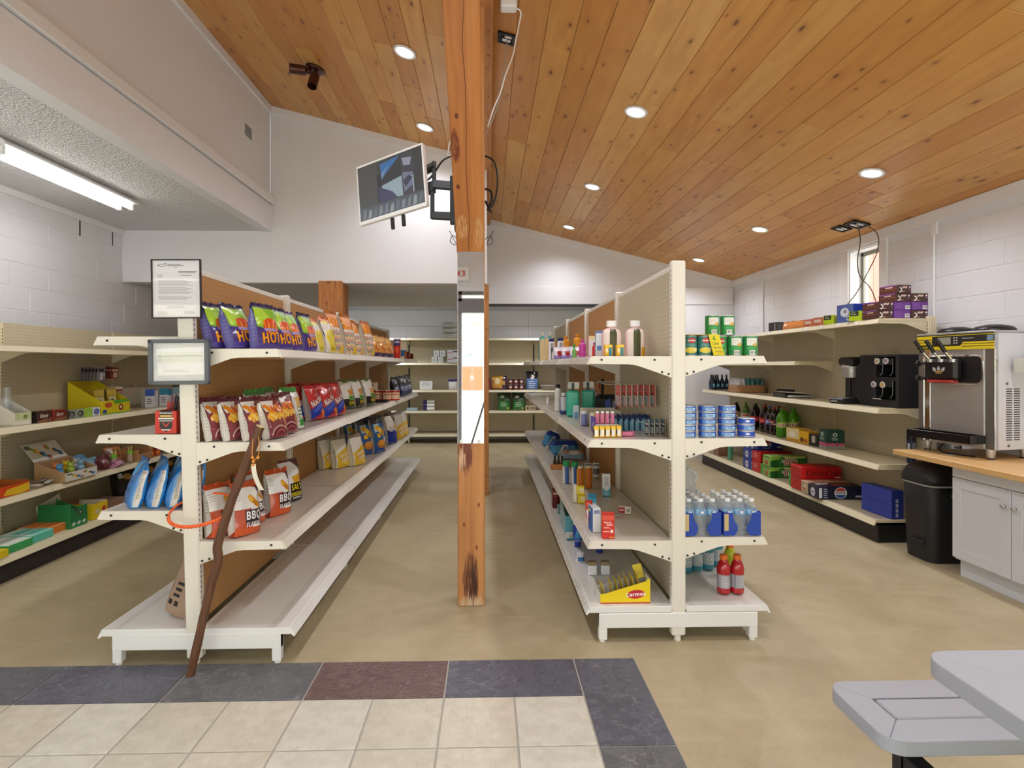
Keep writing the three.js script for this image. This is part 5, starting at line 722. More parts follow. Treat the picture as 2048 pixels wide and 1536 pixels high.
{ // peg hooks and hanging cards (on the cream pegboard)
  const hook = (y, z, L, label, grp, items) => {
    const t = thing('peg_hook', label, 'hook', grp, [0.995, y, z]);
    mesh('wire', [tube([[0, 0, 0], [-0.02, -0.004, 0], [-L, 0, 0], [-L - 0.006, 0.008, 0]], 0.0022, 14, 5)], M.steel, t); mesh('tip', [bar([-L - 0.012, 0.004, 0], [-L + 0.006, 0.0, 0], 0.006, 0.006, 0.001)], M.black, t); items && items(-L);
  };
  const cardT = (name, label, grp, w, h, cl, x, y, z) => { const t = thing(name, label, 'card', grp, [x, y, z], -Math.PI / 2); mesh('card', cbox(w, h, 0.0025, 0.0006, { all: '#d9d4cc', pz: cl, nz: '#e6e2dc' }).translate(0, -h / 2, 0), M.print, t); mesh('blister', cbox(w * 0.7, h * 0.42, 0.012, 0.004).translate(0, -h * 0.68, 0.007), M.clear, t); return t; };
  const redc = pack(40, 80, '#b9252a', (g) => { fill(g, '#d84a44', 0, 0, 40, 36); lines(g, '#f0d9d0', 6, 10, 26, 3, 7, 2); fill(g, '#e4e2e0', 6, 40, 28, 36); fill(g, '#2b2b30', 12, 44, 8, 30); fill(g, '#8f9298', 22, 44, 8, 30); });
  hook(1.36, -3.32, 0.3, 'wire peg hook holding red blister cards', null, () => { for (let i = 0; i < 7; i++) cardT('blister_card', 'red blister card hanging on the cream pegboard', 'red blister cards', 0.1, 0.125, redc, 0.985 - 0.022 - i * 0.034, 1.355, -3.32 + 0.17 + 0.02); });
  hook(1.37, -3.55, 0.28, 'empty wire peg hook with black tip beside the red cards', null); hook(1.35, -3.9, 0.22, 'empty wire peg hook above the black zipped pack', null);
  const blc = pack(40, 60, '#8cc4e6', (g) => { fill(g, '#26408c', 0, 0, 40, 10); fill(g, '#a6d4ee', 6, 14, 30, 40); });
  hook(1.17, -3.42, 0.3, 'wire peg hook holding light blue cards', null, () => { for (let i = 0; i < 8; i++) { const t = thing('soft_pack', 'light blue packet with navy header hanging on the cream pegboard', 'packet', 'light blue packets', [0.975 - i * 0.034, 1.168, -3.3], -Math.PI / 2); mesh('header', cbox(0.12, 0.02, 0.003, 0.0006, { all: '#26408c' }).translate(0, -0.01, 0), M.print, t); mesh('packet', cbox(0.115, 0.085, 0.024, 0.006, { all: '#86bfe2', pz: blc }).translate(0, -0.063, 0), M.print, t); } });
  const bkc = pack(40, 50, '#24262c', (g) => { fill(g, '#c9cdd2', 4, 12, 30, 7); fill(g, '#6c8a9c', 4, 2, 30, 7); fill(g, '#dedfe0', 22, 24, 6, 22); });
  hook(1.155, -3.02, 0.16, 'short wire peg hook holding black cards', null, () => { for (let i = 0; i < 4; i++) cardT('blister_card', 'black blister card hanging low beside the upright', 'black blister cards', 0.07, 0.085, bkc, 0.975 - i * 0.03, 1.17, -2.98); });
  tag(mesh('hair_net', tube([[0.93, 1.36, -4.35], [0.93, 1.3, -4.36], [0.925, 1.25, -4.35], [0.935, 1.22, -4.35]], 0.012, 20, 8), std('#2a2622', 0.8)), 'thin black item hanging from the pegboard above the black pack', 'accessory');
  for (const z of [-4.6, -4.45]) tag(mesh('hair_clip', [cbox(0.012, 0.05, 0.02, 0.004).translate(0.955, 1.29, z)], std('#b8282c', 0.35)), 'small red clip hanging on the tan pegboard', 'clip', 'red hanging clips');
}
{ // third shelf
  const dp = pack(90, 60, '#3c86b0', (g) => { fill(g, '#1f3f94', 0, 0, 90, 18); poly(g, '#e2d6c8', [[20, 60], [40, 14], [56, 14], [40, 60]]); poly(g, '#2448b0', [[30, 50], [46, 18], [52, 22], [38, 54]]); oval(g, 70, 40, 14, 10, '#d8a878'); });
  carton('diaper_pack', 'blue diaper pack lying at the back of the third toiletries shelf', null, [0.28, 0.15, 0.2], { all: '#2f66a4', pz: dp, py: '#2a5fa8' }, [0.8, Y3, -5.62], -8, { c: 0.035, flap: false, cat: 'pack' });
  carton('diaper_pack', 'blue and tan diaper pack tilted on the third toiletries shelf', null, [0.16, 0.19, 0.11], { all: '#3b7cae', pz: dp }, [0.645, Y3 + 0.03, -5.85], 10, { c: 0.03, flap: false, cat: 'pack', rz: -24 });
  carton('diaper_pack', 'pale blue pack with tan band in front of the other diaper packs', null, [0.22, 0.1, 0.16], { all: '#7fa6c8', pz: pack(80, 40, '#8aaed0', (g) => { fill(g, '#c59a78', 0, 0, 80, 12); oval(g, 44, 8, 18, 7, '#e6e2de'); fill(g, '#b88a6a', 0, 34, 80, 6); }) }, [0.83, Y3, -5.3], -4, { c: 0.025, flap: false, cat: 'pack' });
  for (let i = 0; i < 3; i++) bottle('nail_polish', 'small black bottle on the third toiletries shelf', 'small black bottles', [0.6 + i * 0.034, Y3 + 0.04, -4.85], shoulder(0.013, 0.05, 0.6, 0.008), [0.009, 0.03, M.black], M.black);
  carton('polish_tray', 'flat orange tray under the small black bottles', null, [0.14, 0.039, 0.06], { all: '#cf8a4a' }, [0.635, Y3, -4.85], 0, { flap: false, cat: 'tray' });
  carton('flat_box', 'flat tan carton lying behind the small black bottles', null, [0.2, 0.03, 0.12], { all: '#b98a68' }, [0.72, Y3, -5.05], 8);
  for (const [i, x] of [0.615, 0.68].entries()) bottle('deodorant_can', 'white can with green cap on the third toiletries shelf', 'green capped cans', [x, Y3, -4.25 + i * 0.03], [[0.024, 0], [0.026, 0.005], [0.026, 0.13], [0.022, 0.14]], [0.027, 0.04, std('#1e9a5c', 0.35)], pack(80, 60, '#dfe2e4', (g) => { poly(g, '#3b64b4', [[30, 0], [50, 0], [54, 60], [40, 60]]); fill(g, '#7a8490', 6, 20, 14, 30); }));
  for (const [i, x] of [0.7, 0.765].entries()) bottle('sunscreen_bottle', 'tall orange bottle on the third toiletries shelf', 'tall orange bottles', [x, Y3, -4.08 - i * 0.01], [[0.027, 0], [0.028, 0.006], [0.028, 0.14], [0.02, 0.152], [0.018, 0.155]], [0.019, 0.016, std('#e0d6c0', 0.4)], pack(80, 60, '#e39a1c', (g) => { fill(g, '#b9631a', 30, 14, 20, 34); fill(g, '#f2b83e', 4, 0, 12, 60); }));
  for (const x of [0.82, 0.885]) { const t = bottle('deodorant_stick', 'white rounded deodorant stick standing on the third toiletries shelf', 'white deodorant sticks', [x, Y3, -4.4], [[0.022, 0], [0.024, 0.006], [0.026, 0.02], [0.032, 0.1], [0.028, 0.128], [0.012, 0.14], [0.001, 0.141]], null, pack(80, 80, '#e6e4e0', (g) => { for (let i = 0; i < 5; i++) fill(g, '#6e6e78', 26, 12 + i * 12, 28, 7); }), { sx: [1, 1, 0.55] }); void t; }
  const lb = pack(44, 100, '#e4e8ea', (g) => { for (let i = 0; i < 6; i++) fill(g, '#8d98a4', 10, 12 + i * 8, 24, 4); fill(g, '#57aed0', 0, 62, 44, 38); oval(g, 22, 62, 14, 10, '#e4e8ea'); lines(g, '#e8f2f6', 8, 76, 28, 3, 7, 2); });
  carton('toothpaste_box', 'tall white and light blue carton alone on the third toiletries shelf', null, [0.055, 0.16, 0.045], { all: '#cfd8dc', pz: lb }, [0.84, Y3, -3.82], -4);
  const yb = pack(40, 40, '#e8cf2a', (g) => { fill(g, '#f2ead2', 16, 8, 20, 20); lines(g, '#a8902a', 18, 12, 14, 3, 5); });
  carton('medicine_box', 'yellow medicine carton stacked on another yellow carton', null, [0.05, 0.055, 0.04], { all: '#e3c828', pz: yb }, [0.625, Y3 + 0.058, -3.64], -6); carton('medicine_box', 'yellow medicine carton under another yellow carton', null, [0.05, 0.055, 0.04], { all: '#e3c828', pz: yb }, [0.632, Y3, -3.64], -4);
  carton('medicine_box', 'narrow white medicine carton left of the yellow cartons', null, [0.02, 0.12, 0.04], { all: '#e6e2da' }, [0.59, Y3, -3.66], 0);
  const bl2 = pack(50, 70, '#3fa8cc', (g) => { fill(g, '#2a86b0', 0, 0, 50, 14); fill(g, '#e2e8ea', 22, 34, 24, 26); lines(g, '#6a7a80', 25, 38, 18, 4, 5); });
  carton('medicine_box', 'blue medicine carton behind the small red carton', null, [0.055, 0.1, 0.05], { all: '#3fa0c6', pz: bl2 }, [0.67, Y3, -3.46], -10);
  carton('medicine_box', 'small tilted red medicine carton in front of the blue carton', null, [0.04, 0.1, 0.035], { all: '#d23a2a', pz: pack(36, 70, '#d83a2c', (g) => { poly(g, '#f4f0ee', [[4, 40], [18, 30], [14, 66], [6, 70]]); lines(g, '#f4f0ee', 12, 10, 18, 3, 8, 3); }) }, [0.625, Y3, -3.3], -20, { rz: 4 });
  carton('medicine_box', 'white and deep blue medicine carton beside the large red carton', null, [0.045, 0.135, 0.09], { all: '#dfe4ec', nx: pack(60, 80, '#2c68b4', (g) => { fill(g, '#e2dc4a', 10, 8, 20, 10); poly(g, '#6a3a8a', [[0, 30], [24, 20], [20, 60], [0, 70]]); }), pz: pack(30, 80, '#e4e8f0', (g) => { fill(g, '#8f9cc8', 4, 6, 22, 12); }) }, [0.6, Y3, -3.03], 6);
  const rb = pack(70, 120, '#cf2a1e', (g) => { fill(g, '#e0533c', 0, 10, 70, 22); fill(g, '#b3211a', 0, 0, 70, 8); text(g, 'Pain &', 30, 42, 13, '#f6ece6', { align: 'center' }); text(g, 'Relief', 42, 54, 12, '#f6ece6'); lines(g, '#f0c9be', 10, 64, 40, 2, 5, 2); fill(g, '#f6ece6', 6, 84, 36, 4); oval(g, 54, 84, 8, 9, '#f0e2da'); fill(g, '#e8a03a', 40, 110, 24, 6); });
  carton('medicine_box', 'large red medicine carton at the front of the third toiletries shelf', null, [0.067, 0.135, 0.04], { all: '#c9291e', pz: rb, py: '#d8402c' }, [0.648, Y3, -2.9], -6);
  carton('medicine_box', 'small white and red carton lying alone by the pegboard', null, [0.075, 0.045, 0.03], { all: '#e9e4de', pz: pack(60, 36, '#eae6e2', (g) => { fill(g, '#b3242c', 0, 4, 30, 28); fill(g, '#f2e6e2', 4, 14, 22, 6); barcode(g, 36, 6, 20, 24); }) }, [0.86, Y3, -3.37], -14);
  for (const [x, z] of [[0.8, -3.32], [0.83, -3.72]]) tag(mesh('paper_slip', [bx(x - 0.02, x + 0.02, Y3 + 0.001, Y3 + 0.002, z - 0.015, z + 0.015, 0.0003)], M.whiteMatte), 'tiny white paper slip lying on the third toiletries shelf', 'paper', 'paper slips');
}
{ // base shelf
  for (const [i, x] of [0.6, 0.65].entries()) carton('medicine_box', 'maroon carton standing on the toiletries base shelf', 'maroon cartons', [0.045, 0.16, 0.1], { all: '#8c2a2a', pz: pack(40, 80, '#8c2a2a', (g) => { fill(g, '#e2d2cc', 4, 10, 32, 10); fill(g, '#6a1e20', 0, 34, 40, 46); }) }, [x, Y4, -4.85 + i * 0.01]);
  carton('medicine_box', 'small teal carton in front of the maroon cartons', null, [0.05, 0.08, 0.04], { all: '#7aa8b0', pz: pack(40, 50, '#8ab4ba', (g) => lines(g, '#3a5a64', 6, 14, 28, 4, 8, 3)) }, [0.62, Y4, -4.62]);
  { const t = thing('display_tray', 'open light blue display carton on the toiletries base shelf', 'box', null, [0.655, Y4, -4.2]); const m = std('#6cc0dc', 0.5), wm = std('#a9c8d4', 0.5); mesh('front', [bx(-0.075, 0.075, 0, 0.14, 0.14, 0.144, 0.001)], m, t); mesh('side', [extrude([[-0.14, 0], [0.14, 0], [0.14, 0.14], [-0.14, 0.24]], 0.003).rotateY(-Math.PI / 2).translate(-0.072, 0, 0)], wm, t); mesh('side', [extrude([[-0.14, 0], [0.14, 0], [0.14, 0.14], [-0.14, 0.24]], 0.003).rotateY(-Math.PI / 2).translate(0.075, 0, 0)], m, t); mesh('back', [bx(-0.075, 0.075, 0, 0.24, -0.144, -0.14, 0.001)], wm, t); mesh('floor', [bx(-0.075, 0.075, 0, 0.003, -0.14, 0.14, 0.0005)], wm, t); }
  carton('toothpaste_box', 'white and teal carton lying on the toiletries base shelf', null, [0.14, 0.045, 0.05], { all: '#dfe2e0', pz: pack(80, 30, '#e6e6e2', (g) => { lines(g, '#6a6460', 10, 8, 50, 2, 5, 2); fill(g, '#3a9ab8', 0, 20, 80, 10); }) }, [0.64, Y4, -3.95], 6);
  const sol = pack(100, 80, '#1c3fb8', (g) => { fill(g, '#e6e8f0', 0, 0, 100, 24); lines(g, '#8a90b0', 30, 8, 36, 2, 6, 2); poly(g, '#4f9ad8', [[34, 50], [50, 28], [66, 50]]); lines(g, '#cfd8f2', 34, 56, 34, 3, 6, 2); });
  for (const [x, z] of [[0.63, -3.78], [0.71, -3.74], [0.76, -3.66]]) { const t = thing('solution_bottle', 'blue bottle with white top label, cap down, on the toiletries base shelf', 'bottle', 'blue cap-down bottles', [x, Y4, z]); mesh('body', lathe([[0.018, 0.03], [0.026, 0.045], [0.033, 0.07], [0.034, 0.15], [0.03, 0.165], [0.001, 0.168]], 18, sol), M.label, t); mesh('cap', cyl(0.022, 0.032, 16), std('#18309a', 0.35), t); }
  { const t = thing('ointment_jar', 'small white jar with blue label on the toiletries base shelf', 'jar', null, [0.6, Y4, -3.5]); mesh('body', cyl(0.026, 0.045, 18, pack(80, 30, '#e6e8ee', (g) => fill(g, '#3a6ab0', 30, 8, 30, 18))), M.label, t); mesh('lid', lathe([[0.029, 0.043], [0.03, 0.058], [0.024, 0.061], [0.001, 0.061]], 20), std('#c9cbd8', 0.4), t); }
  for (const x of [0.635, 0.715]) { const t = carton('hair_dye_box', 'white carton with dark gold top on the toiletries base shelf', 'white dark-topped cartons', [0.052, 0.075, 0.04], { all: '#e2e4ea', pz: pack(44, 60, '#e6e8ee', (g) => { lines(g, '#a9acb8', 6, 10, 30, 2, 6, 1); lines(g, '#b9bcc6', 6, 28, 18, 3, 6, 1); }), py: pack(44, 30, '#6d5f50', (g) => { for (let i = 0; i < 3; i++) fill(g, '#3a332e', 6 + i * 12, 4, 7, 18); }) }, [x, Y4, -3.28], -3); mesh('top_band', cbox(0.053, 0.022, 0.041, 0.001, { all: '#8f7d60' }).translate(0, 0.068, 0), M.print, t); }
  { // lip balm display
    const y = '#efd21a', t = thing('lip_balm_display', 'bright yellow open display box with red Carmex oval on the base shelf', 'box', null, [0.735, Y4, -2.93]);
    const front = cell(180, 96, (g) => { fill(g, y, 0, 0, 180, 96); fill(g, '#c8402a', 0, 91, 180, 5); oval(g, 128, 60, 32, 17, '#c22d3a', -6); text(g, 'Carmex', 128, 60, 19, '#fff', { rot: -4, style: 'bold ' }); });
    const s = new THREE.Shape(); s.moveTo(-0.135, 0); s.lineTo(0.135, 0); s.lineTo(0.135, 0.13); s.lineTo(0.12, 0.13); s.lineTo(0.115, 0.118); s.lineTo(-0.11, 0.052); s.lineTo(-0.135, 0.05); s.closePath();
    const g = new THREE.ShapeGeometry(s), uv = g.attributes.uv, p = g.attributes.position; for (let i = 0; i < p.count; i++) { const [u, v] = at(front, (p.getX(i) + 0.135) / 0.27, p.getY(i) / 0.13); uv.setXY(i, u, v); } g.translate(0, 0, 0.061);
    mesh('front_print', g, M.print, t); mesh('front_panel', extrude(s.getPoints().map((q) => [q.x, q.y]), 0.003).translate(0, 0, 0.0575), std(y, 0.45), t);
    const wm = std('#dedbd4', 0.6); mesh('back_panel', [extrude([[-0.135, 0], [0.135, 0], [0.135, 0.13], [0.115, 0.118], [-0.11, 0.052], [-0.135, 0.05]], 0.003).translate(0, 0, -0.06)], wm, t); mesh('end_panel', [bx(0.132, 0.135, 0, 0.13, -0.057, 0.058, 0.0005)], wm, t); mesh('end_panel', [bx(-0.135, -0.132, 0, 0.05, -0.057, 0.058, 0.0005)], wm, t); mesh('floor_panel', [bx(-0.132, 0.132, 0, 0.003, -0.057, 0.058, 0.0005)], wm, t);
    mesh('header_card', [bar([0.105, 0.1, -0.03], [0.09, 0.17, -0.05], 0.05, 0.002, 0.0005)], std('#e8cf2e', 0.5), t);
    for (let i = 0; i < 7; i++) { const b = thing('lip_balm_card', i === 0 ? 'yellow lip balm card alone at the low end of the yellow display box' : 'yellow edged lip balm card standing in the yellow display box', 'card', 'lip balm cards', [0.735 - 0.105 + (i ? 0.02 : 0) + i * 0.03, Y4 + 0.003, -2.93]); b.rotation.z = R(10); mesh('card', cbox(0.0015, 0.095 + i * 0.008, 0.09, 0.0004, { all: '#e6c62e', px: '#d8d4c8' }).translate(0, 0.048 + i * 0.004, 0), M.print, b); mesh('blister', cbox(0.014, 0.06, 0.03, 0.005).translate(0.009, 0.04, 0), M.clear, b); }
    tag(mesh('cough_drop', new THREE.SphereGeometry(0.011, 10, 8).translate(0.61, Y4 + 0.011, -2.98), std('#c4424a', 0.4)), 'tiny red item beside the yellow display box', 'trinket');
  }
}

// ---------- right gondola, outer side ----------
{
  const canA = cell(200, 70, (g, w, h) => { fill(g, '#2f8f4a', 0, 0, w, h); fill(g, '#8fc0dc', 60, 0, 16, 24); oval(g, 100, 18, 17, 11, '#b8352e'); text(g, 'Del Monte', 100, 18, 9, '#fff', { sx: 0.72 }); fill(g, '#3f9c50', 76, 28, 50, 14); lines(g, '#e8f0e2', 82, 32, 36, 1, 6, 3); for (let i = 0; i < 26; i++) oval(g, 60 + (i * 37) % 84, 48 + (i * 13) % 20, 6, 3, ['#a8c87a', '#86b35c', '#c4d89a'][i % 3], i * 33); fill(g, '#e7e6df', 150, 4, 40, 30); });
  const canB = cell(200, 70, (g, w, h) => { fill(g, '#2f8f4a', 0, 0, w, h); fill(g, '#e6e4de', 72, 6, 48, 28); lines(g, '#b9b6ae', 78, 11, 30, 3, 5); poly(g, '#dfae52', [[96, 30], [112, 22], [122, 34], [104, 38]]); fill(g, '#3fa055', 72, 38, 54, 12); barcode(g, 84, 52, 26, 16); fill(g, '#8fc4dc', 124, 2, 16, 24); fill(g, '#c9d860', 128, 40, 20, 26); });
  const canG = lathe([[0, 0], [0.038, 0], [0.039, 0.003], [0.039, 0.112], [0.038, 0.115], [0.035, 0.115], [0.035, 0.111], [0, 0.111]], 24);
  const can = (x, y, z, c, label, grp, ry = 0) => { const t = thing('food_can', label, 'can', grp, [x, y, z], R(ry)); mesh('body', canG, M.steel, t); mesh('label', band(0.0394, 0.006, 0.109, 24, c), M.label, t); };
  const lb = 'green vegetable can with white recipe panel on the top shelf by the white post';
  can(1.3, Y1 + 0.001, -3.0, canA, 'green vegetable can with red shield logo beside the yellow value pack tab', null, -4); for (const x of [1.39, 1.478]) can(x, Y1 + 0.001, -3.0, canB, lb, 'green cans in the bottom row');
  for (const x of [1.275, 1.362]) can(x, Y1 + 0.118, -3.03, canB, 'green vegetable can stacked on the bottom row of cans', 'stacked green cans');
  for (const x of [1.25, 1.34, 1.43]) can(x, Y1 + 0.001, -3.1, canA, 'green vegetable can in the row behind', 'green cans in the row behind', 20);
  const pearArt = cell(160, 70, (g, w, h) => { fill(g, '#3a7f7a', 0, 0, w, h); oval(g, 80, 16, 16, 10, '#b8352e'); text(g, 'Del Monte', 80, 16, 8, '#fff', { sx: 0.75 }); fill(g, '#55908a', 60, 28, 40, 10); oval(g, 78, 52, 24, 11, '#e6d24a'); oval(g, 96, 50, 12, 7, '#efe4a0'); });
  const mp = thing('can_multipack', 'four can value pack with slanted yellow tab on the top shelf beside the post', 'can pack', null, [1.17, Y1 + 0.001, -3.03]);
  for (const [x, z] of [[-0.041, 0.041], [0.041, 0.041], [-0.041, -0.041], [0.041, -0.041]]) { const b = mesh('can', canG, M.steel, mp); b.position.set(x, 0, z); mesh('label', band(0.0394, 0.006, 0.109, 24, pearArt), M.label, b); }
  const tab = cell(60, 110, (g) => { fill(g, '#e6d21c', 0, 0, 60, 110); text(g, '4', 26, 20, 30, '#2f7a34'); text(g, 'CAN', 28, 48, 17, '#5a6a22'); text(g, 'VALUE', 30, 68, 14, '#5a6a22'); text(g, 'PACK', 34, 87, 15, '#5a6a22'); });
  const P = [[0.045, 0.118], [0.105, 0.118], [0.135, 0.002], [0.075, 0.002]], g = buf([...P[3], 0.09, ...P[2], 0.09, ...P[1], 0.09, ...P[3], 0.09, ...P[1], 0.09, ...P[0], 0.09], null, [...at(tab, 0, 0), ...at(tab, 1, 0), ...at(tab, 1, 1), ...at(tab, 0, 0), ...at(tab, 1, 1), ...at(tab, 0, 1)]);
  mesh('tab_print', g, M.print, mp); mesh('sleeve', [extrude(P, 0.002).translate(0, 0, 0.0875), bx(0.045, 0.11, 0.117, 0.119, -0.085, 0.088, 0.0005), bx(-0.085, 0.06, 0.117, 0.119, -0.08, 0.08, 0.0005)], std('#d9c41e', 0.45), mp);
  // tuna stacks
  const tu = cell(200, 30, (g, w, h) => { fill(g, '#2a50b8', 0, 0, w, h); fill(g, '#a9d4ea', 84, 8, 40, 18); fill(g, '#5f93d4', 70, 4, 16, 22); lines(g, '#2a50b8', 90, 12, 26, 2, 6, 3); fill(g, '#dfe6ee', 8, 8, 14, 12); fill(g, '#dfe6ee', 140, 6, 28, 18); lines(g, '#777', 144, 10, 20, 2, 5); });
  const tg = lathe([[0, 0], [0.0445, 0], [0.0455, 0.002], [0.045, 0.004], [0.045, 0.03], [0.0455, 0.032], [0.0445, 0.034], [0.042, 0.034], [0.042, 0.032], [0, 0.032]], 28);
  [[1.082, 5, 'hard against the white post'], [1.193, 5, 'beside the stack at the post'], [1.303, 5, 'beside the short stack of three'], [1.41, 3, 'the short one of three cans']].forEach(([x, n, w], s) => { for (let k = 0; k < n; k++) { const t = thing('tuna_can', 'flat blue tuna can in a stack, ' + w, 'can', 'tuna stack ' + ['at the post', 'second along', 'third along', 'of three'][s], [x + ((k * 7 + s * 3) % 5 - 2) * 0.0008, 1.082 + k * 0.0345, -2.9 - s * 0.004], R(s === 3 ? (k % 2 ? 20 : 140) : -8 + (k * 13) % 9)); mesh('tin', tg, M.steel, t); mesh('label', band(0.0454, 0.0045, 0.0295, 28, tu), M.label, t); } });
  // shrink-wrapped water
  const prof = [[0, 0], [0.028, 0.002], [0.032, 0.01], [0.032, 0.05], [0.0295, 0.056], [0.032, 0.062], [0.0315, 0.1], [0.0295, 0.106], [0.032, 0.114], [0.031, 0.13], [0.022, 0.16], [0.0125, 0.172], [0.012, 0.185]], bg = lathe(prof, 18), cg = cyl(0.0145, 0.014, 14).translate(0, 0.181, 0);
  const film = std('#2f55c4', 0.25, { transmission: 0.25, thickness: 0 }), cap = std('#eef1f4', 0.4);
  const wl2 = cell(120, 30, (g) => { fill(g, '#8cc8ee', 0, 0, 120, 30); oval(g, 60, 14, 12, 12, '#2a3f86'); oval(g, 60, 14, 7, 8, '#e8eef6'); fill(g, '#5aa0dc', 0, 22, 120, 8); });
  const wp = (x, label) => {
    const t = thing('water_bottle_pack', label, 'bottle pack', 'shrink-wrapped water packs', [x, 0.552, -2.99]);
    for (let i = 0; i < 3; i++) for (let j = 0; j < 4; j++) { const b = mesh('water_bottle', bg, M.clear, t); b.position.set((i - 1) * 0.066, 0, (j - 1.5) * 0.066); mesh('cap', cg, cap, b); if (j === 3) mesh('label', band(0.0322, 0.114, 0.14, 18, wl2, 0.029), M.label, b); }
    const half = (s) => { const sh = new THREE.Shape(); sh.moveTo(s * 0.101, 0.004); sh.lineTo(s * 0.042, 0.004); sh.bezierCurveTo(s * 0.02, 0.03, s * 0.02, 0.05, s * 0.036, 0.07); sh.bezierCurveTo(s * 0.046, 0.085, s * 0.05, 0.1, s * 0.052, 0.125); sh.lineTo(s * 0.101, 0.13); sh.closePath(); return new THREE.ExtrudeGeometry(sh, { depth: 0.0015, bevelEnabled: false }).translate(0, 0, 0.133); };
    mesh('printed_film', [half(1), half(-1)], film, t); t.children[t.children.length - 1].userData.kind = 'stuff';
    for (const s of [-1, 1]) mesh('printed_film', [bx(s * 0.1, s * 0.1015, 0.004, 0.13, -0.134, 0.134, 0.0004)], film, t);
    mesh('clear_film', [cbox(0.206, 0.17, 0.272, 0.02).translate(0, 0.09, 0)], std('#ffffff', 0.08, { transmission: 1, thickness: 0, ior: 1.15 }), t);
    mesh('date_strip', [bx(-0.098, -0.075, 0.03, 0.12, 0.1345, 0.136, 0.0003)], std('#c9b27a', 0.5), t);
  };
  wp(1.15, 'clear shrink-wrapped pack of water bottles against the white post'); wp(1.365, 'clear shrink-wrapped pack of water bottles near the shelf edge');
  { const t = thing('water_jug', 'frosted gallon water jug standing behind the water bottle packs', 'jug', null, [1.19, 0.552, -3.27]); mesh('body', lathe([[0, 0], [0.07, 0], [0.078, 0.012], [0.08, 0.06], [0.078, 0.1], [0.08, 0.13], [0.079, 0.18], [0.068, 0.225], [0.045, 0.265], [0.022, 0.285], [0.021, 0.305], [0.024, 0.308], [0.024, 0.312]], 28), M.milky, t); mesh('handle', tube([[0.07, 0.2, 0.0], [0.085, 0.23, 0], [0.07, 0.265, 0], [0.03, 0.28, 0]], 0.011, 16, 8), M.milky, t); mesh('cap', cyl(0.024, 0.018, 18).translate(0, 0.308, 0), cap, t); }
  // sports drinks
  const drink = (x, z, liquid, cp, lab, label, grp, ry = 0) => { const t = thing('sports_drink_bottle', label, 'bottle', grp, [x, 0.194, z], R(ry)); mesh('bottle', lathe([[0, 0], [0.03, 0.001], [0.036, 0.008], [0.0365, 0.03], [0.034, 0.036], [0.034, 0.11], [0.0365, 0.116], [0.037, 0.14], [0.034, 0.155], [0.024, 0.178], [0.0195, 0.184], [0.0195, 0.192]], 22), liquid, t); mesh('label', band(0.0352, 0.036, 0.11, 22, lab), M.label, t); mesh('cap', lathe([[0.001, 0.216], [0.0195, 0.215], [0.021, 0.21], [0.0215, 0.19], [0.0195, 0.19]], 20), cp, t); };
  const oc = std('#e8742a', 0.4), redL = std('#b3121c', 0.15, { clearcoat: 0.6 }), blueL = std('#3fa9c6', 0.12, { transmission: 0.35, thickness: 0, clearcoat: 0.5 }), yelL = std('#c9d02c', 0.15, { transmission: 0.2, thickness: 0 });
  const silver = cell(160, 70, (g) => { fill(g, '#a8a6ac', 0, 0, 160, 70); text(g, 'G', 122, 30, 34, '#f4f4f6', { stroke: '#7a1018', lw: 3, style: 'italic bold ' }); lines(g, '#e2e0e4', 60, 10, 34, 7, 8, 2); fill(g, '#8c8a92', 30, 0, 8, 70); }), bluel = cell(160, 70, (g) => { fill(g, '#b9c6ce', 0, 0, 160, 70); text(g, 'G', 84, 34, 36, '#f6f8fa', { stroke: '#3a5a6a', lw: 3, style: 'italic bold ' }); lines(g, '#e8eef2', 110, 12, 30, 6, 8, 2); });
  for (const x of [1.32, 1.397]) drink(x, -2.985, redL, oc, silver, 'red sports drink with orange cap standing at the front of the base shelf', 'red sports drinks', x > 1.35 ? 60 : 0);
  for (const [x, z] of [[1.225, -3.3], [1.3, -3.32], [1.378, -3.34], [1.46, -3.4]]) drink(x, z, blueL, std('#4ab0cc', 0.4), bluel, 'pale blue sports drink at the back of the base shelf', 'blue sports drinks', (x * 400) % 60 - 30);
  drink(1.445, -3.18, yelL, oc, cell(60, 40, (g) => { fill(g, '#c9cf3a', 0, 0, 60, 40); fill(g, '#2f7a3a', 24, 10, 16, 20); }), 'yellow sports drink with orange cap behind the red ones');
}

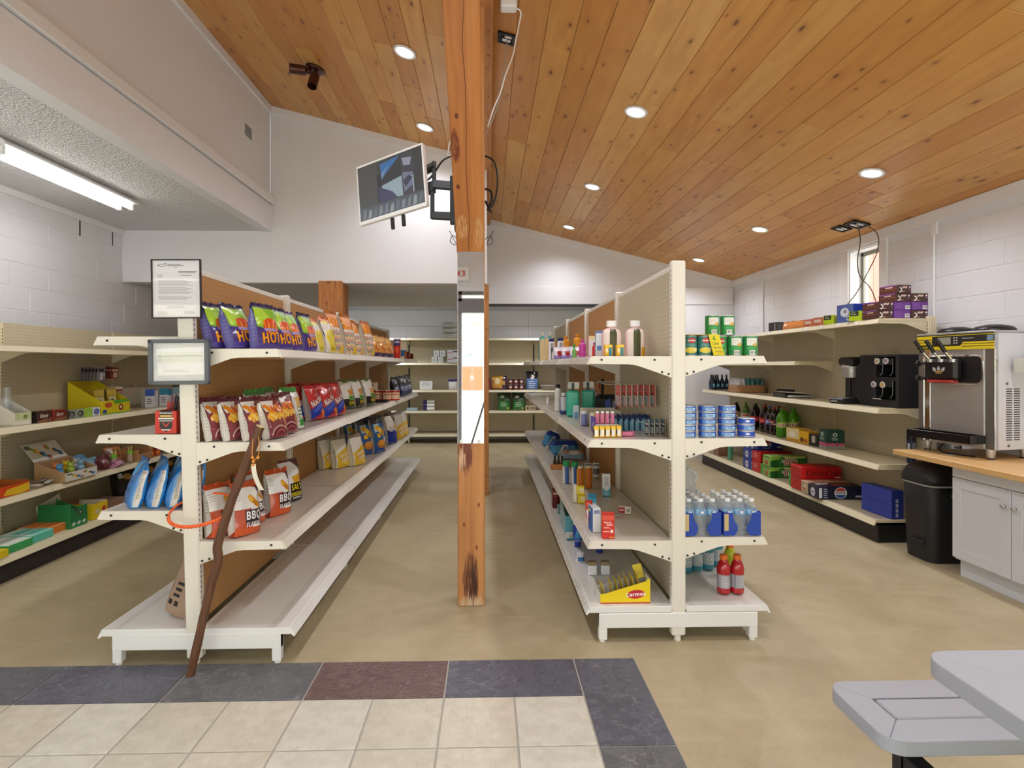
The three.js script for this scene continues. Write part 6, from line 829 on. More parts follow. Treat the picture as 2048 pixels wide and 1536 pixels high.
// ---------- left wall shelves ----------
const K1 = 1.037, K2 = 0.547, K3 = 0.18;
const L90 = 90;
{
  // open white tray with clear tube
  const t = thing('candy_display', 'open white cardboard display with green label on the left wall shelf', 'box', null, [-3.49, K1, -4.02], R(90)); const wm = std('#e6e4dc', 0.65);
  mesh('front_panel', cbox(0.14, 0.09, 0.003, 0.0006, { all: '#e4e2da', pz: pack(80, 50, '#cfd8a8', (g) => { fill(g, '#e8e6dc', 0, 32, 80, 18); oval(g, 50, 18, 10, 8, '#7d8a4a'); lines(g, '#8a9a60', 6, 10, 26, 3, 6); }) }).translate(0, 0.045, 0.09), M.print, t);
  for (const s of [-1, 1]) mesh('side_panel', [extrude([[-0.09, 0], [0.09, 0], [0.09, 0.09], [-0.09, 0.19]], 0.003).rotateY(-Math.PI / 2).translate(s * 0.07 + 0.0015, 0, 0)], wm, t);
  mesh('back_panel', [bx(-0.07, 0.07, 0, 0.19, -0.092, -0.089, 0.0006)], wm, t); mesh('floor_panel', [bx(-0.07, 0.07, 0, 0.003, -0.09, 0.09, 0.0005)], wm, t);
  const v = thing('candy_tube', 'clear plastic tube of sweets standing in the white display', 'tube', null, [-3.5, K1 + 0.004, -4.0]); mesh('tube', cyl(0.024, 0.25, 16), M.clear, v); mesh('sweets', cyl(0.02, 0.1, 12).translate(0, 0.002, 0), std('#a9805a', 0.6), v); mesh('cap', cyl(0.025, 0.02, 16).translate(0, 0.25, 0), M.clear, v);
  const dove = (bg) => cell(90, 46, (g) => { fill(g, bg, 0, 0, 90, 46); poly(g, '#8a5a3c', [[0, 40], [40, 30], [70, 34], [90, 24], [90, 46], [0, 46]]); text(g, 'Dove', 38, 18, 20, '#f2e9dc', { font: 'serif', style: 'italic bold ' }); });
  carton('chocolate_box', 'dark brown Dove chocolate box with blue corner on the left wall shelf', null, [0.13, 0.085, 0.08], { all: '#2a1a1a', pz: dove('#4a2a26'), px: '#5f8ac0' }, [-3.42, K1, -4.19], L90); carton('chocolate_box', 'reddish Dove chocolate box on the left wall shelf', null, [0.12, 0.085, 0.08], { all: '#b8452e', pz: dove('#6b2a20') }, [-3.42, K1, -4.34], L90);
  const gum = (bg, fg) => cell(44, 40, (g) => { fill(g, bg, 0, 0, 44, 40); oval(g, 22, 20, 16, 14, fg); lines(g, '#e6e6e0', 12, 14, 20, 3, 6, 2); });
  const gumc = [['#8ea090', '#22262a', 'grey green'], ['#9aa890', '#22262a', 'second grey green'], ['#a6d23c', '#86ba2c', 'lime green'], ['#e2e6ee', '#22429c', 'white and blue']];
  gumc.forEach(([a, b, w], i) => carton('gum_box', w + ' gum carton on the left wall shelf below the yellow display', null, [0.085, 0.07, 0.07], { all: a, pz: gum(a, b) }, [-3.42, K1, -4.46 - i * 0.092], L90));
  carton('gum_box', 'small black carton between the chocolate and gum boxes', null, [0.03, 0.07, 0.06], { all: '#2c2420' }, [-3.41, K1, -4.415], L90);
  { // big yellow display
    const y = std('#d9c81a', 0.5), d = thing('candy_display', 'large bright yellow slanted display of snack packets on the left wall shelf', 'box', null, [-3.53, K1, -4.98], R(90));
    mesh('side_panel', [extrude([[-0.15, 0], [0.15, 0], [0.15, 0.11], [-0.15, 0.29]], 0.003).rotateY(-Math.PI / 2).translate(-0.175, 0, 0)], y, d); mesh('side_panel', [extrude([[-0.15, 0], [0.15, 0], [0.15, 0.11], [-0.15, 0.29]], 0.003).rotateY(-Math.PI / 2).translate(0.178, 0, 0)], y, d);
    mesh('front_panel', cbox(0.353, 0.12, 0.003, 0.0006, { all: '#d9c81a', pz: cell(140, 60, (g) => { fill(g, '#d9c81a', 0, 0, 140, 60); poly(g, '#5aa82c', [[50, 0], [140, 0], [140, 10], [60, 18]]); oval(g, 92, 34, 13, 15, '#8a3a20'); oval(g, 92, 33, 6, 7, '#e8dca0'); oval(g, 28, 20, 18, 12, '#c2582c'); fill(g, '#2a4aa0', 0, 40, 20, 14); fill(g, '#7ab83a', 0, 54, 140, 6); }) }).translate(0, 0.06, 0.15), M.print, d);
    mesh('back_panel', [bx(-0.175, 0.175, 0, 0.29, -0.153, -0.15, 0.0006)], y, d); mesh('floor_panel', [bx(-0.175, 0.175, 0, 0.003, -0.15, 0.15, 0.0006)], y, d);
    const pkt = pack(60, 70, '#b89a2a', (g) => { fill(g, '#c9ac3a', 0, 0, 60, 18); fill(g, '#d8cfa0', 8, 22, 46, 36); oval(g, 26, 34, 9, 5, '#3a3428'); oval(g, 34, 52, 12, 8, '#b8502c'); });
    const spots = []; for (let i = 0; i < 7; i++) spots.push([-3.64 + i * 0.028, -4.9, 90, 4, 0.85 + 0.02 * i], [-3.64 + i * 0.028, -5.06, 90, 4, 0.85 + 0.02 * i]);
    bags({ name: 'snack_packet', y: K1 + 0.004, w: 0.14, h: 0.23, d: 0.026, front: pkt, side: '#a88c26', seal: '#a88c26', label: 'mustard yellow snack packet standing in the large yellow display', group: 'packets in the yellow display', spots });
  }
  // hanging cards
  const cards = (y, z0, n, cl, label, grp, w, h, hookLabel) => { const k = thing('peg_hook', hookLabel, 'hook', null, [-3.725, y, z0]); mesh('wire', tube([[0, 0, 0], [0.02, -0.004, 0], [0.26, 0, 0], [0.266, 0.008, 0]], 0.0022, 14, 5), M.steel, k); mesh('tip', [bar([0.255, 0, 0], [0.275, 0.006, 0], 0.007, 0.007, 0.001)], M.black, k); for (let i = 0; i < n; i++) { const c = thing('blister_card', label, 'card', grp, [-3.68 + i * 0.03, y - 0.004, z0 - 0.02], R(90)); mesh('card', cbox(w, h, 0.0025, 0.0006, { all: '#7a1a1e', pz: cl }).translate(0, -h / 2, 0), M.print, c); mesh('blister', cbox(w * 0.6, h * 0.5, 0.014, 0.005).translate(0, -h * 0.66, 0.008), M.clear, c); } };
  const sil = pack(40, 60, '#8d8a8c', (g) => { fill(g, '#2a2628', 6, 8, 26, 14); fill(g, '#c9c6c8', 12, 26, 12, 30); fill(g, '#6a1a20', 26, 40, 10, 18); });
  cards(1.46, -4.98, 6, sil, 'silver and black blister card hanging above the yellow display', 'silver hanging cards', 0.1, 0.125, 'wire peg hook above the yellow display');
  cards(1.46, -5.2, 5, pack(40, 60, '#8e2020', (g) => { fill(g, '#e6d8c8', 4, 12, 32, 10); fill(g, '#d9a860', 10, 28, 18, 26); }), 'red and gold blister card hanging above the yellow display', 'red hanging cards', 0.1, 0.11, 'wire peg hook with red cards above the yellow display');
  cards(1.27, -5.3, 4, pack(40, 50, '#9a3020', (g) => { fill(g, '#e6ddcf', 0, 0, 40, 12); fill(g, '#b5763a', 8, 18, 24, 28); }), 'red topped brown card hanging low beside the yellow display', 'low red hanging cards', 0.09, 0.11, 'wire peg hook low beside the yellow display');
  // white and blue cartons
  const wb = (a) => pack(44, 70, '#d5d8de', (g) => { fill(g, a, 0, 0, 44, 26); lines(g, '#555a66', 8, 36, 24, 3, 8, 3); });
  [['#3f62b8', -5.62, 'deep blue topped'], ['#dfe2e4', -5.74, 'plain white'], ['#3a8fb4', -5.86, 'teal topped'], ['#3a8fb4', -5.98, 'second teal topped'], ['#8fb4c8', -6.1, 'pale blue topped']].forEach(([c, z, w], i) => carton('medicine_box', w + ' white carton on the left wall shelf past the yellow display', null, [0.1, 0.19 - (i % 2) * 0.02, 0.07], { all: '#d2d5da', pz: wb(c) }, [-3.5 - (i % 2) * 0.04, K1, z], L90 - 25));
  for (const [z, h] of [[-6.3, 0.1], [-6.3, 0.1]].map((q, i) => [q[0], i])) carton('brown_carton', h ? 'brown carton stacked on another brown carton on the left wall shelf' : 'brown carton under another brown carton on the left wall shelf', null, [0.18, 0.1, 0.14], { all: '#8d6a48', pz: pack(60, 36, '#8d6a48', (g) => fill(g, '#d8d0c4', 16, 8, 24, 18)) }, [-3.52, K1 + h * 0.105, z], 60);
  { const s = thing('sunglasses', 'black sunglasses lying before the white and blue cartons', 'glasses', null, [-3.42, K1, -5.95], R(70)); for (const k of [-1, 1]) mesh('lens', [cbox(0.055, 0.038, 0.004, 0.01).translate(k * 0.034, 0.021, 0)], M.black, s); mesh('temple', [bar([-0.062, 0.03, 0], [-0.06, 0.012, -0.12], 0.004)], M.black, s); mesh('temple', [bar([0.062, 0.03, 0], [0.06, 0.012, -0.12], 0.004)], M.black, s); mesh('bridge', [bar([-0.01, 0.03, 0], [0.01, 0.03, 0], 0.004)], M.black, s); }
}
{ // toy shelf
  const t = thing('open_carton', 'open red and yellow candy carton at the start of the toy shelf', 'box', null, [-3.5, K2, -3.93], R(90)); const om = std('#b5622c', 0.6);
  mesh('front_panel', cbox(0.24, 0.075, 0.003, 0.0006, { all: '#d9821c', pz: pack(90, 36, '#d94a1c', (g) => { poly(g, '#ecc42a', [[20, 12], [90, 4], [90, 30], [60, 36], [10, 30]]); }) }).translate(0, 0.0375, 0.12), M.print, t); for (const s of [-1, 1]) mesh('side_panel', [bx(s * 0.118, s * 0.121, 0, 0.085, -0.12, 0.12, 0.0006)], om, t); mesh('back_panel', [bx(-0.12, 0.12, 0, 0.09, -0.123, -0.12, 0.0006)], om, t); mesh('floor_panel', [bx(-0.118, 0.118, 0, 0.003, -0.12, 0.12, 0.0006)], om, t);
  const r = rng(31); for (let i = 0; i < 7; i++) { const z = -4.1 - i * 0.045, b = thing('candy_bar', ['grey wrapped bar lying on the toy shelf', 'pale wrapped bar lying on the toy shelf'][i % 2], 'bar', ['grey loose bars', 'pale loose bars'][i % 2], [-3.47 + (r() - 0.5) * 0.14, K2 + 0.001 + (i % 3) * 0.012, z], r() * 3); mesh('wrapper', [cbox(0.11, 0.014, 0.035, 0.005).translate(0, 0.007, 0)], [std('#9a9288', 0.4), std('#d5d0c6', 0.4), std('#7d6a5c', 0.4)][i % 3], b); mesh('end_crimp', [cbox(0.014, 0.002, 0.034, 0.0005).translate(0.06, 0.007, 0), cbox(0.014, 0.002, 0.034, 0.0005).translate(-0.06, 0.007, 0)], std('#c9c4bc', 0.4), b); b.children[1].userData.kind = 'stuff'; }
  const toyArt = cell(160, 60, (g) => { fill(g, '#e2dfd8', 0, 0, 160, 60); const cs2 = ['#3a8fc4', '#e8b02a', '#c2583a', '#2a4a7a', '#8aa84a']; for (let i = 0; i < 16; i++) oval(g, 12 + (i * 41) % 140, 12 + (i * 23) % 40, 8, 6, cs2[i % 5], i * 30); lines(g, '#55504c', 6, 8, 30, 2, 6, 3); });
  const d = thing('toy_display', 'open white display carton printed with colourful toys on the toy shelf', 'box', null, [-3.455, K2, -4.5], R(90)); const cb = std('#b08f68', 0.8);
  mesh('front_panel', cbox(0.34, 0.07, 0.003, 0.0006, { all: '#ddd8cc', pz: toyArt }).translate(0, 0.035, 0.12), M.print, d); mesh('side_panel', [extrude([[-0.12, 0], [0.12, 0], [0.12, 0.07], [-0.12, 0.16]], 0.003).rotateY(-Math.PI / 2).translate(-0.17, 0, 0)], cb, d); mesh('side_panel', [extrude([[-0.12, 0], [0.12, 0], [0.12, 0.07], [-0.12, 0.16]], 0.003).rotateY(-Math.PI / 2).translate(0.172, 0, 0)], cb, d); mesh('back_panel', [bx(-0.17, 0.17, 0, 0.16, -0.123, -0.12, 0.0006)], cb, d); mesh('floor_panel', [bx(-0.17, 0.17, 0, 0.003, -0.12, 0.12, 0.0006)], cb, d); mesh('lid_flap', cbox(0.34, 0.18, 0.003, 0.0006, { all: '#cfccc0', pz: toyArt }).translate(0, 0.09, 0).rotateX(R(-38)).translate(0, 0.15, -0.12), M.print, d);
  const toyC = [['#5a9ad0', 'blue'], ['#e0864a', 'orange'], ['#a8c04a', 'green'], ['#e8c02a', 'yellow'], ['#8cb8dc', 'pale blue'], ['#c8d0d8', 'grey']];
  toyC.forEach(([c, w], i) => { const e = thing('toy_figure', 'small ' + w + ' round toy figure in the printed display carton', 'toy', null, [-3.42 - (i % 2) * 0.08, K2 + 0.035, -4.38 - i * 0.055]); mesh('body', lathe([[0, 0], [0.024, 0.004], [0.03, 0.03], [0.022, 0.055], [0.001, 0.058]], 14), std(c, 0.4), e); mesh('head', new THREE.SphereGeometry(0.024, 12, 10).translate(0, 0.074, 0), std(c, 0.4), e); for (const s of [-1, 1]) mesh('ear', new THREE.SphereGeometry(0.009, 8, 6).translate(s * 0.018, 0.096, 0), std(c, 0.4), e); });
  const plush = [['#6aa4d6', -4.75, -3.55, 'light blue bagged toy', 0.2, 0.15], ['#8ec0e2', -4.86, -3.5, 'pale blue bagged toy', 0.17, 0.11], ['#7a3a44', -4.9, -3.43, 'maroon bagged toy', 0.12, 0.12], ['#c88ab0', -5.02, -3.4, 'pink wand toy', 0.2, 0.03], ['#a06a6e', -5.08, -3.5, 'dusty red bagged toy', 0.14, 0.14]];
  plush.forEach(([c, z, x, w, sx, sy], i) => bags({ name: 'bagged_toy', y: K2 + 0.001, w: sx, h: Math.max(sy, 0.06), d: 0.1, front: pack(40, 40, c, (g) => { oval(g, 14, 16, 9, 7, 'rgba(255,255,255,0.35)'); oval(g, 28, 28, 8, 8, 'rgba(20,20,40,0.35)'); }), side: c, seal: c, label: w + ' lying on the toy shelf', spots: [[x, z, 80 + i * 9, 20]] }));
  for (const [z, c] of [[-5.0, '#7ac83a'], [-5.22, '#8ac84a']]) { const b = thing('bubble_toy', z > -5.1 ? 'bright green topped toy bottle with two prongs on the toy shelf' : 'small green topped toy bottle near the brown carton', 'toy', null, [-3.42, K2 + 0.001, z], R(90)); mesh('bottle', lathe([[0, 0], [0.022, 0.002], [0.024, 0.01], [0.022, 0.07], [0.018, 0.08]], 14), std('#c9b0a0', 0.3), b); mesh('cap', lathe([[0.024, 0.078], [0.026, 0.1], [0.02, 0.11], [0.001, 0.11]], 14), std(c, 0.35), b); for (const s of [-1, 1]) mesh('prong', [bar([s * 0.012, 0.105, 0], [s * 0.026, 0.15, 0], 0.009, 0.006)], std('#d8e08a', 0.4), b); }
  const bt = thing('open_carton', 'open brown cardboard carton on the toy shelf with an orange toy', 'box', null, [-3.46, K2, -5.36], R(90)); mesh('front_panel', [bx(-0.1, 0.1, 0, 0.07, 0.1, 0.103, 0.0006)], M.cardboard, bt); for (const s of [-1, 1]) mesh('side_panel', [bx(s * 0.1, s * 0.103, 0, 0.11, -0.1, 0.1, 0.0006)], M.cardboard, bt); mesh('back_panel', [bx(-0.1, 0.1, 0, 0.12, -0.103, -0.1, 0.0006)], M.cardboard, bt); mesh('floor_panel', [bx(-0.1, 0.1, 0, 0.003, -0.1, 0.1, 0.0006)], M.cardboard, bt);
  const ot = thing('toy_figure', 'orange toy figure with dark eyes beside the brown carton', 'toy', null, [-3.4, K2 + 0.001, -5.5]); mesh('body', lathe([[0, 0], [0.03, 0.003], [0.034, 0.04], [0.02, 0.065], [0.001, 0.068]], 14), std('#d97a2c', 0.45), ot); mesh('head', new THREE.SphereGeometry(0.03, 12, 10).translate(0, 0.09, 0), std('#e0903c', 0.45), ot); for (const s of [-1, 1]) mesh('eye', new THREE.SphereGeometry(0.009, 8, 6).translate(0.024, 0.098, s * 0.012), M.black, ot);
  carton('candy_box', 'small red and yellow carton beside the orange toy', null, [0.08, 0.06, 0.05], { all: '#cf4a24', pz: pack(40, 30, '#d8502a', (g) => fill(g, '#ecc43a', 8, 8, 20, 12)) }, [-3.42, K2, -5.62], L90); 
  bags({ name: 'bagged_toy', y: K2 + 0.001, w: 0.16, h: 0.16, d: 0.08, front: pack(40, 40, '#c58a52', (g) => { g.strokeStyle = '#5a3a22'; g.lineWidth = 3; g.strokeRect(8, 10, 22, 16); fill(g, '#e2d8c8', 4, 4, 14, 10); }), side: '#b8804c', seal: '#8a5a3a', label: 'tan and brown bagged toy behind the green topped bottle', spots: [[-3.56, -5.2, 70, 12]] });
  carton('candy_box', 'dark red carton at the back of the toy shelf', null, [0.14, 0.09, 0.05], { all: '#7a2a26', pz: pack(50, 34, '#7d2826', (g) => fill(g, '#4a6a4a', 18, 0, 20, 12)) }, [-3.66, K2, -4.75], L90);
  tag(mesh('dark_toy', [bar([-3.5, K2 + 0.012, -5.62], [-3.42, K2 + 0.02, -5.82], 0.012, 0.016), bar([-3.48, K2 + 0.012, -5.72], [-3.4, K2 + 0.03, -5.76], 0.01, 0.01)], M.black), 'thin black toy lying at the end of the toy shelf', 'toy');
}
{ // left base shelf
  const shal = (label, z, x, bg, lid) => { const t = carton('candy_box', label, null, [0.2, 0.055, 0.24], { all: bg, py: lid }, [x, K3, z], L90, { flap: true }); return t; };
  shal('flat white and green candy carton on the left base shelf', -3.86, -3.4, '#3fa860', pack(50, 50, '#dfe4da', (g) => { oval(g, 25, 26, 16, 12, '#e6e8e2'); fill(g, '#3fa860', 0, 0, 50, 6); }));
  shal('flat turquoise candy carton on the left base shelf', -4.07, -3.42, '#5ec4b0', pack(50, 50, '#cfe4dc', (g) => fill(g, '#6accb8', 10, 10, 40, 34)));
  shal('flat orange candy carton on the left base shelf', -4.26, -3.45, '#dd8030', pack(50, 50, '#e0a070', (g) => fill(g, '#d8702a', 8, 6, 38, 36)));
  carton('candy_box', 'small yellow candy carton at the edge of the left base shelf', null, [0.1, 0.05, 0.1], { all: '#e2c41c' }, [-3.3, K3, -3.68], L90);
  const gr = thing('candy_display', 'open green display carton with white flap on the left base shelf', 'box', null, [-3.42, K3, -4.43], R(90)); const gm = std('#1f7a44', 0.5), wm = std('#dedcd4', 0.6);
  mesh('front_panel', cbox(0.17, 0.16, 0.003, 0.0006, { all: '#1f7a44', pz: cell(70, 70, (g) => { fill(g, '#1f7a44', 0, 0, 70, 70); poly(g, '#123a24', [[10, 0], [26, 0], [22, 20]]); oval(g, 40, 22, 8, 8, '#16251c'); oval(g, 40, 22, 4, 4, '#c9ccc0'); for (let i = 0; i < 3; i++) oval(g, 12 + i * 22, 56, 8, 5, '#dfe4dc', -20); fill(g, '#2f8f54', 0, 62, 70, 8); }) }).translate(-0.02, 0.08, 0.13), M.print, gr);
  mesh('side_panel', [bx(-0.105, -0.102, 0, 0.19, -0.13, 0.13, 0.0006)], gm, gr); mesh('side_panel', [extrude([[-0.13, 0], [0.13, 0], [0.13, 0.1], [-0.13, 0.2]], 0.003).rotateY(-Math.PI / 2).translate(0.07, 0, 0)], std('#3f9a5a', 0.5), gr); mesh('back_flap', [bar([-0.1, 0.1, -0.13], [0.12, 0.16, -0.12], 0.16, 0.003, 0.0006)], wm, gr); mesh('floor_panel', [bx(-0.1, 0.07, 0, 0.003, -0.13, 0.13, 0.0006)], gm, gr);
  const ye = thing('candy_display', 'open yellow candy carton with red dot and letters on the left base shelf', 'box', null, [-3.42, K3, -4.66], R(90)); const ym = std('#e0c21a', 0.5);
  mesh('front_panel', cbox(0.17, 0.13, 0.003, 0.0006, { all: '#e0c21a', pz: cell(70, 54, (g) => { fill(g, '#e4c61a', 0, 0, 70, 54); text(g, 'RS', 22, 28, 20, '#f4f0e2', { stroke: '#8a6a2a', lw: 2 }); oval(g, 52, 26, 9, 9, '#c2281e'); }) }).translate(0, 0.065, 0.12), M.print, ye); mesh('side_panel', [bx(-0.087, -0.084, 0, 0.13, -0.12, 0.12, 0.0006)], ym, ye); mesh('side_panel', [bx(0.084, 0.087, 0, 0.13, -0.12, 0.12, 0.0006)], wm, ye); mesh('back_panel', [bx(-0.085, 0.085, 0, 0.14, -0.123, -0.12, 0.0006)], std('#8d6f5c', 0.7), ye); mesh('floor_panel', [bx(-0.084, 0.084, 0, 0.003, -0.12, 0.12, 0.0006)], ym, ye);
  carton('brown_carton', 'low brown carton behind the yellow candy carton', null, [0.2, 0.09, 0.2], { all: '#8a6a58' }, [-3.44, K3, -4.92], L90);
  bags({ name: 'charcoal_bag', y: K3 + 0.002, w: 0.3, h: 0.42, d: 0.14, front: cell(80, 100, (g) => { fill(g, '#16181c', 0, 0, 80, 100); fill(g, '#9aa0a6', 30, 10, 44, 8); oval(g, 30, 44, 12, 8, '#b08a4a'); fill(g, '#c9ccd0', 6, 34, 12, 12); fill(g, '#c9ccd0', 20, 70, 14, 8); oval(g, 50, 74, 18, 7, '#8a6a4a', -15); oval(g, 44, 90, 22, 6, '#7fa6c8', -10); }), side: '#1c1e22', seal: '#2a2d32', mat: M.foil, label: 'black bag with pale lettering leaning back on the left base shelf', group: 'black bags on the left base shelf', spots: [[-3.45, -5.28, 76, 15], [-3.45, -5.62, 76, 15, 1.02], [-3.45, -5.96, 76, 15, 1.02]] });
}

// ---------- right wall shelves ----------
const Q0 = 1.864, Q1 = 1.114, Q2 = 0.647, Q3 = 0.187;
{
  const donut = cell(110, 50, (g, w, h) => { fill(g, '#4a2e2a', 0, 0, w, h); g.strokeStyle = '#ece6df'; g.lineWidth = 8; g.beginPath(); g.ellipse(18, 30, 18, 13, 0, -1.4, 1.6); g.stroke(); for (let i = 0; i < 4; i++) oval(g, 46 + i * 9, 16 - (i % 2) * 3, 6, 6, '#d8bfae'); oval(g, 98, 14, 6, 6, '#e8e0ee'); fill(g, '#7d5aa8', 94, 24, 8, 8); fill(g, '#d8c8ba', 36, 40, 22, 3); });
  const purple = cell(110, 50, (g) => { fill(g, '#6d3a90', 0, 0, 110, 50); lines(g, '#a888c4', 8, 10, 52, 5, 7, 1); barcode(g, 72, 22, 32, 22); });
  const dside = cell(90, 50, (g) => { fill(g, '#5a2f24', 0, 0, 90, 50); fill(g, '#7d4a8c', 0, 0, 90, 8); for (let i = 0; i < 4; i++) oval(g, 36 + i * 9, 14, 5, 4, '#d8c0b4'); fill(g, '#8a5a48', 0, 24, 90, 3); });
  const db = (x, k, art2, label, grp, ry = 0, dz = 0) => carton('donut_box', label, grp, [0.142, 0.069, 0.17], { all: art2 === purple ? '#63327f' : '#52302a', pz: art2, nx: art2 === purple ? '#5d2f78' : dside, nz: donut }, [x, Q0 + k * 0.0705, -4.485 + dz], ry, { flap: false });
  const dl = 'brown donut box with white ring print in the stack on the top right shelf', pl = 'purple backed donut box in the stack on the top right shelf';
  db(3.305, 0, donut, dl, 'brown donut boxes', 2); db(3.308, 1, donut, dl, 'brown donut boxes', 4); db(3.455, 0, purple, pl, 'purple donut boxes'); db(3.458, 1, purple, pl, 'purple donut boxes'); db(3.452, 2, donut, dl, 'brown donut boxes', 6); db(3.458, 3, donut, 'brown donut box at the very top of the donut stack', null, 10); db(3.603, 0, donut, dl, 'brown donut boxes'); db(3.606, 1, purple, pl, 'purple donut boxes'); db(3.606, 2, donut, dl, 'brown donut boxes', -2);
  const oreo = cell(70, 60, (g) => { fill(g, '#5468a8', 0, 0, 70, 60); oval(g, 34, 26, 18, 15, '#dfe4ee'); oval(g, 36, 24, 7, 6, '#8a90a8'); oval(g, 50, 46, 9, 8, '#c9cedd'); oval(g, 50, 46, 5, 4, '#3a3f56'); });
  carton('cookie_box', 'large blue cookie carton with pale cookie print on the top right shelf', null, [0.19, 0.165, 0.12], { all: '#2238a0', pz: oreo, px: '#1f3494', nx: '#2a44ac' }, [3.33, Q0, -4.86], -82); carton('cookie_box', 'second blue cookie carton behind the lime box', null, [0.14, 0.17, 0.12], { all: '#2a449c', pz: '#3a58b4' }, [3.46, Q0, -4.78], -82);
  const lime = cell(50, 40, (g) => { fill(g, '#b4cf1e', 0, 0, 50, 40); fill(g, '#26301e', 4, 0, 36, 20); lines(g, '#aab89a', 8, 5, 26, 2, 7, 3); });
  carton('tea_box', 'lime green and black carton before the blue cookie carton', null, [0.11, 0.085, 0.07], { all: '#b4cf1e', pz: lime, px: '#c0d826' }, [3.27, Q0, -4.68], -70); carton('tea_box', 'lime green and black carton beside the orange boxes', null, [0.1, 0.085, 0.07], { all: '#b4cf1e', pz: lime, px: '#c0d826' }, [3.28, Q0, -5.07], -70);
  const or = cell(50, 40, (g) => { fill(g, '#cf7a5c', 0, 0, 50, 40); fill(g, '#e8d0c2', 8, 10, 32, 14); lines(g, '#a04a34', 8, 28, 30, 2, 5, 2); });
  carton('cracker_box', 'salmon orange carton next to the lime box', null, [0.13, 0.08, 0.07], { all: '#d08058', pz: or }, [3.29, Q0, -5.24], -80); carton('cracker_box', 'salmon orange carton beside the brown wrapped roll', null, [0.13, 0.075, 0.07], { all: '#c8765a', pz: or }, [3.29, Q0, -5.4], -80);
  bags({ name: 'wrapped_roll', y: Q0, w: 0.4, h: 0.09, d: 0.09, front: '#c2793a', side: '#a8642c', seal: '#8a5a30', label: 'long orange brown wrapped roll lying on the top right shelf', spots: [[3.33, -5.72, -82, 0]] });
  carton('dark_box', 'dark grey carton at the far end of the top right shelf', null, [0.16, 0.1, 0.1], { all: '#3a3836', pz: cell(40, 26, (g) => { fill(g, '#3a3836', 0, 0, 40, 26); fill(g, '#8d8a86', 24, 4, 5, 18); }) }, [3.32, Q0, -6.1], -80);
  // glass bottles and crate
  const bb = std('#0d1a2e', 0.08, { clearcoat: 0.8 });
  for (let i = 0; i < 6; i++) { const t = thing('glass_bottle', 'dark blue glass bottle in a cluster on the middle right shelf', 'bottle', 'dark blue glass bottles', [3.32 + (i % 4) * 0.066, Q1, -7.86 - Math.floor(i / 4) * 0.07]); mesh('glass', lathe([[0, 0], [0.029, 0.002], [0.031, 0.01], [0.031, 0.115], [0.024, 0.145], [0.014, 0.17], [0.0125, 0.215], [0.0135, 0.218]], 18), bb, t); mesh('label', band(0.0315, 0.03, 0.1, 18, cell(60, 30, (g) => { fill(g, '#16406e', 0, 0, 60, 30); fill(g, '#8fc4e0', 24, 6, 12, 18); })), M.label, t); mesh('cap', cyl(0.0145, 0.012, 12).translate(0, 0.216, 0), M.steel, t); }
  { const t = thing('bottle_crate', 'tan cardboard tray of shrink-wrapped bottles on the middle right shelf', 'crate', null, [3.43, Q1, -7.05]); mesh('tray', [bx(-0.19, 0.19, 0, 0.1, 0.125, 0.13, 0.001), bx(-0.19, -0.185, 0, 0.1, -0.13, 0.13, 0.001), bx(0.185, 0.19, 0, 0.1, -0.13, 0.13, 0.001), bx(-0.19, 0.19, 0, 0.1, -0.13, -0.125, 0.001), bx(-0.19, 0.19, 0, 0.004, -0.13, 0.13, 0.001)], std('#b98f68', 0.8), t); const gb = lathe([[0, 0.005], [0.028, 0.006], [0.03, 0.12], [0.022, 0.15], [0.013, 0.165], [0.013, 0.185]], 14); for (let i = 0; i < 6; i++) for (let j = 0; j < 4; j++) { const b = mesh('bottle', gb, i < 2 ? M.milky : std('#3f7f82', 0.15), t); b.position.set(-0.155 + i * 0.062, 0, -0.093 + j * 0.062); } mesh('clear_film', [cbox(0.385, 0.1, 0.265, 0.02).translate(0, 0.14, 0)], std('#ffffff', 0.1, { transmission: 1, thickness: 0, ior: 1.15 }), t); }
  { const t = thing('ring_binder', 'black ring binder with loose white papers lying on the middle right shelf', 'binder', null, [3.43, Q1, -5.98], R(-8)); mesh('cover', [bx(-0.14, 0.14, 0, 0.004, -0.17, 0.17, 0.001)], M.black, t); mesh('spine', [bx(-0.144, -0.138, 0, 0.045, -0.17, 0.17, 0.002)], M.black, t); mesh('papers', [cbox(0.27, 0.022, 0.3, 0.002).rotateY(R(6)).translate(0.01, 0.016, 0)], M.whiteMatte, t); mesh('cover', [bar([-0.14, 0.045, 0], [0.14, 0.03, 0], 0.004, 0.33, 0.001)], M.blackMatte, t); const p = thing('document_stack', 'loose white sheets resting on the black binder', 'paper', null, [3.45, Q1 + 0.052, -5.96], R(14)); mesh('sheets', [cbox(0.2, 0.006, 0.28, 0.001)], M.whiteMatte, p); p.rotation.z = R(-3); const q = thing('pencil_case', 'black pouch lying on the white sheets', 'case', null, [3.38, Q1 + 0.062, -6.03], R(20)); mesh('body', [cbox(0.07, 0.024, 0.2, 0.008).translate(0, 0.012, 0)], M.blackMatte, q); mesh('zip', [cbox(0.006, 0.003, 0.18, 0.001).translate(0.02, 0.0245, 0)], M.steel, q); }
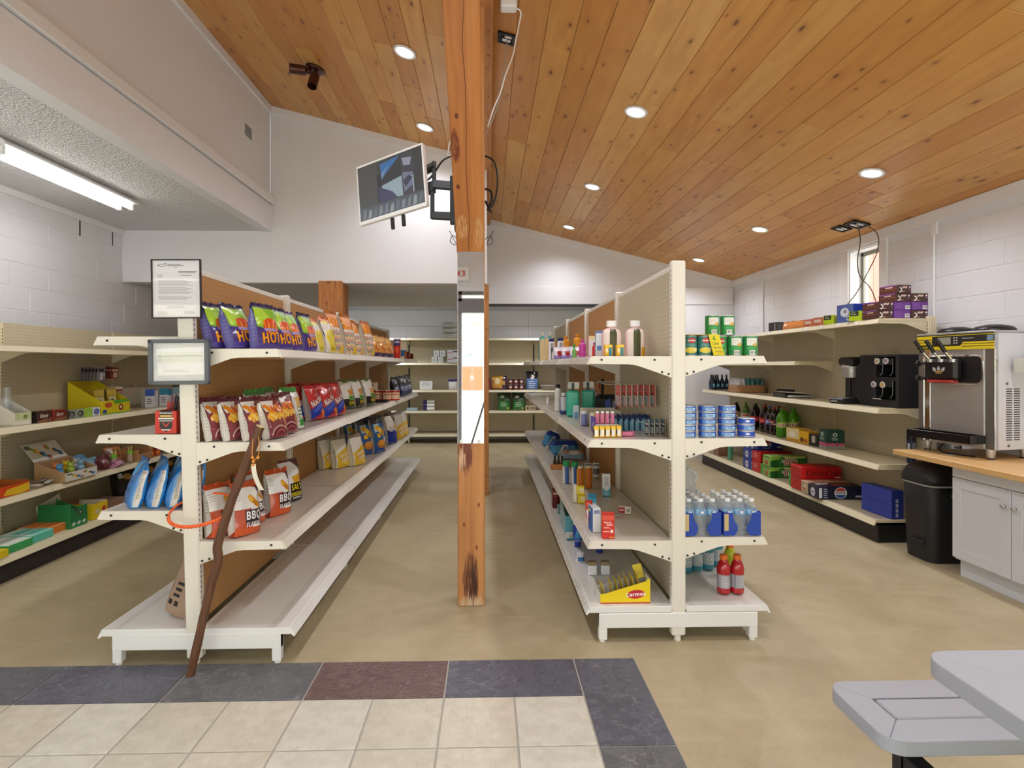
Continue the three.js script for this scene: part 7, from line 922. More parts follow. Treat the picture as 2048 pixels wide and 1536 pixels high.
  { // coffee brewer
    const t = thing('coffee_brewer', 'black single-cup coffee brewer with steel head on the middle right shelf', 'coffee maker', null, [3.44, Q1, -4.97], R(-90));
    mesh('body', [cbox(0.2, 0.43, 0.2, 0.02).translate(0, 0.215, -0.07)], M.black, t); mesh('top', [cbox(0.2, 0.085, 0.26, 0.025).translate(0, 0.392, -0.03)], M.black, t);
    mesh('brew_head', lathe([[0.05, 0.24], [0.066, 0.245], [0.068, 0.32], [0.075, 0.335], [0.078, 0.36], [0.001, 0.362]], 28).translate(0, 0, 0.035), M.steel, t); mesh('lever', [bar([-0.08, 0.35, 0.08], [0.02, 0.362, 0.11], 0.014, 0.01)], M.chrome, t);
    mesh('column', [cyl(0.035, 0.18, 20).translate(-0.01, 0.06, 0.0)], std('#101012', 0.12), t); mesh('drip_tray', [cbox(0.2, 0.05, 0.16, 0.012).translate(0, 0.025, 0.1)], M.black, t); mesh('tray_grid', lathe([[0.001, 0.058], [0.066, 0.058], [0.07, 0.052], [0.07, 0.048]], 28).translate(0, 0, 0.09), M.steelDark, t); mesh('tray_badge', [cbox(0.1, 0.012, 0.004, 0.002).translate(-0.02, 0.02, 0.181)], M.steel, t);
  }
  { // pod organiser
    const t = thing('coffee_pod_organiser', 'black box organiser with four coffee pods beside the brewer', 'organiser', null, [3.4, Q1, -4.61], R(-90)); const W = 0.46, H = 0.45, D = 0.24, bm = std('#1a1a1d', 0.6, { bumpMap: paintBump, bumpScale: 0.002 });
    mesh('body', [bx(-W / 2, -W / 2 + 0.2, 0, H, -D, 0, 0.006), bx(W / 2 - 0.03, W / 2, 0, H, -D, 0, 0.006), bx(-W / 2 + 0.19, W / 2 - 0.02, H - 0.021, H - 0.001, -D + 0.001, -0.001, 0.001), bx(-W / 2 + 0.19, W / 2 - 0.02, 0.001, 0.06, -D + 0.001, -0.001, 0.001), bx(-W / 2 + 0.19, W / 2 - 0.02, 0.002, H - 0.002, -D + 0.002, -D + 0.012, 0.001), bx(-W / 2 + 0.19, W / 2 - 0.02, 0.22, 0.255, -D + 0.003, -0.01, 0.001)], bm, t);
    for (const [x, y] of [[0.0, 0.34], [0.115, 0.34], [0.0, 0.15], [0.115, 0.15]]) { const b = mesh('bin_front', [bx(x - 0.052, x + 0.052, y + 0.02, y + 0.075, -0.03, -0.004, 0.004)], M.black, t); void b; mesh('divider', [tube([[x + 0.055, y + 0.075, -0.004], [x + 0.055, y - 0.02, -0.004], [x + 0.045, y - 0.055, -0.004], [x + 0.02, y - 0.07, -0.004]], 0.0028, 16, 6)], std('#7d8288', 0.3), t); }
    [[-0.005, 0.395, '#c9b27a'], [0.1, 0.395, '#9a7f9a'], [-0.045, 0.19, '#9a8a9a'], [0.06, 0.19, '#d0ac5a']].forEach(([x, y, c]) => { const p = thing('coffee_pod', 'round coffee pod with ' + ({ '#c9b27a': 'tan', '#9a7f9a': 'mauve', '#9a8a9a': 'grey', '#d0ac5a': 'gold' })[c] + ' lid in the black organiser', 'coffee pod', null, [3.4 - 0.004, Q1 + y, -4.61 + x], R(-90)); mesh('cup', cyl(0.022, 0.03, 20, undefined, 0.026).rotateX(Math.PI / 2).translate(0, 0, -0.03), M.whiteMatte, p); mesh('rim', lathe([[0.019, 0], [0.026, 0], [0.027, 0.003], [0.019, 0.003]], 24).rotateX(Math.PI / 2), M.white, p); mesh('lid', cyl(0.02, 0.002, 20).rotateX(Math.PI / 2), std(c, 0.5), p); });
    tag(mesh('napkin', [cbox(0.004, 0.006, 0.1, 0.001).translate(3.385, Q1 + 0.066, -4.6)], M.whiteMatte), 'white paper strip lying in the black pod organiser', 'paper');
  }
  // two-litre bottles
  const bProf = [[0, 0], [0.035, 0.0], [0.05, 0.012], [0.055, 0.04], [0.055, 0.1], [0.053, 0.11], [0.053, 0.18], [0.055, 0.19], [0.052, 0.22], [0.035, 0.265], [0.018, 0.29], [0.014, 0.3], [0.014, 0.312]], bG = lathe(bProf, 22), cG = cyl(0.017, 0.018, 14).translate(0, 0.31, 0);
  const cola = std('#140a08', 0.08, { clearcoat: 0.7 }), dew = std('#4f9a1c', 0.1, { transmission: 0.15, thickness: 0 }), clr = std('#7fa85a', 0.1, { transmission: 0.3, thickness: 0 });
  const lab = { coke: cell(160, 50, (g) => { fill(g, '#c21a20', 0, 0, 160, 50); text(g, 'Coca-Cola', 80, 26, 22, '#f0e6e2', { font: 'serif', style: 'italic bold ' }); }), pepsi: cell(160, 50, (g) => { fill(g, '#1f4fb4', 0, 0, 160, 50); oval(g, 80, 25, 22, 22, '#e6e8f0'); g.save(); g.beginPath(); g.ellipse(80, 25, 20, 20, 0, 0, 7); g.clip(); fill(g, '#c8343a', 58, 4, 44, 14); fill(g, '#1f4fb4', 58, 32, 44, 16); g.restore(); text(g, 'PEPSI', 80, 25, 11, '#16264e'); }), dr: cell(160, 50, (g) => { fill(g, '#6d1f26', 0, 0, 160, 50); text(g, 'Dr', 66, 18, 20, '#efe4e0', { style: 'italic bold ' }); text(g, 'Pepper', 90, 36, 17, '#efe4e0', { style: 'italic bold ' }); }), dew: cell(160, 50, (g) => { fill(g, '#a9c85a', 0, 0, 160, 50); poly(g, '#5f9a34', [[20, 0], [70, 0], [30, 50], [0, 50]]); text(g, 'DEW', 90, 28, 30, '#9a3a34', { stroke: '#f2f2e8', lw: 4, style: 'italic bold ' }); }), white: cell(160, 50, (g) => { fill(g, '#d8d4c8', 0, 0, 160, 50); fill(g, '#c2402e', 60, 12, 40, 16); }) };
  const two = (x, z, liq, l, c, label, grp, ry = 0) => { const t = thing('soda_bottle', label, 'bottle', grp, [x, Q2, z], R(ry - 35)); mesh('bottle', bG, liq, t); mesh('label', band(0.0542, 0.112, 0.178, 22, l), M.label, t); mesh('cap', cG, c, t); };
  const red = std('#b3181c', 0.4), blk = std('#1a1a1a', 0.4), grn = std('#3f8f2c', 0.4), wht = M.white;
  two(3.5, -7.5, cola, lab.white, wht, 'dark soda bottle with cream label and white cap on the right shelf'); two(3.5, -7.22, clr, lab.white, grn, 'pale green soda bottle with cream label on the right shelf'); two(3.54, -7.02, cola, lab.white, grn, 'dark soda bottle with green cap behind the cola bottles');
  two(3.42, -6.82, cola, lab.coke, blk, 'cola bottle with plain red label and black cap on the right shelf', null, 80); two(3.55, -6.8, cola, lab.coke, red, 'cola bottle with red cap standing against the pegboard'); two(3.42, -6.58, cola, lab.coke, red, 'cola bottle with white script label and red cap at the shelf front');
  two(3.41, -6.42, cola, lab.pepsi, std('#1f4fb4', 0.4), 'cola bottle with blue globe label on the right shelf'); two(3.54, -6.46, cola, lab.dr, red, 'dark soda bottle with maroon label at the back of the shelf'); two(3.4, -6.3, cola, lab.dr, red, 'dark soda bottle with maroon label at the front of the shelf');
  const gl = 'bright green soda bottle in the group on the right shelf'; two(3.37, -6.1, dew, lab.dew, grn, gl, 'green soda bottles', 10); two(3.5, -6.1, dew, lab.dew, grn, gl, 'green soda bottles', -10); two(3.47, -6.21, dew, lab.dew, red, 'green soda bottle with red cap in the green group'); two(3.58, -6.2, dew, lab.dew, grn, gl, 'green soda bottles');
  // coffee cartons
  carton('coffee_box', 'cream and yellow coffee carton on the lower right shelf', null, [0.13, 0.14, 0.2], { all: '#d9b03a', nx: cell(50, 44, (g) => { fill(g, '#e0d2a0', 0, 0, 50, 44); oval(g, 24, 20, 12, 9, '#f0e8d0'); fill(g, '#c9962a', 0, 34, 50, 10); }), py: '#d9a82c' }, [3.37, Q2, -5.77], 8); carton('coffee_box', 'yellow and brown coffee carton on the lower right shelf', null, [0.13, 0.13, 0.14], { all: '#d8a428', nx: cell(50, 40, (g) => { fill(g, '#dfae24', 0, 0, 50, 40); oval(g, 16, 28, 10, 8, '#6a3a1c'); oval(g, 36, 30, 9, 7, '#a85a24'); }), py: '#cf9a2a' }, [3.38, Q2, -5.58], 8); carton('coffee_box', 'black coffee carton beside the green one on the lower right shelf', null, [0.14, 0.12, 0.12], { all: '#26241f', nx: cell(40, 40, (g) => { fill(g, '#26241f', 0, 0, 40, 40); fill(g, '#b8b2a6', 12, 6, 16, 22); }), py: '#4a3f2c' }, [3.39, Q2, -5.42], 8);
  const sb = (w) => cell(w, 90, (g) => { fill(g, '#123f34', 0, 0, w, 62); oval(g, w / 2, 20, 9, 9, '#e6ebe6'); oval(g, w / 2, 20, 5, 6, '#1f5f4a'); lines(g, '#c2d0c6', w / 2 - 14, 34, 28, 3, 5, 2); fill(g, '#8c8f86', 0, 62, w, 28); for (let i = 0; i < 4; i++) oval(g, 8 + i * w / 4, 66, 9, 8, ['#b83a78', '#c24a6a'][i % 2]); });
  carton('coffee_box', 'dark green coffee carton with pink flowers on the lower right shelf', null, [0.18, 0.185, 0.13], { all: '#123f34', pz: sb(80), nx: sb(50) }, [3.4, Q2, -5.24], -6);
  { const t = thing('spray_can', 'dark navy spray can behind the wooden counter end', 'can', null, [3.58, Q2, -4.46]); mesh('can', cyl(0.033, 0.2, 20, cell(80, 60, (g) => { fill(g, '#1f2748', 0, 0, 80, 60); fill(g, '#d4d6de', 20, 10, 8, 34); fill(g, '#8f95ac', 34, 8, 16, 40); })), M.label, t); mesh('cap', lathe([[0.034, 0.198], [0.034, 0.24], [0.026, 0.262], [0.001, 0.264]], 20), M.black, t); }
  // drink cartons on the base
  carton('brown_carton', 'plain brown carton at the far end of the right base shelf', null, [0.2, 0.19, 0.18], { all: '#8f6a52', pz: cell(30, 30, (g) => { fill(g, '#8f6a52', 0, 0, 30, 30); oval(g, 12, 14, 6, 8, '#a5806a'); }) }, [3.36, Q3, -7.62]);
  { const t = thing('drink_can', 'tall green can standing on the right base shelf', 'can', null, [3.3, Q3, -7.25]); mesh('can', lathe([[0, 0], [0.026, 0], [0.033, 0.012], [0.033, 0.18], [0.026, 0.195], [0.024, 0.195], [0.001, 0.192]], 20), std('#5faa8c', 0.3, { metalness: 0.3 }), t); mesh('tab', [cbox(0.012, 0.002, 0.02, 0.0005).translate(0, 0.196, 0)], M.steel, t); }
  const fp = (label, grp, z, k, cells, L = 0.4, x = 3.43, w = 0.2, ry = 0) => carton('soda_twelve_pack', label, grp, [L, 0.122, w], cells, [x, Q3 + k * 0.1235, z], ry, { cat: 'soda pack', flap: false, c: 0.006 });
  const pepF = (bg) => cell(180, 56, (g) => { fill(g, bg, 0, 0, 180, 56); oval(g, 90, 28, 25, 25, '#e6e8ee'); g.save(); g.beginPath(); g.ellipse(90, 28, 22, 22, 0, 0, 7); g.clip(); fill(g, '#c23a32', 66, 4, 48, 16); fill(g, '#2450a4', 66, 36, 48, 18); g.restore(); text(g, 'PEPSI', 90, 28, 14, '#14141c'); fill(g, '#d9dce4', 148, 38, 26, 9); fill(g, '#d0d4dc', 4, 6, 12, 44); lines(g, '#c2c8d4', 22, 10, 18, 5, 9, 3); });
  const pepE = (bg) => cell(60, 40, (g) => { fill(g, bg, 0, 0, 60, 40); oval(g, 30, 22, 13, 14, '#c9ccd8'); text(g, 'PEPSI', 30, 22, 8, '#1a2a5a'); });
  for (let k = 0; k < 3; k++) fp(k === 2 ? 'blue cola twelve-pack on top of the blue stack' : 'blue cola twelve-pack in the blue stack', k === 2 ? null : 'blue cola packs', -6.64, k, { all: '#1c3a9a', pz: pepF('#1f46a8'), nx: pepE('#2a3f98') });
  const cokeF = cell(180, 56, (g) => { fill(g, '#c8161a', 0, 0, 180, 56); text(g, 'Coca-Cola', 98, 28, 34, '#5a0f12', { font: 'serif', style: 'italic bold ', sx: 0.95 }); fill(g, '#e8d8d4', 150, 46, 24, 5); }), cokeE = cell(60, 40, (g) => { fill(g, '#c01a1e', 0, 0, 60, 40); lines(g, '#e0a09a', 14, 8, 28, 3, 6, 3); });
  for (let k = 0; k < 2; k++) fp(k ? 'red cola twelve-pack topping the stack beside the blue packs' : 'red cola twelve-pack under another beside the blue packs', null, -6.41, k, { all: '#b3161a', pz: cokeF, nx: cokeE });
  fp('plain green soda twelve-pack between the red and citrus packs', null, -6.27, 0, { all: '#3aa03a' }, 0.38, 3.42, 0.07);
  const dewF = cell(180, 56, (g) => { fill(g, '#2f7a2c', 0, 0, 180, 56); poly(g, '#8abf4a', [[0, 0], [60, 0], [30, 30], [0, 24]]); poly(g, '#cfe08a', [[60, 0], [180, 0], [180, 8], [80, 16]]); poly(g, '#1d5a24', [[6, 22], [40, 18], [44, 56], [6, 56]]); text(g, 'M', 68, 26, 26, '#fff', { stroke: '#1a2a14', lw: 5 }); text(g, 'DEW', 102, 34, 30, '#c2352c', { stroke: '#f4f4ec', lw: 5 }); text(g, 'MOUNTAIN', 104, 14, 9, '#c2352c', { stroke: '#f4f4ec', lw: 2 }); poly(g, '#3f8a34', [[130, 56], [180, 20], [180, 56]]); }), dewE = cell(50, 40, (g) => { fill(g, '#8fae5a', 0, 0, 50, 40); oval(g, 26, 26, 10, 8, '#a2543a'); fill(g, '#5f8f3a', 0, 0, 50, 9); });
  for (let k = 0; k < 2; k++) fp(k ? 'green citrus soda twelve-pack on top of its twin' : 'green citrus soda twelve-pack under its twin', null, -6.13, k, { all: '#4a8f34', pz: dewF, nx: dewE, py: '#a9c87a' }, 0.42, 3.42, 0.17);
  fp('plain green soda twelve-pack against the red cola stack', null, -5.66, 0, { all: '#35a545' }, 0.36, 3.41, 0.09); fp('second plain green soda pack on the green one by the red colas', null, -5.66, 1, { all: '#2f9a40' }, 0.36, 3.42, 0.09).scale.y = 0.3;
  for (let k = 0; k < 2; k++) fp(k ? 'bright red cola twelve-pack with dark script on top of its twin' : 'bright red cola twelve-pack at the bottom behind the black pack', null, -5.5, k, { all: '#bd1418', pz: cokeF, nx: '#b3181b' }, 0.42, 3.4, 0.2);
  const tan = cell(50, 40, (g) => { fill(g, '#b3a284', 0, 0, 50, 40); oval(g, 26, 18, 9, 9, '#d8c8a4'); oval(g, 22, 26, 6, 5, '#b0583a'); }); fp('tan and red fruit soda pack behind the black cola pack', null, -5.32, 0, { all: '#a89878', nx: tan, py: '#b5886a', pz: '#8a7a60' }, 0.42, 3.39, 0.14);
  fp('black cola twelve-pack with round globe logo on the right base shelf', null, -5.15, 0, { all: '#0e1428', pz: pepF('#0f1a3c'), nx: pepE('#161a2c'), py: cell(60, 40, (g) => { fill(g, '#1a1c24', 0, 0, 60, 40); poly(g, '#d0ccc8', [[6, 8], [26, 4], [22, 16], [8, 20]]); poly(g, '#8a3a34', [[20, 18], [50, 10], [54, 24], [24, 30]]); }) }, 0.43, 3.375, 0.18, -2);
  { const t = carton('snack_carton', 'solid blue carton with white squares standing on its side beside the bin', null, [0.11, 0.235, 0.33], { all: '#2c3f9e', pz: cell(40, 60, (g) => { fill(g, '#22348e', 0, 0, 40, 60); for (let i = 0; i < 4; i++) { fill(g, '#dfe4f0', 14, 18 + i * 10, 8, 7); fill(g, '#22348e', 16, 20 + i * 10, 4, 3); } }), px: '#c09a86' }, [3.4, Q3, -4.56], 4); mesh('seam', [bx(-0.0565, -0.055, 0.115, 0.119, -0.12, 0.15, 0.0005)], std('#1c2870', 0.6), t); }
}

// ---------- counter, cabinet, bin, soft-serve machine ----------
function loft(sections, n = 8) { // rounded rectangles [y, w, d, r, ox]
  const rings = sections.map(([y, w, d, r, ox = 0]) => { const p = []; for (const [sx, sz, a0] of [[1, 1, 0], [-1, 1, 90], [-1, -1, 180], [1, -1, 270]]) for (let i = 0; i <= n; i++) { const a = R(a0 + 90 * i / n); p.push([ox + sx * (w / 2 - r) + r * Math.cos(a), y, sz * (d / 2 - r) + r * Math.sin(a)]); } return p; });
  const P = [], U = [], I = [], m = rings[0].length; rings.forEach((q, j) => q.forEach((p, i) => { P.push(...p); U.push(i / m * 2, p[1]); }));
  for (let j = 0; j + 1 < rings.length; j++) for (let i = 0; i < m; i++) { const a = j * m + i, b = j * m + (i + 1) % m, c = a + m, d = b + m; I.push(a, c, b, b, c, d); }
  for (const [j, f] of [[0, 1], [rings.length - 1, -1]]) { const c = P.length / 3, q = rings[j]; P.push(q.reduce((s, p) => s + p[0], 0) / m, q[0][1], 0); U.push(0, 0); for (let i = 0; i < m; i++) { const a = j * m + i, b = j * m + (i + 1) % m; f > 0 ? I.push(c, a, b) : I.push(c, b, a); } }
  const g = new THREE.BufferGeometry(); g.setAttribute('position', new THREE.Float32BufferAttribute(P, 3)); g.setAttribute('uv', new THREE.Float32BufferAttribute(U, 2)); g.setIndex(I); g.computeVertexNormals(); return g;
}
tag(mesh('counter_top', [bx(3.165, 3.86, 0.775, 0.815, -4.13, -2.2, 0.004)], M.maple), 'pale wooden counter top running along the right wall', 'counter');
{
  const c = thing('base_cabinet', 'light grey two-door cabinet under the wooden counter', 'cabinet', null, [3.25, 0, -3.26]);
  mesh('carcass', [bx(0.02, 0.58, 0.12, 0.775, -0.425, 0.425, 0.002)], M.cabinet, c); mesh('toe_kick', [bx(0.055, 0.07, 0, 0.12, -0.4, 0.4, 0.001)], M.cabinet, c); mesh('side_foot', [bx(0.055, 0.58, 0, 0.12, -0.42, -0.4, 0.001), bx(0.055, 0.58, 0, 0.12, 0.4, 0.42, 0.001)], M.cabinet, c); c.children[2].userData.kind = 'stuff';
  mesh('drawer_front', [bx(0, 0.02, 0.695, 0.772, -0.424, 0.424, 0.002)], M.cabinet, c);
  for (const s of [-1, 1]) { const z0 = s < 0 ? -0.424 : 0.003, z1 = s < 0 ? -0.003 : 0.424; const d = mesh('door', [bx(0, 0.02, 0.135, 0.69, z0, z0 + 0.065, 0.002), bx(0, 0.02, 0.135, 0.69, z1 - 0.065, z1, 0.002), bx(0, 0.02, 0.135, 0.205, z0 + 0.06, z1 - 0.06, 0.002), bx(0, 0.02, 0.62, 0.69, z0 + 0.06, z1 - 0.06, 0.002), bx(0.009, 0.02, 0.2, 0.63, z0 + 0.06, z1 - 0.06, 0.001)], M.cabinet, c); mesh('knob', lathe([[0, -0.03], [0.012, -0.029], [0.016, -0.02], [0.012, -0.014], [0.006, -0.01], [0.006, 0], [0, 0]], 18).rotateZ(-Math.PI / 2).translate(0, 0.585, s < 0 ? -0.035 : 0.035), M.steel, d); }
}
{
  const b = thing('step_bin', 'black plastic step bin with grey rim under the wooden counter', 'bin', null, [3.43, 0, -4.03]);
  const bm = std('#1b1b1d', 0.55, { bumpMap: paintBump, bumpScale: 0.003 });
  mesh('body', loft([[0, 0.3, 0.27, 0.07], [0.004, 0.305, 0.275, 0.07], [0.3, 0.325, 0.295, 0.07], [0.565, 0.34, 0.31, 0.07]]), bm, b); mesh('rim', loft([[0.565, 0.35, 0.318, 0.072], [0.582, 0.35, 0.318, 0.072]]), std('#b9bbbd', 0.5), b);
  mesh('lid', loft([[0.583, 0.362, 0.33, 0.075], [0.62, 0.366, 0.334, 0.075], [0.632, 0.355, 0.322, 0.075], [0.655, 0.35, 0.318, 0.08], [0.7, 0.31, 0.28, 0.09], [0.725, 0.24, 0.2, 0.08], [0.732, 0.12, 0.1, 0.045]]), bm, b);
  mesh('pedal', [cbox(0.03, 0.02, 0.12, 0.006).translate(-0.165, 0.14, 0.03), cbox(0.012, 0.06, 0.1, 0.004).translate(-0.156, 0.17, 0.03)], M.blackMatte, b); mesh('sticker', cellUV(new THREE.PlaneGeometry(0.07, 0.06).translate(0.02, 0.53, 0.1535), cell(40, 36, (g) => { fill(g, '#d8d2d2', 0, 0, 40, 36); fill(g, '#c22a34', 2, 2, 36, 24); lines(g, '#eed8d8', 6, 8, 28, 3, 6, 2); })), M.label, b);
}
{
  const t = thing('soft_serve_machine', 'steel countertop soft serve ice cream machine with yellow band and three levers', 'machine', null, [3.435, 0.815, -3.88], R(-81)); const W = 0.56, D = 0.36;
  for (const [x, z] of [[-0.23, -0.03], [0.23, -0.03], [-0.23, -0.32], [0.23, -0.32]]) { const l = mesh('foot', lathe([[0, 0], [0.022, 0], [0.024, 0.02], [0.028, 0.05], [0.028, 0.075]], 16), M.steel, t); l.position.set(x, 0, z); mesh('rubber_pad', cyl(0.023, 0.012, 14), M.black, l); }
  mesh('cabinet', [bx(-W / 2 + 0.004, W / 2 - 0.004, 0.07, 0.885, -D, -0.006, 0.004)], std('#d7d9df', 0.35), t);
  mesh('front_panel', [bx(-W / 2 + 0.045, W / 2 - 0.07, 0.075, 0.78, -0.008, 0.0, 0.002)], M.steel, t); mesh('corner_strip', [bx(-W / 2, -W / 2 + 0.042, 0.07, 0.78, -0.02, -0.001, 0.004)], M.steelDark, t); mesh('corner_strip', [bx(W / 2 - 0.066, W / 2, 0.07, 0.78, -0.02, -0.001, 0.004)], M.steelDark, t); mesh('edge_strip', [bx(W / 2 - 0.006, W / 2 + 0.002, 0.07, 0.885, -0.03, 0.002, 0.002)], M.chrome, t); mesh('edge_strip', [bx(-W / 2 + 0.042, -W / 2 + 0.052, 0.075, 0.78, -0.01, 0.004, 0.002)], M.chrome, t); mesh('bright_strip', [bx(-W / 2 + 0.058, -W / 2 + 0.1, 0.075, 0.78, -0.006, 0.003, 0.001)], M.chrome, t);
  const bandArt = cell(360, 74, (g, w, h) => { fill(g, '#e2c81c', 0, 0, w, h); fill(g, '#2a2722', 0, 0, w, 5); for (const y of [22, 34]) fill(g, '#2a2722', 0, y, 90, 3); for (const y of [46, 57]) fill(g, '#2a2722', 220, y, 140, 3); poly(g, '#26241f', [[80, 8], [360, 8], [360, 38], [226, 38], [214, 56], [80, 56]]); fill(g, '#26241f', 0, 48, 80, 22); text(g, 'VEVOR', 36, 60, 14, '#e8d02a', { stroke: '#26241f', lw: 1 }); fill(g, '#9a9a88', 108, 14, 62, 34); for (let i = 0; i < 6; i++) oval(g, 186 + (i % 2) * 12, 18 + Math.floor(i / 2) * 12, 4, 3.5, '#c9ccc6'); fill(g, '#c9ccc6', 222, 20, 52, 3); fill(g, '#7d93ac', 330, 12, 26, 24); });
  mesh('control_band', cbox(W + 0.004, 0.115, 0.03, 0.003, { all: '#9a9a98', pz: bandArt }).translate(0, 0.828, -0.005), M.print, t); mesh('top_plate', [bx(-W / 2 - 0.004, W / 2 + 0.004, 0.885, 0.9, -D, 0.012, 0.003)], M.steel, t);
  // dispensing head
  const fr = loft([[0, 0.42, 0.215, 0.05], [0.006, 0.42, 0.215, 0.05], [0.006, 0.39, 0.185, 0.04]]).rotateX(Math.PI / 2).translate(0.0, 0.625, 0.0); mesh('head_frame', fr, M.chrome, t);
  mesh('head_recess', loft([[0.0065, 0.395, 0.19, 0.04], [0.008, 0.395, 0.19, 0.04]]).rotateX(Math.PI / 2).translate(0.0, 0.625, 0), M.black, t);
  mesh('dispensing_block', [cbox(0.25, 0.155, 0.07, 0.02).translate(-0.05, 0.625, 0.042)], M.black, t);
  const crest = cell(110, 90, (g) => { fill(g, '#131314', 0, 0, 110, 90); const cone = (x, y, r, k) => { g.save(); g.translate(x, y); g.rotate(R(r)); poly(g, '#d9dad8', [[-9, 0], [-11, -16], [0, -34 * k], [11, -16], [9, 0]]); for (let i = 0; i < 4; i++) fill(g, '#3a3a3a', -11, -8 - i * 7, 22, 2); g.restore(); }; cone(55, 56, 0, 1); cone(32, 58, -38, 0.95); cone(78, 58, 38, 0.95); g.fillStyle = '#c9a04a'; g.beginPath(); g.ellipse(55, 60, 30, 8, 0, 0, Math.PI); g.fill(); text(g, 'VEVOR', 55, 74, 14, '#d0a850'); });
  mesh('crest', cellUV(new THREE.PlaneGeometry(0.12, 0.098).translate(-0.05, 0.63, 0.0775), crest), M.label, t); mesh('spout_bar', [cbox(0.2, 0.022, 0.06, 0.006).translate(-0.05, 0.538, 0.045)], std('#b33a3a', 0.35), t);
  for (let i = 0; i < 3; i++) { const x = -0.14 + i * 0.085, l = mesh('lever', [bar([x + 0.02, 0.69, 0.07], [x - 0.012, 0.755, 0.1], 0.016, 0.014)], M.chrome, t); mesh('handle', [bar([x - 0.01, 0.75, 0.098], [x - 0.045, 0.845, 0.135], 0.026, 0.022, 0.006)], M.black, l); mesh('collar', [cyl(0.02, 0.022, 14).translate(x + 0.02, 0.68, 0.07)], M.steel, l); }
  for (const y of [0.67, 0.555]) { const k = mesh('star_knob', [cyl(0.009, 0.05, 10).rotateZ(Math.PI / 2).translate(-0.175, y, 0.05), ...[0, 1, 2, 3, 4].map((i) => new THREE.SphereGeometry(0.013, 10, 8).translate(-0.235, y + 0.014 * Math.sin(i * 1.257), 0.05 + 0.014 * Math.cos(i * 1.257))), cyl(0.018, 0.016, 14).rotateZ(Math.PI / 2).translate(-0.228, y, 0.05)], M.black, t); void k; }
  mesh('drip_tray', [bx(-0.265, 0.22, 0.105, 0.165, 0.0, 0.012, 0.003), bx(-0.265, 0.22, 0.105, 0.165, 0.115, 0.127, 0.004), bx(-0.265, -0.253, 0.105, 0.165, 0, 0.127, 0.003), bx(0.208, 0.22, 0.105, 0.165, 0, 0.127, 0.003), bx(-0.265, 0.22, 0.105, 0.112, 0, 0.127, 0.002)], std('#161617', 0.22), t);
  // side louvres
  const slotG = new THREE.BoxGeometry(0.002, 0.007, 0.05); for (let c = 0; c < 2; c++) for (let i = 0; i < 23; i++) { const s = mesh('louver_slot', slotG, M.slot, t); s.position.set(W / 2 - 0.0035, 0.14 + i * 0.016, -0.125 - c * 0.066); }
  for (const [y, z] of [[0.53, -0.105], [0.1, -0.12]]) mesh('screw', [cyl(0.009, 0.006, 12).rotateZ(-Math.PI / 2).translate(W / 2 - 0.005, y, z)], M.steelDark, t);
  for (const x of [-0.13, 0.13]) mesh('hopper_lid', lathe([[0.115, 0.9], [0.118, 0.915], [0.1, 0.935], [0.04, 0.95], [0.001, 0.952]], 28).scale(1, 1, 1.1).translate(x, 0, -0.19), M.black, t);
  mesh('power_lead', tube([[-0.1, 0.075, -0.05], [-0.11, 0.03, 0.0], [-0.06, 0.008, 0.03], [0.05, 0.008, 0.03], [0.15, 0.008, 0.0]], 0.005, 24), M.black, t);
  const d = thing('cup_dispenser', 'clear upright cup tube on a white bracket at the machine side', 'dispenser', null, [3.69, 1.42, -3.48]);
  mesh('bracket', [bx(-0.09, 0.06, 0, 0.1, -0.115, -0.1, 0.003), bx(-0.09, 0.06, 0, 0.1, -0.1, 0.04, 0.004)], std('#dcdcd6', 0.5), d); mesh('tube', [new THREE.CylinderGeometry(0.052, 0.052, 0.52, 28, 1, true).translate(0.01, 0.32, -0.02)], M.acrylic, d); mesh('cap', lathe([[0.054, 0.575], [0.054, 0.59], [0.02, 0.6], [0.001, 0.6]], 24).translate(0.01, 0, -0.02), M.milky, d);
  tag(mesh('paper_scrap', [bx(3.36, 3.4, 0.815, 0.817, -3.87, -3.83, 0.0005)], M.whiteMatte), 'small crumpled paper scrap under the soft serve machine', 'paper');
}

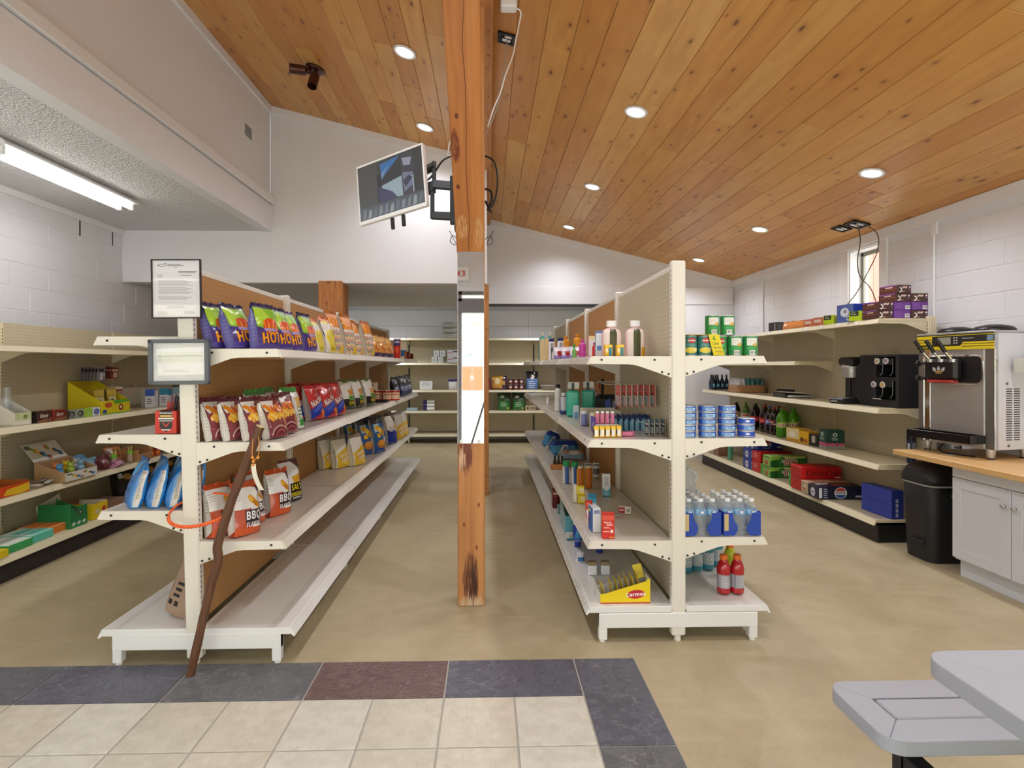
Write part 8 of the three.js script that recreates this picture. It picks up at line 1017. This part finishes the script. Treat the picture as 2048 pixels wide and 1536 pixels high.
// ---------- back room shelf goods ----------
{
  const zf = -10.3, bx2 = (label, grp, dims, cells, x, y, z = zf, ry = 0, name = 'storage_box') => carton(name, label, grp, dims, cells, [x, y, z], ry);
  const paperA = cell(60, 40, (g) => { fill(g, '#c4c6bc', 0, 0, 60, 40); fill(g, '#6d706a', 0, 2, 40, 6); lines(g, '#9a9c94', 6, 14, 40, 3, 7, 2); });
  for (let k = 0; k < 3; k++) { const b = thing('paper_pack', 'pale wrapped pack stacked on the top back room shelf', 'pack', 'pale packs on the top back shelf', [-0.72, 1.992 + k * 0.1, zf]); mesh('wrap', cbox(0.3, 0.095, 0.22, 0.02, { all: '#c9cbc2', pz: paperA }).translate(0, 0.0475, 0), M.print, b); mesh('end_fold', [cbox(0.26, 0.004, 0.004, 0.001).translate(0, 0.05, 0.111)], std('#8d9088', 0.6), b); }
  const wbx = cell(40, 40, (g) => { fill(g, '#cfd4d0', 0, 0, 40, 40); lines(g, '#7a8480', 8, 14, 22, 3, 6, 2); }); [[-1.03, 1.522], [-0.91, 1.522], [-0.99, 1.642], [-0.87, 1.642]].forEach(([x, y], i) => bx2('small square white carton on the back room shelf', 'square white cartons', [0.105, 0.115, 0.1], { all: '#9fa8a4', pz: wbx }, x, y));
  const cp = cell(60, 30, (g) => { fill(g, '#cfcfd2', 0, 0, 60, 30); fill(g, '#b3504a', 4, 12, 20, 3); fill(g, '#3a3c42', 26, 6, 30, 5); }); for (let k = 0; k < 2; k++) bx2(k ? 'white ream with dark stripe on top of another beside the square cartons' : 'white ream under another beside the square cartons', null, [0.24, 0.12, 0.2], { all: '#c9cacc', pz: cp }, -0.66, 1.522 + k * 0.123);
  const card = thing('paper_sign', 'small white printed card standing on the back room shelf', 'sign', null, [-1.19, 1.007, -10.3]); mesh('card', cbox(0.24, 0.165, 0.004, 0.001, { all: '#dcdcd8', pz: cell(60, 44, (g) => { fill(g, '#e2e2de', 0, 0, 60, 44); lines(g, '#8a8c90', 8, 8, 44, 3, 6, 2); lines(g, '#b0b2b4', 6, 28, 46, 2, 7, 1); }) }).rotateX(R(-8)).translate(0, 0.083, 0), M.print, card); mesh('stand', [bar([0, 0.1, -0.02], [0, 0.002, -0.08], 0.05, 0.002, 0.0005)], M.whiteMatte, card);
  { const t = thing('storage_tub', 'white tub with purple lid on the back room shelf', 'tub', null, [-0.68, 1.007, zf]); mesh('tub', loft([[0, 0.14, 0.14, 0.03], [0.16, 0.16, 0.16, 0.03]]).translate(0, 0, 0), M.white, t); mesh('lid', loft([[0.16, 0.17, 0.17, 0.03], [0.195, 0.17, 0.17, 0.03], [0.2, 0.15, 0.15, 0.03]]), std('#4a4088', 0.4), t); }
  for (let k = 0; k < 3; k++) { const t = thing('tissue_roll_pack', 'purple and white roll pack stacked on the lower back shelf', 'pack', 'purple and white roll packs', [-1.13, 0.612 + k * 0.066, zf]); mesh('roll', cyl(0.033, 0.2, 18).rotateZ(Math.PI / 2).translate(0.1, 0.033, 0), M.whiteMatte, t); mesh('wrap', cyl(0.0335, 0.07, 18).rotateZ(Math.PI / 2).translate(-0.04, 0.033, 0), std('#3f3478', 0.4), t); }
  bx2('flat pale blue carton on the lower back shelf', null, [0.2, 0.05, 0.12], { all: '#a9c4d0' }, -1.45, 0.612);
  carton('pet_food_box', 'narrow maroon carton beside the middle post on the back shelf', null, [0.06, 0.22, 0.1], { all: '#7a2f36' }, [0.02, 1.007, zf]);
  bags({ name: 'pet_food_bag', y: 1.008, w: 0.22, h: 0.27, d: 0.1, front: pack(50, 60, '#d09a3c', (g) => { oval(g, 26, 22, 12, 14, '#e6cf9a'); fill(g, '#8a4a24', 0, 52, 50, 8); }), side: '#b8842f', seal: '#c08a34', label: 'gold pet food bag on the back room shelf', spots: [[0.17, -10.32, -10, 4]] }); bags({ name: 'pet_food_bag', y: 1.008, w: 0.13, h: 0.26, d: 0.08, front: pack(40, 60, '#4a2a4a', (g) => fill(g, '#c9a04a', 8, 18, 20, 20)), side: '#3a2040', seal: '#2a1830', label: 'dark purple pet food bag behind the gold one', spots: [[0.29, -10.32, 10, 4]] });
  const dc = cell(100, 40, (g) => { fill(g, '#6d1f28', 0, 0, 100, 40); oval(g, 50, 20, 11, 10, '#d9cfc4'); fill(g, '#3a1218', 0, 0, 100, 6); }); for (let i = 0; i < 3; i++) for (let k = 0; k < 2; k++) { const t = thing('food_can', 'maroon pet food can stacked two high on the back room shelf', 'can', 'maroon pet food cans', [0.42 + i * 0.105, 1.007 + k * 0.106, zf + 0.02]); mesh('body', cyl(0.046, 0.104, 20), M.steel, t); mesh('label', band(0.0464, 0.004, 0.1, 20, dc), M.label, t); }
  bags({ name: 'pet_food_bag', y: 1.008, w: 0.23, h: 0.36, d: 0.12, front: pack(60, 80, '#5c7cb4', (g) => { fill(g, '#15161a', 0, 0, 60, 30); oval(g, 30, 22, 12, 12, '#d9cfc4'); oval(g, 22, 18, 5, 8, '#15161a'); lines(g, '#d4dcea', 10, 42, 40, 4, 9, 3); }), side: '#3a5080', seal: '#15161a', label: 'blue and black pet food bag picturing an animal face', spots: [[0.84, -10.32, 0, 3]] });
  { const t = thing('plastic_basin', 'shallow pale plastic basin on the back room shelf', 'basin', null, [1.14, 1.007, zf]); mesh('basin', loft([[0, 0.24, 0.18, 0.05], [0.08, 0.28, 0.22, 0.06], [0.085, 0.28, 0.22, 0.06], [0.083, 0.26, 0.2, 0.05]]), std('#bdb4ac', 0.5), t); mesh('rim', loft([[0.078, 0.295, 0.235, 0.06], [0.086, 0.295, 0.235, 0.06]]), std('#c6beb6', 0.5), t); }
  const gb = pack(60, 80, '#2f7a3c', (g) => { fill(g, '#1c4424', 0, 0, 60, 26); oval(g, 22, 16, 10, 7, '#d9ddd4'); oval(g, 44, 20, 9, 6, '#2a2a2a'); lines(g, '#a9d0a4', 12, 42, 36, 3, 8, 3); oval(g, 48, 70, 6, 5, '#d8d840'); });
  for (const x of [0.3, 0.585]) bags({ name: 'garden_soil_bag', y: 0.613, w: 0.25, h: 0.34, d: 0.13, front: gb, side: '#256234', seal: '#1c4424', label: 'green bag with pale print on the lower back shelf', group: 'green bags on the lower back shelf', spots: [[x, -10.33, 0, 2]] });
  bx2('small tan carton with brown label on the lower back shelf', null, [0.19, 0.09, 0.12], { all: '#c9b596', pz: pack(60, 30, '#cbb898', (g) => { fill(g, '#5a3f2a', 10, 8, 40, 14); fill(g, '#e2d6c0', 18, 12, 24, 6); }) }, 0.8, 0.612); bx2('tan carton standing behind the brown labelled one', null, [0.16, 0.17, 0.08], { all: '#bfa888', pz: pack(50, 50, '#c4ae8c', (g) => { oval(g, 24, 30, 12, 8, '#8a6a48'); }) }, 0.79, 0.612, -10.42);
}
// ---------- picnic table at the entrance ----------
{
  const t = thing('picnic_table', 'grey plastic picnic table with attached bench and dark steel legs', 'table', null, [1.065, 0, -1.73]);
  const slab = (shape, y, h, b = 0.004) => new THREE.ExtrudeGeometry(shape, { depth: h - 2 * b, bevelEnabled: true, bevelSize: b, bevelOffset: -b, bevelThickness: b, bevelSegments: 3, curveSegments: 8 }).rotateX(-Math.PI / 2).translate(0, y + b, 0);
  const P = (pts) => { const s = new THREE.Shape(); pts.forEach(([x, z], i) => (i ? s.lineTo(x, -z) : s.moveTo(x, -z))); s.closePath(); return s; };
  // local z: 0 is the far edge of the bench; the table top begins at z = 0.4
  const arc = (x, z, r, a0, a1, n = 4) => Array.from({ length: n + 1 }, (_, i) => { const a = R(a0 + (a1 - a0) * i / n); return [x + r * Math.cos(a), z + r * Math.sin(a)]; });
  const bm = M.greyPoly, tm = M.greyPoly;
  const frame = (m, y, h, x0, x1, z0, z1, w, r) => {
    mesh('end_board', slab(P([[x0 + w, z0 + w], [x0 + w, z1 - w], ...arc(x0 + r, z1 - r, r, 135, 180), ...arc(x0 + r, z0 + r, r, 180, 225)]), y, h), m, t);
    mesh('edge_board', slab(P([[x0 + w, z0 + w], ...arc(x0 + r, z0 + r, r, 225, 270), [x1, z0], [x1, z0 + w]]), y, h), m, t);
    mesh('edge_board', slab(P([[x0 + w, z1 - w], ...arc(x0 + r, z1 - r, r, 135, 90), [x1, z1], [x1, z1 - w]]), y, h), m, t);
  };
  frame(bm, 0.405, 0.045, 0.02, 1.9, 0.02, 0.3, 0.09, 0.06); mesh('seat_board', [bx(0.116, 1.9, 0.41, 0.45, 0.115, 0.205, 0.005)], bm, t);
  frame(tm, 0.705, 0.045, 0.02, 1.9, 0.4, 1.2, 0.14, 0.06); for (let i = 0; i < 4; i++) mesh('top_board', [bx(0.166, 1.9, 0.71, 0.75, 0.546 + i * 0.128, 0.668 + i * 0.128, 0.005)], tm, t);
  frame(bm, 0.405, 0.045, 0.02, 1.9, 1.3, 1.58, 0.09, 0.06);
  const lm = std('#23262c', 0.45, { metalness: 0.3 }); for (const z of [0.19, 1.44]) mesh('leg', [bx(0.13, 0.18, 0, 0.405, z - 0.025, z + 0.025, 0.004)], lm, t); mesh('leg', [bx(0.4, 0.46, 0, 0.705, 0.77, 0.83, 0.004)], lm, t); mesh('cross_bar', [bx(0.13, 0.18, 0.3, 0.35, 0.2, 1.44, 0.004)], lm, t); mesh('bolt', [cyl(0.014, 0.012, 12).translate(0.21, 0.394, 0.16)], lm, t);
}
// ---------- camera tripod, seen in the mirror ----------
{
  const t = thing('camera_tripod', 'thin dark tripod leg seen in the tall mirror', 'tripod', null, [0, 0, 0.14]); const m = std('#2b2d30', 0.5);
  for (const [x, z] of [[-0.36, 0.12], [0.34, 0.16], [0.02, 0.4]]) mesh('leg', [bar([x * 0.08, 1.08, z * 0.08], [x, 0, z], 0.026, 0.026, 0.006)], m, t);
  mesh('hub', [cyl(0.05, 0.08, 18).translate(0, 1.06, 0)], m, t); mesh('column', [cyl(0.014, 0.2, 12).translate(0, 1.1, 0)], m, t);
}

renderer.render(scene, camera);
